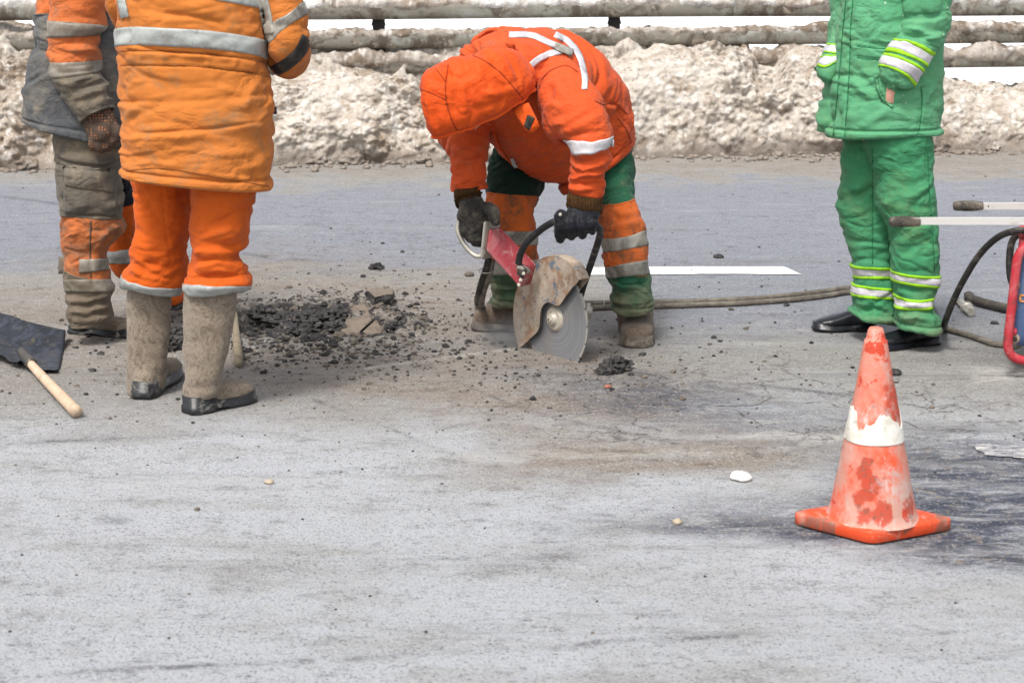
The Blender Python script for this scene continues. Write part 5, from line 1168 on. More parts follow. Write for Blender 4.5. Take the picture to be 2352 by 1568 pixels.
add('seam', A2.seam((474, 466, 456)), M['ora_leg'], trousers)
add('seam', A2.seam((637, 634, 626)), M['green_dark'], trousers)
boot(w, (1212, 758), (1088, 752), [(1136, 660, 1204, 660), (1136, 700, 1202, 700), (1132, 735, 1204, 735)], 'wide', M['felt_dark'], M['sole_mud'], 0.030, fuzz=.0014)
boot(w, (1468, 750), (1461, 801), [(1416, 690, 1500, 690), (1417, 735, 1500, 728), (1420, 765, 1500, 762)], 'wide', M['felt_dark'], M['sole_mud'], 0.034, fuzz=.0014)
# cuffs and gloves on the saw
cf = Loft([(1046, 432, 1108, 424, 6.22, .055), (1045, 447, 1106, 436, 6.22, .058), (1047, 462, 1107, 450, 6.22, .056), (1048, 474, 1108, 460, 6.21, .05)], 2.2).build(60, 30, soft=.5, seed=18)
gv = [Loft([(1050, 462, 1108, 452, 6.21, .05), (1049, 482, 1116, 470, 6.2, .055), (1050, 505, 1126, 488, 6.2, .06), (1058, 524, 1126, 510, 6.2, .06), (1074, 540, 1122, 528, 6.2, .055), (1090, 552, 1116, 544, 6.2, .042)], 2.4).build(48, 40, soft=.8, seed=19).mesh(cap1=True)]
gv += fingers([P(x, y, 6.14) for x, y in ((1066, 520), (1078, 532), (1090, 540), (1100, 545))], [P(x, y, 6.2) for x, y in ((1082, 541), (1092, 551), (1101, 558), (1106, 560))], [.019, .019, .018, .015], (-.006, -.016, -.006))
gv += fingers([P(1112, 478, 6.14)], [P(1138, 508, 6.10)], [.024], (.012, -.01, .012))
g1 = add('glove', worn(fuse(gv, .004, 4)), M['glove_grey'], w, label='worn grey black glove on the rear handle')
add('cuff', cf.mesh(hem=.02), M['cuff'], g1)
cf = Loft([(1302, 442, 1384, 454, 5.99, .062), (1299, 455, 1383, 466, 5.99, .066), (1299, 470, 1382, 482, 5.99, .064), (1303, 478, 1380, 490, 5.99, .055)], 2.2).build(70, 30, soft=.5, seed=20)
gv = [Loft([(1304, 470, 1380, 480, 5.99, .05), (1296, 486, 1382, 492, 5.98, .056), (1287, 500, 1378, 506, 5.97, .056), (1284, 515, 1374, 520, 5.97, .045), (1292, 526, 1362, 528, 5.97, .03)], 2.4).build(56, 40, soft=.9, seed=21).mesh(cap1=True)]
gv += fingers([P(x, y, 5.93) for x, y in ((1290, 502), (1314, 506), (1338, 508), (1360, 508))], [P(x, y, 5.975) for x, y in ((1287, 549), (1312, 542), (1338, 540), (1360, 531))], [.023, .022, .021, .018], (-.004, -.026, .004))
gv += fingers([P(1296, 492, 5.94)], [P(1284, 504, 5.91)], [.018], (-.008, -.008, .006))
g2 = add('glove', worn(fuse(gv, .004, 3), .0026, 5), M['glove_black'], w, label='black glove gripping the front handle')
add('cuff', cf.mesh(hem=.02), M['cuff'], g2)
add('snap_button', lathe(P(1287, 493, 5.895), (0, -1, .1), [(0, .006), (.002, .006), (.003, .003)], 14), M['alu'], g2)
q = lambda x, y, Y_: P(x, y, Y_)
body(w, [[(q(1180, 370, 6.7), .08), (q(1176, 540, 6.56), .05), (ankle((1212, 757), (1096, 750)), .032)], [(q(1400, 360, 6.70), .075), (q(1428, 540, 6.48), .045), (ankle((1468, 752), (1461, 796)), .032)], [(q(1345, 300, 6.66), .13), (q(1280, 220, 6.45), .13), (q(1195, 185, 6.34), .095)], [(q(1190, 190, 6.30), .055), (q(1120, 215, 6.15), .05)],
         [(q(1275, 215, 6.25), .055), (q(1330, 300, 6.02), .042), (q(1345, 460, 5.99), .030)], [(q(1090, 230, 6.38), .055), (q(1072, 340, 6.28), .042), (q(1078, 450, 6.22), .028)]], [(q(1075, 215, 6.08), .085, .08, .085), (q(1085, 262, 6.06), .05, .045, .05), (q(1092, 288, 6.06), .014, .014, .018)])

# ------------------------------------------------------------------ man in green, hands in pockets
w = thing('person', 'person in a green padded suit with lime edged tape and hands in pockets', 'person', (*G(2060, 775)[:2], 0), 'road workers')
Y = 6.38
J = Loft([(2000, -165, 2080, -165, Y, .07), (1958, -130, 2135, -130, Y, .13), (1935, -80, 2158, -80, Y, .165), (1928, -10, 2160, -10, Y, .175), (1925, 60, 2160, 60, Y, .18), (1919, 135, 2163, 135, Y, .18), (1912, 200, 2164, 205, Y, .185), (1905, 260, 2162, 262, Y, .185), (1901, 300, 2157, 296, Y, .185), (1899, 314, 2154, 303, Y, .18)], 2.35)
st = [([(1944, 0), (1934, 80), (1931, 150), (1922, 240), (1915, 318)], 2.5, -0.005), ([(1960, 0), (1954, 60), (1952, 140), (1946, 240), (1940, 318)], 3, -0.006), ([(1967, 105), (2020, 112), (2050, 114)], 2.5, -0.004), ([(1967, 130), (2005, 135), (2040, 138)], 2.5, -0.004), ([(1955, 175), (1985, 215), (2015, 240)], 9, 0.008), ([(1960, 155), (1990, 185), (2012, 215)], 8, -0.008), ([(2050, 244), (2010, 275), (1960, 300)], 9, 0.008), ([(2055, 250), (2110, 290)], 9, 0.006), ([(2115, 175), (2118, 240), (2108, 310)], 2.5, -0.004),
      ([(2060, 230), (2100, 205), (2140, 180)], 8, 0.007), ([(2158, 180), (2130, 230), (2120, 260)], 8, 0.007), ([(2011, 175), (2014, 205), (2030, 235), (2052, 246)], 4, -0.008), ([(1950, 60), (1965, 120)], 8, 0.005), ([(1948, 205), (1930, 260)], 7, 0.006)]
J.build(220, 200, folds=[(0.004, 3, 5, 1.2, 5)], strokes=st, disp=hemroll(0.962, 0.008, 0.007), seed=22)
jm = J.mesh(hem=0.06); jacket = add('jacket', jm, M['green'], w)
Fp = Loft([(1915, 40, 1960, 40, Y + .10, .07), (1908, 110, 1960, 112, Y + .10, .08), (1898, 180, 1955, 182, Y + .09, .085), (1886, 240, 1948, 246, Y + .08, .08), (1880, 285, 1944, 296, Y + .08, .075), (1878, 302, 1942, 314, Y + .08, .07)], 2.2).build(70, 80, seed=23)
add('jacket_front', Fp.mesh(hem=.03), M['green'], jacket)
YR = 6.24
SR = Loft([(2062, -120, 2150, -130, YR + .08, .09), (2055, -60, 2184, -60, YR + .02, .105), (2062, 0, 2187, 0, YR, .105), (2064, 40, 2187, 32, YR, .10), (2058, 75, 2178, 72, YR - .01, .10), (2044, 98, 2158, 118, YR - .02, .095), (2032, 120, 2137, 138, YR - .03, .09), (2018, 145, 2114, 172, YR - .03, .085), (2018, 168, 2094, 192, YR - .02, .075), (2026, 182, 2066, 202, YR - .01, .055)], 2.2)
SR.build(130, 160, folds=[(0.010, 3.5, 13, 1.2, 4, lambda VV, PH: sstep(.25, .4, VV) * sstep(.75, .6, VV))], strokes=[([(2068, 62), (2110, 70), (2160, 88)], 7, 0.012), ([(2075, 50), (2120, 52), (2180, 40)], 8, 0.008), ([(2065, 78), (2110, 86), (2150, 100)], 5, -0.011), ([(2110, 95), (2140, 90), (2172, 80)], 6, 0.010), ([(2100, 20), (2140, 40), (2180, 20)], 9, -0.008), ([(2052, 92), (2100, 100), (2150, 118)], 6, 0.008)], seed=24)
sm = SR.mesh(hem=.02); add('sleeve', sm, M['green'], jacket)
for (t0, t1, t2), (b0, b1, b2) in (((92, 106, 130), (116, 130, 152)), ((126, 144, 166), (148, 168, 190))):
    d = 6; t0, t1, t2, b0, b1, b2 = t0 + 2, t1 + 2, t2 + 2, b0 - 2, b1 - 2, b2 - 2
    add('reflective_band', SR.band((t0, t1, t2), (b0, b1, b2), 0.006), M['tape_clean'], jacket)
    add('piping', SR.band((t0 - d, t1 - d, t2 - d), (t0, t1, t2), 0.007, nr=2), M['lime'], jacket)
    add('piping', SR.band((b0, b1, b2), (b0 + d, b1 + d, b2 + d), 0.007, nr=2), M['lime'], jacket)
cu = Loft([(2026, 182, 2062, 200, YR - .02, .045), (2028, 192, 2059, 205, YR - .02, .045), (2033, 202, 2057, 212, YR - .02, .04)], 2.2).build(48, 24, folds=[(.003, 18, 4, 0, 2)], seed=25)
add('cuff', cu.mesh(hem=.015), M['green'], jacket)
trg = bvh(jm)
for pts in ([(1944, -5), (1935, 80), (1930, 150), (1921, 240), (1914, 312)], [(1960, -5), (1954, 60), (1952, 140), (1946, 240), (1940, 314)], [(1968, 106), (2010, 111), (2046, 113)], [(1968, 132), (2000, 136), (2030, 138)], [(2116, 200), (2118, 240), (2110, 305)]):
    add('seam', strip(trg, pts, 2.2, n=40, m=3, off=.002, thick=.003), M['seam_green'], jacket)
add('pocket_welt', strip(bvh(jm), [(2012, 172), (2016, 202), (2028, 228), (2050, 246)], 9, off=0.008), M['green'], jacket)
SLf = Loft([(1960, -120, 1925, -95, Y + .16, .07), (1918, -40, 1975, -40, Y + .16, .09), (1908, 20, 1970, 20, Y + .15, .09), (1905, 66, 1962, 70, Y + .13, .088), (1898, 98, 1955, 104, Y + .10, .082), (1884, 128, 1944, 140, Y + .06, .078), (1874, 152, 1934, 168, Y + .03, .07), (1876, 176, 1920, 188, Y + .03, .055), (1886, 188, 1908, 194, Y + .03, .035)], 2.2).build(100, 110, folds=[(0.009, 3.5, 13, 1.2, 4)], seed=26)
sm2 = SLf.mesh(cap1=True); add('sleeve', sm2, M['green'], jacket)
for (t0, t1, t2), (b0, b1, b2) in (((104, 103, 104), (117, 119, 120)), ((132, 126, 124), (147, 141, 139))):
    d = 3
    add('reflective_band', SLf.band((t0, t1, t2), (b0, b1, b2), 0.006), M['tape_clean'], jacket)
    add('piping', SLf.band((t0 - d, t1 - d, t2 - d), (t0, t1, t2), 0.007, nr=2), M['lime'], jacket)
    add('piping', SLf.band((b0, b1, b2), (b0 + d, b1 + d, b2 + d), 0.007, nr=2), M['lime'], jacket)
Yl, Yr = 6.50, 6.34
GL = trouser_leg([(1940, 240, 2080, 240, Yl, .13), (1937, 320, 2075, 320, Yl, .13), (1931, 410, 2072, 410, Yl, .125), (1925, 468, 2070, 468, Yl, .12), (1937, 533, 2066, 530, Yl, .115), (1952, 595, 2062, 592, Yl, .105), (1958, 640, 2058, 636, Yl, .10), (1958, 672, 2056, 668, Yl, .10), (1965, 700, 2058, 700, Yl, .10), (1957, 715, 2060, 730, Yl, .105), (1956, 720, 2056, 742, Yl, .10)], 120, 190, [(0.007, 3.5, 8, 1.0, 3), (0.008, 4, 18, .5, 4, low_folds(.86, .94))], [([(2004, 440), (2004, 560), (2006, 690)], 2.5, -0.004), ([(1940, 470), (1975, 450), (2005, 430)], 7, -0.010), ([(1950, 440), (1980, 425)], 7, 0.009), ([(2010, 540), (2040, 570)], 8, 0.008), ([(2000, 600), (2040, 575)], 8, -0.007), ([(1970, 735), (2010, 728), (2050, 738)], 5, 0.009), ([(1965, 715), (2010, 710), (2050, 722)], 5, -0.008), ([(1930, 500), (1960, 540)], 9, 0.006)], 27, disp=hemroll(.965, .006, .006))
GR_ = trouser_leg([(1985, 240, 2140, 240, Yr, .13), (1985, 320, 2138, 320, Yr, .13), (2003, 395, 2141, 395, Yr, .128), (2012, 455, 2152, 470, Yr, .122), (2028, 495, 2157, 505, Yr, .118), (2044, 535, 2158, 535, Yr, .112), (2047, 580, 2157, 585, Yr, .108), (2045, 630, 2158, 636, Yr, .105), (2050, 662, 2152, 660, Yr, .10), (2058, 690, 2145, 698, Yr, .098), (2053, 720, 2158, 726, Yr, .105), (2053, 745, 2162, 752, Yr, .11), (2053, 752, 2160, 762, Yr, .105)], 130, 200, [(0.007, 3.5, 7, 1.0, 3), (0.008, 4, 18, -.5, 4, low_folds(.86, .94))], [([(2128, 330), (2135, 430), (2142, 520), (2146, 600)], 2.5, -0.004), ([(2060, 560), (2090, 545), (2130, 520)], 10, 0.008), ([(2060, 590), (2100, 570), (2150, 560)], 10, -0.007), ([(2025, 470), (2060, 455)], 10, 0.007), ([(2060, 665), (2100, 672), (2145, 660)], 7, -0.009), ([(2055, 720), (2100, 712), (2150, 720)], 6, -0.009), ([(2058, 735), (2105, 728), (2155, 742)], 6, 0.009), ([(2062, 706), (2105, 700), (2142, 706)], 6, 0.008)], 28, disp=hemroll(.965, .006, .006))
m1, m2 = GL.mesh(hem=.05), GR_.mesh(hem=.05)
trousers = add('trousers', join(m1, m2), M['green_trouser'], w)
for L_, bands in ((GL, (((612, 618, 618), (634, 638, 636)), ((655, 665, 664), (674, 684, 680)))), (GR_, (((624, 638, 633), (642, 656, 652)), ((681, 694, 678), (702, 709, 698))))):
    for (t0, t1, t2), (b0, b1, b2) in bands:
        d = 6; t0, t1, t2, b0, b1, b2 = t0 + 2, t1 + 2, t2 + 2, b0 - 2, b1 - 2, b2 - 2
        add('reflective_band', L_.band((t0, t1, t2), (b0, b1, b2), 0.006), M['tape_clean'], trousers)
        add('piping', L_.band((t0 - d, t1 - d, t2 - d), (t0, t1, t2), 0.007, nr=2), M['lime'], trousers)
        add('piping', L_.band((b0, b1, b2), (b0 + d, b1 + d, b2 + d), 0.007, nr=2), M['lime'], trousers)
trg = bvh(m1, m2)
for pts in ([(2004, 340), (2004, 440), (2004, 560), (2004, 606)], [(2130, 335), (2134, 430), (2141, 520), (2146, 622)]):
    add('seam', strip(trg, pts, 2.2, n=40, m=3, off=.002, thick=.003), M['seam_green'], trousers)
boot(w, (2008, 757), (1868, 757), [(1960, 690, 2030, 690), (1964, 720, 2020, 720), (1968, 740, 2016, 740)], 'shoe', M['shoe'], M['shoe'], 0.022, 0.030, name='shoe')
boot(w, (2150, 789), (1998, 804), [(2078, 725, 2148, 725), (2080, 750, 2146, 750), (2076, 772, 2146, 772)], 'shoe', M['shoe'], M['shoe'], 0.022, 0.030, name='shoe')
q = lambda x, y, d=0.0: P(x, y, Y + d)
body(w, [[(q(2010, 320, .1), .09), (q(2000, 560, .12), .05), (ankle((2008, 757), (1868, 757), .1), .03)], [(q(2075, 320, -.03), .09), (q(2100, 560, -.04), .05), (ankle((2150, 789), (1998, 804), .1), .03)], [(q(2035, 270), .125), (q(2040, 120), .125), (q(2045, -50), .13)], [(q(2040, -130), .07), (q(2038, -185), .052)],
         [(q(2120, -85, -.06), .052), (q(2120, 75, -.15), .042), (q(2046, 200, -.165), .026), (q(2043, 226, -.17), .024), (q(2040, 250, -.12), .028)], [(q(1945, -85, .15), .036), (q(1938, 80, .13), .032), (q(1912, 155, .05), .024), (q(1935, 215, .08), .024)]], head_blobs(q(2030, -240), (-.9, -.4, -.2)))
# ------------------------------------------------------------------ traffic cone
cl_, cf_, cr_ = G(1826, 1203), G(2003, 1250), G(2182, 1217)
cb_ = cl_ + cr_ - cf_; cc = (cl_ + cr_) / 2
cone = thing('traffic_cone', 'weathered orange traffic cone with a flaking white band', 'traffic cone', (cc[0], cc[1], 0))
def rounded(pts, r, k=6):
    out = []; n = len(pts)
    for i in range(n):
        a, b, c = pts[i - 1], pts[i], pts[(i + 1) % n]
        u, v = (a - b) / np.linalg.norm(a - b), (c - b) / np.linalg.norm(c - b); p, q = b + u * r, b + v * r
        out += [(1 - t) ** 2 * p + 2 * t * (1 - t) * b + t * t * q for t in np.linspace(0, 1, k)]
    return np.array(out)
foot0 = rounded([cc + (q - cc) * 1.06 for q in (cl_, cf_, cr_, cb_)], 0.026)
BH = 0.034
def ringset(levels):
    c = foot0.mean(0); R = []
    for g, z in levels: R.append(c + (foot0 - c) * (1 + g) + [0, 0, z])
    V = np.vstack(R); n = len(foot0); F = [tuple(range(n))[::-1]]
    for a in range(len(levels) - 1): F += [(a * n + j, a * n + (j + 1) % n, (a + 1) * n + (j + 1) % n, (a + 1) * n + j) for j in range(n)]
    F.append(tuple((len(levels) - 1) * n + j for j in range(n))); return V, F
V, F = ringset([(-.02, .002), (0, .005), (0, BH - .006), (-.012, BH - .001), (-.03, BH), (-.30, BH + .004)])
V = V + 0.0012 * pn(V * 22, 3)[:, None]
bo = add('base', (V, F), M['cone_base'], cone)
cz = lambda py: P(2008, py, cc[1])[2]
Yc = cc[1]; ztop = P(2012, 752, Yc)[2]
top_c = P(2012, 752, Yc); r_top = 21 * pxm(Yc) * .98; r_bot = 104 * pxm(Yc) * 1.0
lean = (top_c[0] - cc[0] - 0.0)
zs = np.concatenate([[BH - .002], np.linspace(BH + .004, ztop - 0.032, 90), [ztop - .030, ztop - .02, ztop - .008, ztop - .003, ztop]])
nz, k = len(zs), 96
def cone_r(z):
    t = np.clip((z - BH) / (ztop - BH), 0, 1); r = r_bot * (1 - t) ** 1.0 + r_top * t
    r = r + 0.010 * np.exp(-(z - BH) / .012)                     # flare into the base
    return r - np.where(z > ztop - .031, .0035, 0)
ph = np.arange(k) * 2 * np.pi / k
RV = cone_r(zs)[:, None].repeat(k, 1)
RV[-3:] *= np.array([0.97, .9, .80])[:, None]
Pn = np.stack([np.cos(ph)[None] * RV, np.sin(ph)[None] * RV, zs[:, None].repeat(k, 1)], -1)
RV = RV + 0.003 * pn(Pn * 9, 5) + 0.0012 * pn(Pn * 30, 6)
V = np.stack([cc[0] + lean * ((zs - BH) / (ztop - BH))[:, None] + np.cos(ph)[None] * RV, cc[1] + np.sin(ph)[None] * RV, zs[:, None].repeat(k, 1)], -1).reshape(-1, 3)
F = [(i * k + j, i * k + (j + 1) % k, (i + 1) * k + (j + 1) % k, (i + 1) * k + j) for i in range(nz - 1) for j in range(k)]
V = np.vstack([V, [cc[0] + lean, cc[1], ztop - .012]]); F += [((nz - 1) * k + j, (nz - 1) * k + (j + 1) % k, len(V) - 1) for j in range(k)]
add('shaft', (V, F), M['cone'], cone)
# the flaking white band: a thin coat with a ragged upper edge
zb0 = P(2008, 1031, Yc - .1)[2]
kb = 240; phb = np.arange(kb) * 2 * np.pi / kb; rows = 44
prof = np.interp((np.degrees(phb) - 270 + 540) % 360 - 180, [-180, -95, -80, -66, -58, -46, -36, -22, -10, 0, 10, 22, 34, 48, 62, 75, 90, 180], [.07, .085, .085, .082, .074, .036, .040, .054, .058, .074, .078, .072, .060, .050, .034, .052, .09, .07])
prof = prof + 0.010 * np.array([fbm(np.array([[math.cos(a) * 6, math.sin(a) * 6, 0.3]]), 7, 4)[0] for a in phb])
V = []
for i in range(rows + 2):
    s = np.clip((i - .5) / rows, 0, 1); zz = zb0 + prof * s + 0.0015 * pn(np.stack([np.cos(phb) * 9, np.sin(phb) * 9, phb * 0 + i], -1), 3)
    rr = cone_r(zz) + 0.003 * pn(np.stack([np.cos(phb) * cone_r(zz), np.sin(phb) * cone_r(zz), zz], -1) * 9, 5) + (0.0022 + 0.0012 * pn(np.stack([np.cos(phb) * 3, np.sin(phb) * 3, zz * 60], -1), 9) if 0 < i < rows + 1 else -0.001)
    V.append(np.stack([cc[0] + lean * (zz - BH) / (ztop - BH) + np.cos(phb) * rr, cc[1] + np.sin(phb) * rr, zz], -1))
V = np.vstack(V); F = [(i * kb + j, i * kb + (j + 1) % kb, (i + 1) * kb + (j + 1) % kb, (i + 1) * kb + j) for i in range(rows + 1) for j in range(kb)]
add('white_band', (V, F), M['cone_white'], cone)
a_, b_ = cf_, cr_; dr = (b_ - a_) / np.linalg.norm(b_ - a_); nrm = np.array([dr[1], -dr[0], 0]); m0 = a_ + dr * 0.105 + np.array([0, 0, .017])
st_ = rounded([m0 - dr * .011 + [0, 0, -.008], m0 + dr * .011 + [0, 0, -.008], m0 + dr * .011 + [0, 0, .009], m0 - dr * .009 + [0, 0, .008]], .003, 3)
add('sticker', prism(st_ + nrm * 0.0005, nrm * .0015), M['cone_white'], cone, smooth=False)

# ------------------------------------------------------------------ cut-off saw
p0 = G(1275, 817); HZ, BR = 0.142, 0.196
an = math.radians(54); bn = np.array([-math.sin(an), -math.cos(an), 0.]); be = np.array([math.cos(an), -math.sin(an), 0.]); bu = np.array([0, 0, 1.])
hub = p0 + bu * HZ
saw = thing('cut_off_saw', 'hydraulic cut off saw with rusty blade guard cutting into the road', 'saw', tuple(hub))
def disc_pts(r, k, off, c=hub):
    t = np.arange(k) * 2 * np.pi / k; return c + bn * off + r * (np.cos(t)[:, None] * be + np.sin(t)[:, None] * bu)
# blade: a steel core and a rim of diamond segments with slots between
kk = 180; t = np.arange(kk) * 2 * np.pi / kk
rr = np.where((np.arange(kk) % 10) == 0, BR - 0.012, BR)
ring = hub + rr[:, None] * (np.cos(t)[:, None] * be + np.sin(t)[:, None] * bu)
V = np.vstack([hub + bn * .0018, hub - bn * .0018, ring + bn * .0018, ring - bn * .0018])
F = [(0, 2 + j, 2 + (j + 1) % kk) for j in range(kk)] + [(1, 2 + kk + (j + 1) % kk, 2 + kk + j) for j in range(kk)] + [(2 + j, 2 + kk + j, 2 + kk + (j + 1) % kk, 2 + (j + 1) % kk) for j in range(kk)]
bl = add('blade', (V, F), M['blade'], saw, smooth=False)
inn = disc_pts(BR - .009, kk, 0); out_ = ring * 1.0
V, F = [], []
for j in range(kk):
    if j % 10 == 0 or j % 10 == 9: continue
    q = [inn[j], inn[(j + 1) % kk], out_[(j + 1) % kk], out_[j]]
    n0 = len(V); V += [x + bn * .0026 for x in q] + [x - bn * .0026 for x in q]
    F += [(n0, n0 + 1, n0 + 2, n0 + 3), (n0 + 7, n0 + 6, n0 + 5, n0 + 4)] + [(n0 + a, n0 + 4 + a, n0 + 4 + (a + 1) % 4, n0 + (a + 1) % 4) for a in range(4)]
add('diamond_rim', (np.array(V), F), M['segment'], bl, smooth=False)
add('flange', lathe(hub, bn, [(-.012, .050), (.002, .050), (.004, .046), (.010, .043), (.012, .036), (.010, .030), (.011, .024), (.024, .021), (.026, .018)], 40), M['cream_steel'], saw)
add('arbor_bolt', lathe(hub + bn * .025, bn, [(0, .012), (.006, .012), (.007, .009)], 6), M['cream_steel'], saw, smooth=False)
add('bolt_socket', lathe(hub + bn * .031, bn, [(0, .0055), (.0016, .005)], 6), M['dark_steel'], saw, smooth=False)
# guard: side plates and outer band
gp = hub + bn * .022
ol = [(1192, 800), (1184, 772), (1180, 745), (1179, 714), (1182, 685), (1189, 656), (1199, 636), (1212, 619), (1228, 604), (1246, 593.5), (1258, 589.5), (1270, 588), (1284, 590), (1298, 596), (1310, 606), (1321, 619), (1330, 642)]
cutl = [(1318, 658), (1300, 682), (1289, 698), (1283, 703), (1277, 703), (1261, 695), (1253, 698), (1246.6, 705), (1243, 716), (1242, 728), (1241.5, 742), (1239, 755), (1232, 766), (1216, 780)]
arc = np.array([on_plane(*q, gp, bn) for q in ol]); cut3 = np.array([on_plane(*q, gp, bn) for q in cutl])
arc = smooth_path(arc, 60); cut3 = smooth_path(cut3, 60)
pl = np.vstack([arc, cut3])
def plate(poly, n, d, lip=.002):
    bm = bmesh.new(); vs = [bm.verts.new(p) for p in poly]; f = bm.faces.new(vs)
    r = bmesh.ops.extrude_face_region(bm, geom=[f]); ev = [e for e in r['geom'] if isinstance(e, bmesh.types.BMVert)]
    bmesh.ops.translate(bm, verts=ev, vec=Vector(n * d)); bmesh.ops.triangulate(bm, faces=[q for q in bm.faces if len(q.verts) > 4])
    bm.verts.index_update(); V = np.array([v.co[:] for v in bm.verts]); F = [tuple(v.index for v in q.verts) for q in bm.faces]; bm.free(); return V, F
gside = add('guard', plate(pl, -bn, .003), M['guard'], saw, smooth=False)
WID = 0.048
V = np.vstack([arc + bn * .0015, arc - bn * .004 + (arc - hub) * .012, arc - bn * (WID - .006) + (arc - hub) * .012, arc - bn * WID]); n = len(arc)
F = [(a * n + j, a * n + j + 1, (a + 1) * n + j + 1, (a + 1) * n + j) for a in range(3) for j in range(n - 1)]
Vi = np.vstack([arc - (arc - hub) * .012 - bn * .003, arc - (arc - hub) * .012 - bn * (WID - .003)]); F += [(4 * n + j, 5 * n + j, 5 * n + j + 1, 4 * n + j + 1) for j in range(n - 1)]
F += [(0, n, 4 * n), (n, 2 * n, 5 * n, 4 * n), (2 * n, 3 * n, 5 * n), (n - 1, 5 * n - 1, 2 * n - 1), (2 * n - 1, 5 * n - 1, 6 * n - 1, 3 * n - 1), (3 * n - 1, 6 * n - 1, 4 * n - 1)]
add('guard_band', (np.vstack([V, Vi]), F), M['guard'], gside)
bp = pl - bn * WID; add('guard_back', plate(bp, bn, .003), M['guard'], gside, smooth=False)
add('guard_edge', tube(cut3 + bn * .001, .0022, n=80, k=6), M['dark_steel'], gside)
# gear housing behind the blade, hose fittings
add('gear_housing', lathe(hub - bn * .045, -bn, [(0, .055), (.03, .06), (.05, .055), (.07, .04), (.075, .03)], 28), M['dark_steel'], saw)
wp = on_plane(1350, 715, hub - bn * .06, bn)
add('water_fitting', lathe(wp - bu * .03, bu, [(0, .013), (.02, .013), (.022, .018), (.045, .018), (.047, .011), (.06, .011)], 8), M['alu'], saw)
# red body box
YB = 6.14
def bp_(x, y, d=0.0): return P(x, y, YB + d)
A0, A1 = bp_(1117, 577), bp_(1192, 660, .03); Rg0, Rg1 = bp_(1124, 527), bp_(1205, 612, .03); T0, T1 = bp_(1150, 522, .075), bp_(1232, 605, .085)
Bk0, Bk1 = A0 + (T0 - Rg0), A1 + (T1 - Rg1)
c0 = rounded([A0, Rg0, T0, Bk0], .010, 5); c1 = rounded([A1, Rg1, T1, Bk1], .010, 5); n = len(c0); L = 26
V = np.vstack([c0 * (1 - s) + c1 * s for s in np.linspace(0, 1, L)]); V = V + .0006 * pn(V * 60, 2)[:, None]
F = [(a * n + j, a * n + (j + 1) % n, (a + 1) * n + (j + 1) % n, (a + 1) * n + j) for a in range(L - 1) for j in range(n)] + [tuple(range(n))[::-1], tuple((L - 1) * n + j for j in range(n))]
add('body', (V, F), M['saw_red'], saw)
# rear plate and loop
rp = rounded([bp_(1109, 600, -.006), bp_(1118, 515, -.006), bp_(1152, 513, .085), bp_(1143, 592, .085)], .012, 5); ax_ = (A0 - A1) / np.linalg.norm(A0 - A1)
pl_ = add('rear_plate', prism(rp + ax_ * .004, ax_ * .014, .003), M['alu'], saw)
add('trigger_guard', tube([bp_(1120, 514, .03), bp_(1085, 492, .04), bp_(1062, 496, .045), bp_(1051, 515, .04), bp_(1053, 536, .03), bp_(1066, 561, .02), bp_(1082, 580, .01), bp_(1094, 588, 0), (bp_(1104, 588, 0)), bp_(1112, 578, .01)], [.009, .009, .009, .008, .0085, .009, .009, .009, .008, .008], n=90, k=14), M['alu'], saw)
add('grip', tube([bp_(1118, 536, .035), bp_(1095, 520, .045), bp_(1072, 508, .045)], .017, n=24, k=14), M['black_rubber'], saw)
add('trigger', tube([bp_(1104, 560, .02), bp_(1097, 548, .01), bp_(1096, 536, .015)], .006, n=16, k=10), M['dark_steel'], saw)
add('bracket', box(bp_(1199, 622, -.005), (.012, .0, -.010), (0, .02, 0), (.008, 0, .018), .003), M['dark_steel'], saw)
for (x, y) in ((1203, 628), (1196, 643), (1192, 654)):
    add('bolt', lathe(bp_(x, y, -.022), (-.2, -1, .1), [(0, .007), (.005, .007), (.006, .005)], 6), M['cream_steel'], saw, smooth=False)
# front handle: one bent tube over the guard and down the far side
YH = 5.975
hp = [bp_(1191, 606, -.02), bp_(1193, 592, -.025), P(1199, 576, YB - .04), P(1210, 557, YB - .06), P(1232, 536, YB - .09), P(1258, 517, YH + .03), P(1284, 506, YH), P(1315, 508, YH - .005), P(1350, 513, YH - .005), P(1369, 519, YH), P(1378, 530, YH + .02), P(1376, 548, YH + .05), P(1366, 580, YH + .10), P(1354, 615, YH + .14), P(1342, 650, YH + .17), P(1330, 690, YH + .20)]
add('front_handle', tube(hp, .0128, n=150, k=16), M['black_rubber'], saw)
add('handle_clamp', tube([bp_(1188, 611, -.02), bp_(1205, 618, -.012), bp_(1212, 622, .01)], .011, n=14, k=10), M['alu'], saw)

# ------------------------------------------------------------------ hoses from the saw to the power unit
def gp_(x, y, r): p = G(x, y); return np.array([p[0], p[1], r + float(ground_z(p[0], p[1]))])
hr = .0122
HS = YB + .06
h1 = [P(1122, 592, HS), P(1117, 615, HS + .02), P(1107, 645, HS + .08), P(1099, 675, HS + .17)] + [gp_(1096, 702, hr), gp_(1104, 716, hr), gp_(1150, 717, hr), gp_(1230, 710, hr), gp_(1354, 702, hr), gp_(1480, 700, hr), gp_(1620, 697, hr), gp_(1750, 690, hr), gp_(1870, 678, hr), gp_(1957, 667, hr), gp_(2060, 668, hr), gp_(2130, 700, hr), gp_(2158, 745, hr), gp_(2167, 762, hr + .004)]
PY = 5.85
h1 += [P(2172, 735, 6.28), P(2190, 690, 6.22), P(2215, 640, 6.15), P(2250, 585, 6.08), P(2292, 545, 6.0), P(2335, 530, PY + .08), P(2375, 530, PY + .08)]
o = add('hydraulic_hose', tube(h1, hr, n=420, k=14), M['hose_dark'], None, origin=gp_(1957, 667, 0)); tag(o, 'dark hose lying on the road then arching up to the power unit', 'hose', group='hoses between saw and power unit')
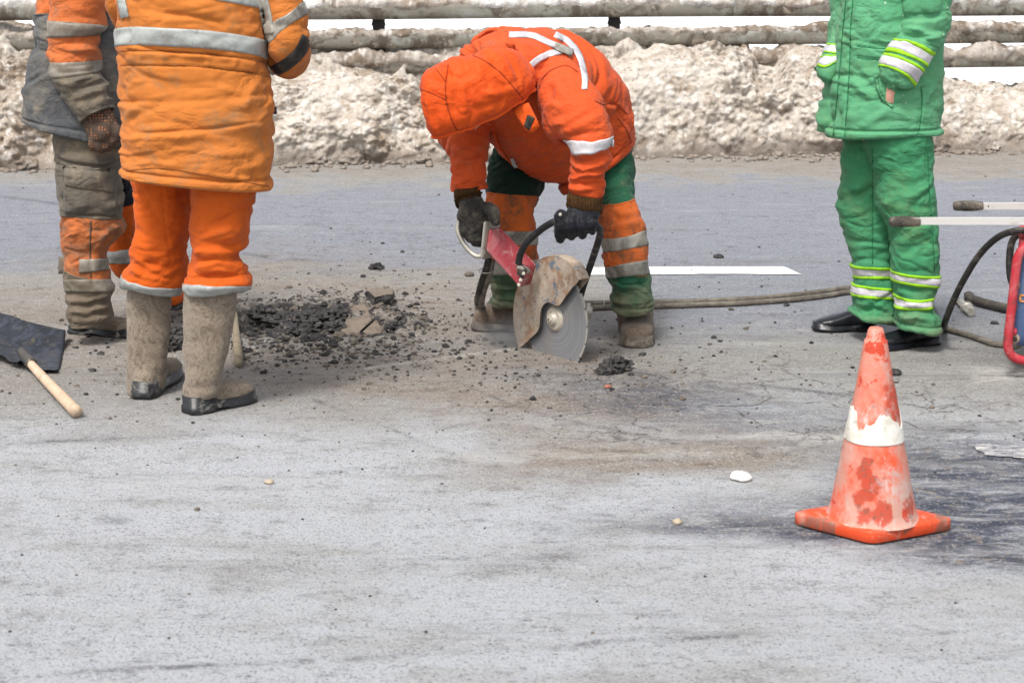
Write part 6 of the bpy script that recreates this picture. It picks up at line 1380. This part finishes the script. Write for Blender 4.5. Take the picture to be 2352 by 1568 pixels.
o.data.materials.clear(); o.data.materials.append(M['hose_dark']); o.data.materials.append(M['hose'])
nf = len(o.data.polygons); mi = np.zeros(nf, np.int32); mi[int(.08 * nf):int(.66 * nf)] = 1; o.data.polygons.foreach_set('material_index', mi)
h2 = [P(1131, 598, HS + .03), P(1124, 630, HS + .05), P(1112, 665, HS + .13), P(1106, 694, HS + .22)] + [gp_(1112, 712, hr), gp_(1135, 724, hr), gp_(1230, 722, hr), gp_(1354, 713, hr), gp_(1480, 709, hr), gp_(1600, 706, hr), gp_(1700, 702, hr), gp_(1810, 694, hr), gp_(1900, 684, hr), gp_(1960, 676, hr), gp_(2040, 682, hr), gp_(2100, 715, hr), gp_(2140, 748, hr), gp_(2178, 762, hr), gp_(2230, 778, hr), gp_(2285, 797, hr), gp_(2312, 800, hr), P(2335, 794, PY + .15), P(2372, 770, PY + .10)]
o = add('hydraulic_hose', tube(h2, hr, n=380, k=14), M['hose'], None, origin=gp_(1960, 676, 0)); tag(o, 'pale dusty hose lying beside the dark one all along the road', 'hose', group='hoses between saw and power unit')
o = add('hydraulic_hose', tube([P(2372, 536, PY + .2), P(2345, 534, PY + .2), P(2326, 552, PY + .22), P(2319, 590, PY + .22), P(2322, 640, PY + .2), P(2340, 680, PY + .16)], .013, n=60, k=12), M['hose_dark'], None, origin=P(2345, 534, PY + .2)); tag(o, 'short black hose bending down behind the red frame', 'hose', group='hoses between saw and power unit')
for (x, y) in ((1387, 706), (1118, 622)):
    c = gp_(x, y, .014) if y > 650 else P(1116, 622, HS + .03)
    t = np.linspace(0, 2 * np.pi, 24); axw = np.array([0, .030, 0]) if y > 650 else np.array([.026, 0, 0])
    o = add('tie_wire', tube(c + np.outer(np.cos(t), axw) + np.outer(np.sin(t), [0, 0, .019] if y > 650 else [0, .022, .005]), .0018, n=40, k=6, caps=False), M['alu'], None, origin=c)
    tag(o, 'thin wire tying the two hoses near the boot' if y > 650 else 'thin wire tying the hoses below the saw body', 'wire')

# ------------------------------------------------------------------ power unit at the right edge
pu = thing('power_unit', 'red framed blue hydraulic power unit with two white carrying handles', 'power unit', (*G(2420, 880)[:2], 0))
def frame_loop(d):
    z0, z1 = P(2352, 838, PY)[2] + .016, P(2352, 546, PY)[2] - .016
    x0 = P(2318, 700, PY)[0]; x1 = x0 + .62; r = .075
    pts = rounded([np.array([x0, PY + d, z0]), np.array([x0 + .02, PY + d, z1]), np.array([x1 - .02, PY + d, z1]), np.array([x1, PY + d, z0])], r, 8)
    return np.vstack([pts, pts[:1]]), x0, x1, z0, z1
pts, x0, x1, z0, z1 = frame_loop(0)
for d in (0, .42):
    q, *_ = frame_loop(d); q = q if not d else np.array([x1, 0, 0]) + (q - [x1, 0, 0]) * [.76, 1, 1]; add('frame', tube(q, .0165, n=160, k=14, caps=False, smooth=False), M['machine_red'], pu)
for x, z in ((x0 + .02, z0 + .10), (x1 - .02, z0 + .10), (x0 + .06, z1), (x1 - .05, z1)):
    add('frame_bar', tube([(x, PY + .004, z), (x1 + (x - x1) * .76, PY + .416, z)], .0135, n=8, k=12), M['machine_red'], pu)
body_ = add('body', box(((x0 + x1) / 2 + .075, PY + .21, (z0 + z1) / 2), (.215, 0, 0), (0, .17, 0), (0, 0, (z1 - z0) / 2 - .035), .012), M['machine_dirt'], pu)
pc = rounded([np.array([x0 + .030, PY + .030, z0 + .045]), np.array([x1 - .06, PY + .030, z0 + .045]), np.array([x1 - .06, PY + .030, z1 - .03]), np.array([x0 + .040, PY + .030, z1 - .03])], .04, 6)
pan = add('panel', prism(pc, (0, .010, 0), .003), M['machine_blue'], pu)
for (px, py) in ((2331, 655), (2330, 778)):
    c = on_plane(px, py, np.array([0, PY + .029, 0]), np.array([0, 1., 0]))
    add('mounting_ear', lathe(c, (0, -1, 0), [(-.004, .020), (.004, .018), (.006, .012)], 18), M['machine_dirt'], pu)
    add('bolt', lathe(c + [0, -.006, 0], (0, -1, 0), [(0, .009), (.005, .008), (.006, .005)], 6), M['dark_steel'], pu, smooth=False)
# the printed letter at the edge of the frame: an orange E seen end-on, as strokes
def pr(x, y): return on_plane(x, y, np.array([0, PY + .0265, 0]), np.array([0, 1., 0]))
for (a, b, c_, d_) in ((2341, 678, 2346, 692), (2341, 676, 2352, 680), (2344, 690, 2356, 694)):
    q = [pr(a, b), pr(c_, b), pr(c_, d_), pr(a, d_)]; add('letter_stroke', prism(q, (0, .0015, 0)), M['print_orange'], pan, smooth=False)
zh = P(2200, 507.5, PY - .02)[2]
YF = PY - .02
for k_, (xg, Yh) in enumerate(((2043, YF), (2190, None))):
    if Yh is None:                                                  # the far handle: same height, further back
        d = ray(2190, 473); Yh = float((CAMP + d * ((zh - CAM_H) / d[2]))[1])
    ya = 509 if k_ == 0 else 473
    s0, s1 = P(xg, ya, Yh), P(xg + (70 if k_ == 0 else 67), ya, Yh)
    xe = x1 - .05
    hb = box(((s1[0] - .03 + xe) / 2, Yh, zh), ((xe - s1[0] + .03) / 2, 0, 0), (0, .0105, 0), (0, 0, .0118), .0015)
    h_ = add('carrying_handle', hb, M['bar_alu'], pu, smooth=False)
    N_ = 110; t = np.linspace(0, 1, N_); r = .0150 + .0035 * np.sin(np.pi * t) + np.where((t > .04) & (t < .95), .0014 * np.sign(np.sin(t * 2 * np.pi * 17)), 0) - .004 * (t < .012)
    add('grip', tube([s0 * (1 - q) + s1 * q for q in t], list(r), n=N_ * 2, k=18), M['grip'], h_)
    if k_ == 1: add('pin_hole', lathe(np.array([s1[0] + .018, Yh - .0105, zh]), (0, -1, 0), [(0, .0032), (.0006, .0032)], 12), M['post'], h_)
for x in (x0 + .32, x1 - .10): add('handle_bracket', box((x, PY + .16, zh - .028), (.02, 0, 0), (0, .19, 0), (0, 0, .010), .003), M['machine_red'], pu)
for x in (x1 - .30, x1 - .06):
    add('wheel', lathe((x, PY + .02, .10), (0, 1, 0), [(0, .06), (.006, .092), (.03, .10), (.05, .10), (.074, .092), (.08, .06)], 30), M['black_rubber'], pu)
    add('axle_bracket', box((x, PY + .06, .17), (.012, 0, 0), (0, .012, 0), (0, 0, .07), .002), M['machine_red'], pu)
add('knob', lathe(P(2350, 536, PY + .12), (0, -.2, 1), [(-.02, .012), (0, .02), (.015, .022), (.025, .015)], 18), M['machine_red'], pu)

# ------------------------------------------------------------------ chisel and bar on the ground behind it
a, b = gp_(2203, 697, .016), gp_(2228, 716, .020); c = gp_(2240, 735, .020); ch = thing('chisel', 'steel breaker chisel with a hexagonal collared end lying on the road', 'chisel', tuple(b))
add('point', tube([gp_(2186, 694, .008), a], [.007, .015], n=10, k=8), M['dark_steel'], ch)
ax = (c - a) / np.linalg.norm(c - a)
add('shank', lathe(a, ax, [(0, .013), (.03, .017), (.16, .0175)], 6), M['alu'], ch, smooth=False)
add('collar', lathe(a + ax * .16, ax, [(0, .026), (.012, .028), (.02, .026)], 18), M['alu'], ch)
add('hex_end', lathe(a + ax * .18, ax, [(0, .021), (.075, .021), (.08, .018)], 6), M['alu'], ch, smooth=False)
bt = thing('steel_bar', 'grimy steel bar with a forked end lying beside the power unit', 'bar', tuple(gp_(2260, 705, 0)))
add('shaft', tube([gp_(2222, 694, .026), gp_(2275, 708, .022), gp_(2360, 728, .022)], .020, n=40, k=14), M['dark_steel'], bt)
add('lug', lump(gp_(2224, 690, .03), .022, 5, 2, .8, .4), M['dark_steel'], bt)
add('lug', lump(gp_(2222, 703, .014), .020, 6, 2, .8, .4), M['dark_steel'], bt)

# ------------------------------------------------------------------ shovel and a loose handle on the left
sh = thing('shovel', 'tarry black shovel with a short pale wooden handle lying on the road', 'shovel', tuple(G(60, 850)))
ny, nxg = 44, 60; SV = np.zeros((ny, nxg, 3))
far = [(-150, 690), (-80, 700), (0, 717), (47, 733), (90, 745), (151, 757)]; near = [(-150, 790), (-80, 792), (0, 812), (35, 832), (70, 844), (134, 848)]
fa = smooth_path([G(x, y, z) for (x, y), z in zip(far, (.10, .095, .09, .08, .07, .055))], nxg); na_ = smooth_path([G(x, y, z) for (x, y), z in zip(near, (.05, .045, .04, .03, .024, .02))], nxg)
for i in range(ny):
    t = i / (ny - 1)
    SV[i] = fa * (1 - t) + na_ * t; SV[i, :, 2] += -.050 * math.sin(math.pi * t) + .020 * np.exp(-((np.linspace(0, 1, nxg) - .78) / .06) ** 2) * sstep(.3, .9, t)
SV = SV + (.004 * pn(SV * 14, 4) + .0025 * pn(SV * 40, 5))[:, :, None]; SV[..., 2] = np.maximum(SV[..., 2], .005)
add('blade', shell(SV, .004), M['shovel'], sh)
add('socket', tube([gp_(50, 826, .03), gp_(60, 842, .032), gp_(74, 858, .032)], [.015, .019, .021], n=20, k=16), M['dark_steel'], sh)
add('handle', tube([gp_(60, 842, .030), gp_(90, 876, .031), gp_(120, 908, .030), gp_(176, 963, .024)], [.014, .0165, .018, .0205], n=50, k=20, rough=.0008), M['wood'], sh)
o = add('tool_handle', tube([gp_(538, 690, .014), gp_(541, 740, .016), gp_(545, 800, .017), gp_(548, 838, .017), gp_(548.5, 846, .015)], [.010, .013, .0165, .017, .009], n=50, k=14, rough=.001), M['wood_grey'], None, origin=G(545, 790)); tag(o, 'muddy wooden tool handle on the road behind the felt boot', 'tool handle')

# ------------------------------------------------------------------ broken asphalt round the hole
def slab(pts, z, thick, tilt, label, seed):
    top = np.array([G(*p) for p in pts]); c = top.mean(0)
    p = rounded(list(top), .010, 3); n = len(p); rs_ = np.random.RandomState(seed)
    p = p + np.c_[rs_.normal(0, .004, (n, 2)), np.zeros(n)]
    zt = z + (p[:, 0] - c[0]) * tilt[0] + (p[:, 1] - c[1]) * tilt[1] + float(ground_z(c[0], c[1]))
    rows = []
    for k_, (g, dz) in enumerate(((-.10, .002), (0, -.001), (.03, -.3 * thick), (.02, -.7 * thick), (-.06, -thick))):
        r = c + (p - c) * (1 + g) + (rs_.normal(0, .0035, (n, 3)) if k_ > 1 else 0); r[:, 2] = zt + dz + (rs_.normal(0, .002, n)); rows.append(r)
    V = np.vstack([np.vstack(rows), [[c[0], c[1], zt.mean() + .003]]]); m = len(rows)
    F = [(len(V) - 1, j, (j + 1) % n) for j in range(n)] + [(a * n + j, (a + 1) * n + j, (a + 1) * n + (j + 1) % n, a * n + (j + 1) % n) for a in range(m - 1) for j in range(n)] + [tuple((m - 1) * n + j for j in range(n))[::-1]]
    mi = np.array([0] * n + [0] * n + [1] * (n * (m - 2)) + [1])
    o = add('asphalt_slab', (V, F), [M['slab_top'], M['tar']], None, mi=mi, smooth=False, origin=c); tag(o, label, 'asphalt slab', group='slabs broken out of the road'); return o
slab([(842, 690), (862, 681), (893, 678), (904, 690), (900, 704), (862, 708)], .05, .05, (0, -.05), 'thick rounded slab of asphalt lying flat beyond the hole', 1)
slab([(806, 716), (834, 706), (846, 722), (856, 736), (826, 754), (794, 774), (770, 768)], .060, .045, (.16, .12), 'pale topped slab of asphalt tilted up in the hole', 2)
slab([(795, 768), (866, 743), (880, 754), (822, 776)], .045, .035, (-.05, .35), 'thin slab of asphalt lying askew at the near rim of the hole', 3)
big = [(602, 716, .05), (640, 718, .055), (668, 735, .06), (690, 716, .055), (715, 722, .05), (745, 716, .05), (780, 722, .055), (640, 752, .045), (618, 738, .04), (660, 760, .045), (705, 755, .045), (745, 748, .045), (730, 770, .035), (772, 740, .04), (860, 768, .035), (905, 742, .035), (398, 800, .05), (392, 775, .045), (425, 790, .045), (865, 617, .028), (1415, 852, .05), (1395, 860, .03)]
lab = ['black lump of broken asphalt at the far left corner of the hole', 'black clod in the hole rising behind the left rubble', 'largest black clod of rubble left of the hole centre', 'black clod at the far rim beside the brown lump', 'dark clod at the far rim left of the pale tilted slab', 'dark clod against the pale tilted slab', 'black broken edge piece behind the tilted slab', 'dark clod at the near left rim of the hole', 'small dark clod at the left end of the hole', 'dark clod on the near rim in front of the largest clod', 'dark clod in the middle of the hole', 'dark clod just left of the tilted slab', 'crumbly clod in front of the tilted slab', 'dark clod touching the tilted slab', 'crumbled clod in front of the thin slab', 'crumbly clod right of the tilted slab', 'black clod between the two felt boots', 'dark clod behind the left felt boot', 'black clod close to the right felt boot', 'lone black lump on the road beyond the hole', 'black crumbled heap on the road right of the saw blade', 'small black clod beside the heap near the saw blade']
for k_, ((x, y, r), l) in enumerate(zip(big, lab)):
    p = G(x, y); o = add('asphalt_lump', lump((p[0], p[1], float(ground_z(p[0], p[1])) + .3 * r), r, 40 + k_, 4, .66, .75, 1.25, 1.9, 5), M['tar'], None, smooth=False, origin=p); tag(o, l, 'asphalt lump', group='lumps of broken asphalt')
for (x, y, r, m, l) in ((1702, 1099, .027, 'pebble_white', 'white stone on the road left of the traffic cone'), (618, 1107, .013, 'pebble_tan', 'pale round pebble on the bare road in the foreground'), (453, 1168, .008, 'crumb_brown', 'tiny dark pebble on the road below the felt boots'), (1556, 1197, .013, 'pebble_tan', 'round brown pebble on the road left of the cone base'), (1396, 893, .013, 'pebble_red', 'small red stone on the road near the saw blade'), (1650, 594, .022, 'tar', 'black lump on the blue grey lane above the white dash'), (1078, 634, .022, 'crumb_brown', 'flat brown stone on the road left of the hoses'), (2284, 742, .014, 'tar', 'black lump beside the steel bar'), (2052, 862, .024, 'tar', 'dark clod on the road just behind the traffic cone')):
    p = G(x, y); flat = .62; o = add('stone', lump((p[0], p[1], float(ground_z(p[0], p[1])) + .3 * r), r, int(x), 3, flat, .35, 1.2), M[m], None, origin=p); tag(o, l, 'stone')
# crumbs: nobody could count them; larger ones one by one
rs = np.random.RandomState(11)
def scatter(n, cx, cy, sx, sy): return np.c_[rs.normal(cx, sx, n), rs.normal(cy, sy, n)]
cand = np.vstack([scatter(2200, 700, 752, 150, 40), scatter(600, 770, 765, 220, 60), scatter(600, 990, 770, 180, 60), scatter(240, 1350, 850, 170, 60), scatter(170, 500, 860, 330, 70), scatter(120, 1750, 820, 220, 60), scatter(120, 250, 830, 200, 60),
                  scatter(200, 980, 640, 300, 60), scatter(100, 1500, 560, 420, 90), np.c_[rs.uniform(-50, 2400, 160), rs.uniform(640, 1100, 160)], np.c_[rs.uniform(-50, 2400, 40), rs.uniform(1000, 1540, 40)], np.c_[rs.uniform(-50, 2400, 90), rs.uniform(400, 640, 90)]])
cand = cand[(cand[:, 1] > 395) & (cand[:, 1] < 1560)]
size = np.exp(rs.normal(math.log(.0033), .6, len(cand))); size = np.clip(size, .0016, .0125); size = np.where(cand[:, 1] > 980, np.minimum(size, .0042), size)
nearh = np.exp(-((cand[:, 0] - 720) / 230) ** 2 - ((cand[:, 1] - 755) / 65) ** 2); size = size * (1 + 0.9 * nearh)
PX = [G(*c) for c in cand]
order = np.argsort(-size * 1.0); proto = {}
Vs = [], []; ind = 0
protos = [mk_mesh('asphalt_crumb', *lump((0, 0, 0), 1.0, 200 + k_, 2, .75, .8, 1.15), [M['tar'] if k_ < 5 else M['crumb_brown']], smooth=False) for k_ in range(8)]
stuffT, stuffB = [], []
for rank, k_ in enumerate(order):
    p, r = PX[k_], size[k_]; z = float(ground_z(p[0], p[1])) + .25 * r; m = int(rs.randint(8)); a = rs.rand() * 6.28
    if rank < 150:
        o = bpy.data.objects.new('asphalt_crumb', protos[m]); o.location = (p[0], p[1], z); o.scale = (r, r, r * rs.uniform(.7, 1.1)); o.rotation_euler = (0, 0, a); COL.objects.link(o)
        tag(o, 'small loose crumb of broken asphalt scattered on the road about the hole', 'asphalt crumb', group='asphalt crumbs scattered on the road')
    else:
        V, F = lump((0, 0, 0), r, 300 + int(k_) % 97, 1, .75, .7, 1.2); (stuffT if m < 5 else stuffB).append((V + [p[0], p[1], z], F))
o = add('asphalt_grit', join(*stuffT), M['tar'], smooth=False); tag(o, 'fine black asphalt grit strewn about the hole', 'grit', kind='stuff')
o = add('dust_grit', join(*stuffB), M['crumb_brown'], smooth=False); tag(o, 'fine brown grit strewn over the dusty road', 'grit', kind='stuff')

# ------------------------------------------------------------------ dust blown from the cut
def dust(name, c, r, dens, label, seed):
    m = bpy.data.materials.new(name); m.use_nodes = True; nt = m.node_tree; nt.nodes.clear()
    o_ = nt.nodes.new('ShaderNodeOutputMaterial'); v = nt.nodes.new('ShaderNodeVolumePrincipled'); v.inputs['Color'].default_value = (.9, .9, .92, 1)
    tc = nt.nodes.new('ShaderNodeTexCoord'); ln = nt.nodes.new('ShaderNodeVectorMath'); ln.operation = 'LENGTH'
    dv = nt.nodes.new('ShaderNodeVectorMath'); dv.operation = 'DIVIDE'; dv.inputs[1].default_value = r; nt.links.new(tc.outputs['Object'], dv.inputs[0]); nt.links.new(dv.outputs[0], ln.inputs[0])
    nz_ = nt.nodes.new('ShaderNodeTexNoise'); nz_.inputs['Scale'].default_value = 14; nz_.inputs['Detail'].default_value = 3; nt.links.new(tc.outputs['Object'], nz_.inputs['Vector'])
    mr = nt.nodes.new('ShaderNodeMapRange'); mr.interpolation_type = 'SMOOTHSTEP'; mr.inputs['From Min'].default_value = 1.0; mr.inputs['From Max'].default_value = 0.1; mr.inputs['To Max'].default_value = dens; nt.links.new(ln.outputs['Value'], mr.inputs['Value'])
    mu = nt.nodes.new('ShaderNodeMath'); mu.operation = 'MULTIPLY'; nt.links.new(mr.outputs[0], mu.inputs[0]); nt.links.new(nz_.outputs['Fac'], mu.inputs[1]); nt.links.new(mu.outputs[0], v.inputs['Density']); nt.links.new(v.outputs[0], o_.inputs['Volume'])
    o = add(name, ellipsoid(c, *r), m, None, origin=c); tag(o, label, 'dust', kind='stuff')
dust('dust_cloud', G(1172, 800) + [0, .03, .05], (.17, .10, .09), 9, 'thin white dust blowing from the cut under the guard', 1)
dust('dust_cloud', G(1345, 815) + [0, .05, .06], (.11, .10, .12), 6, 'faint dust drifting at the front edge of the blade', 2)
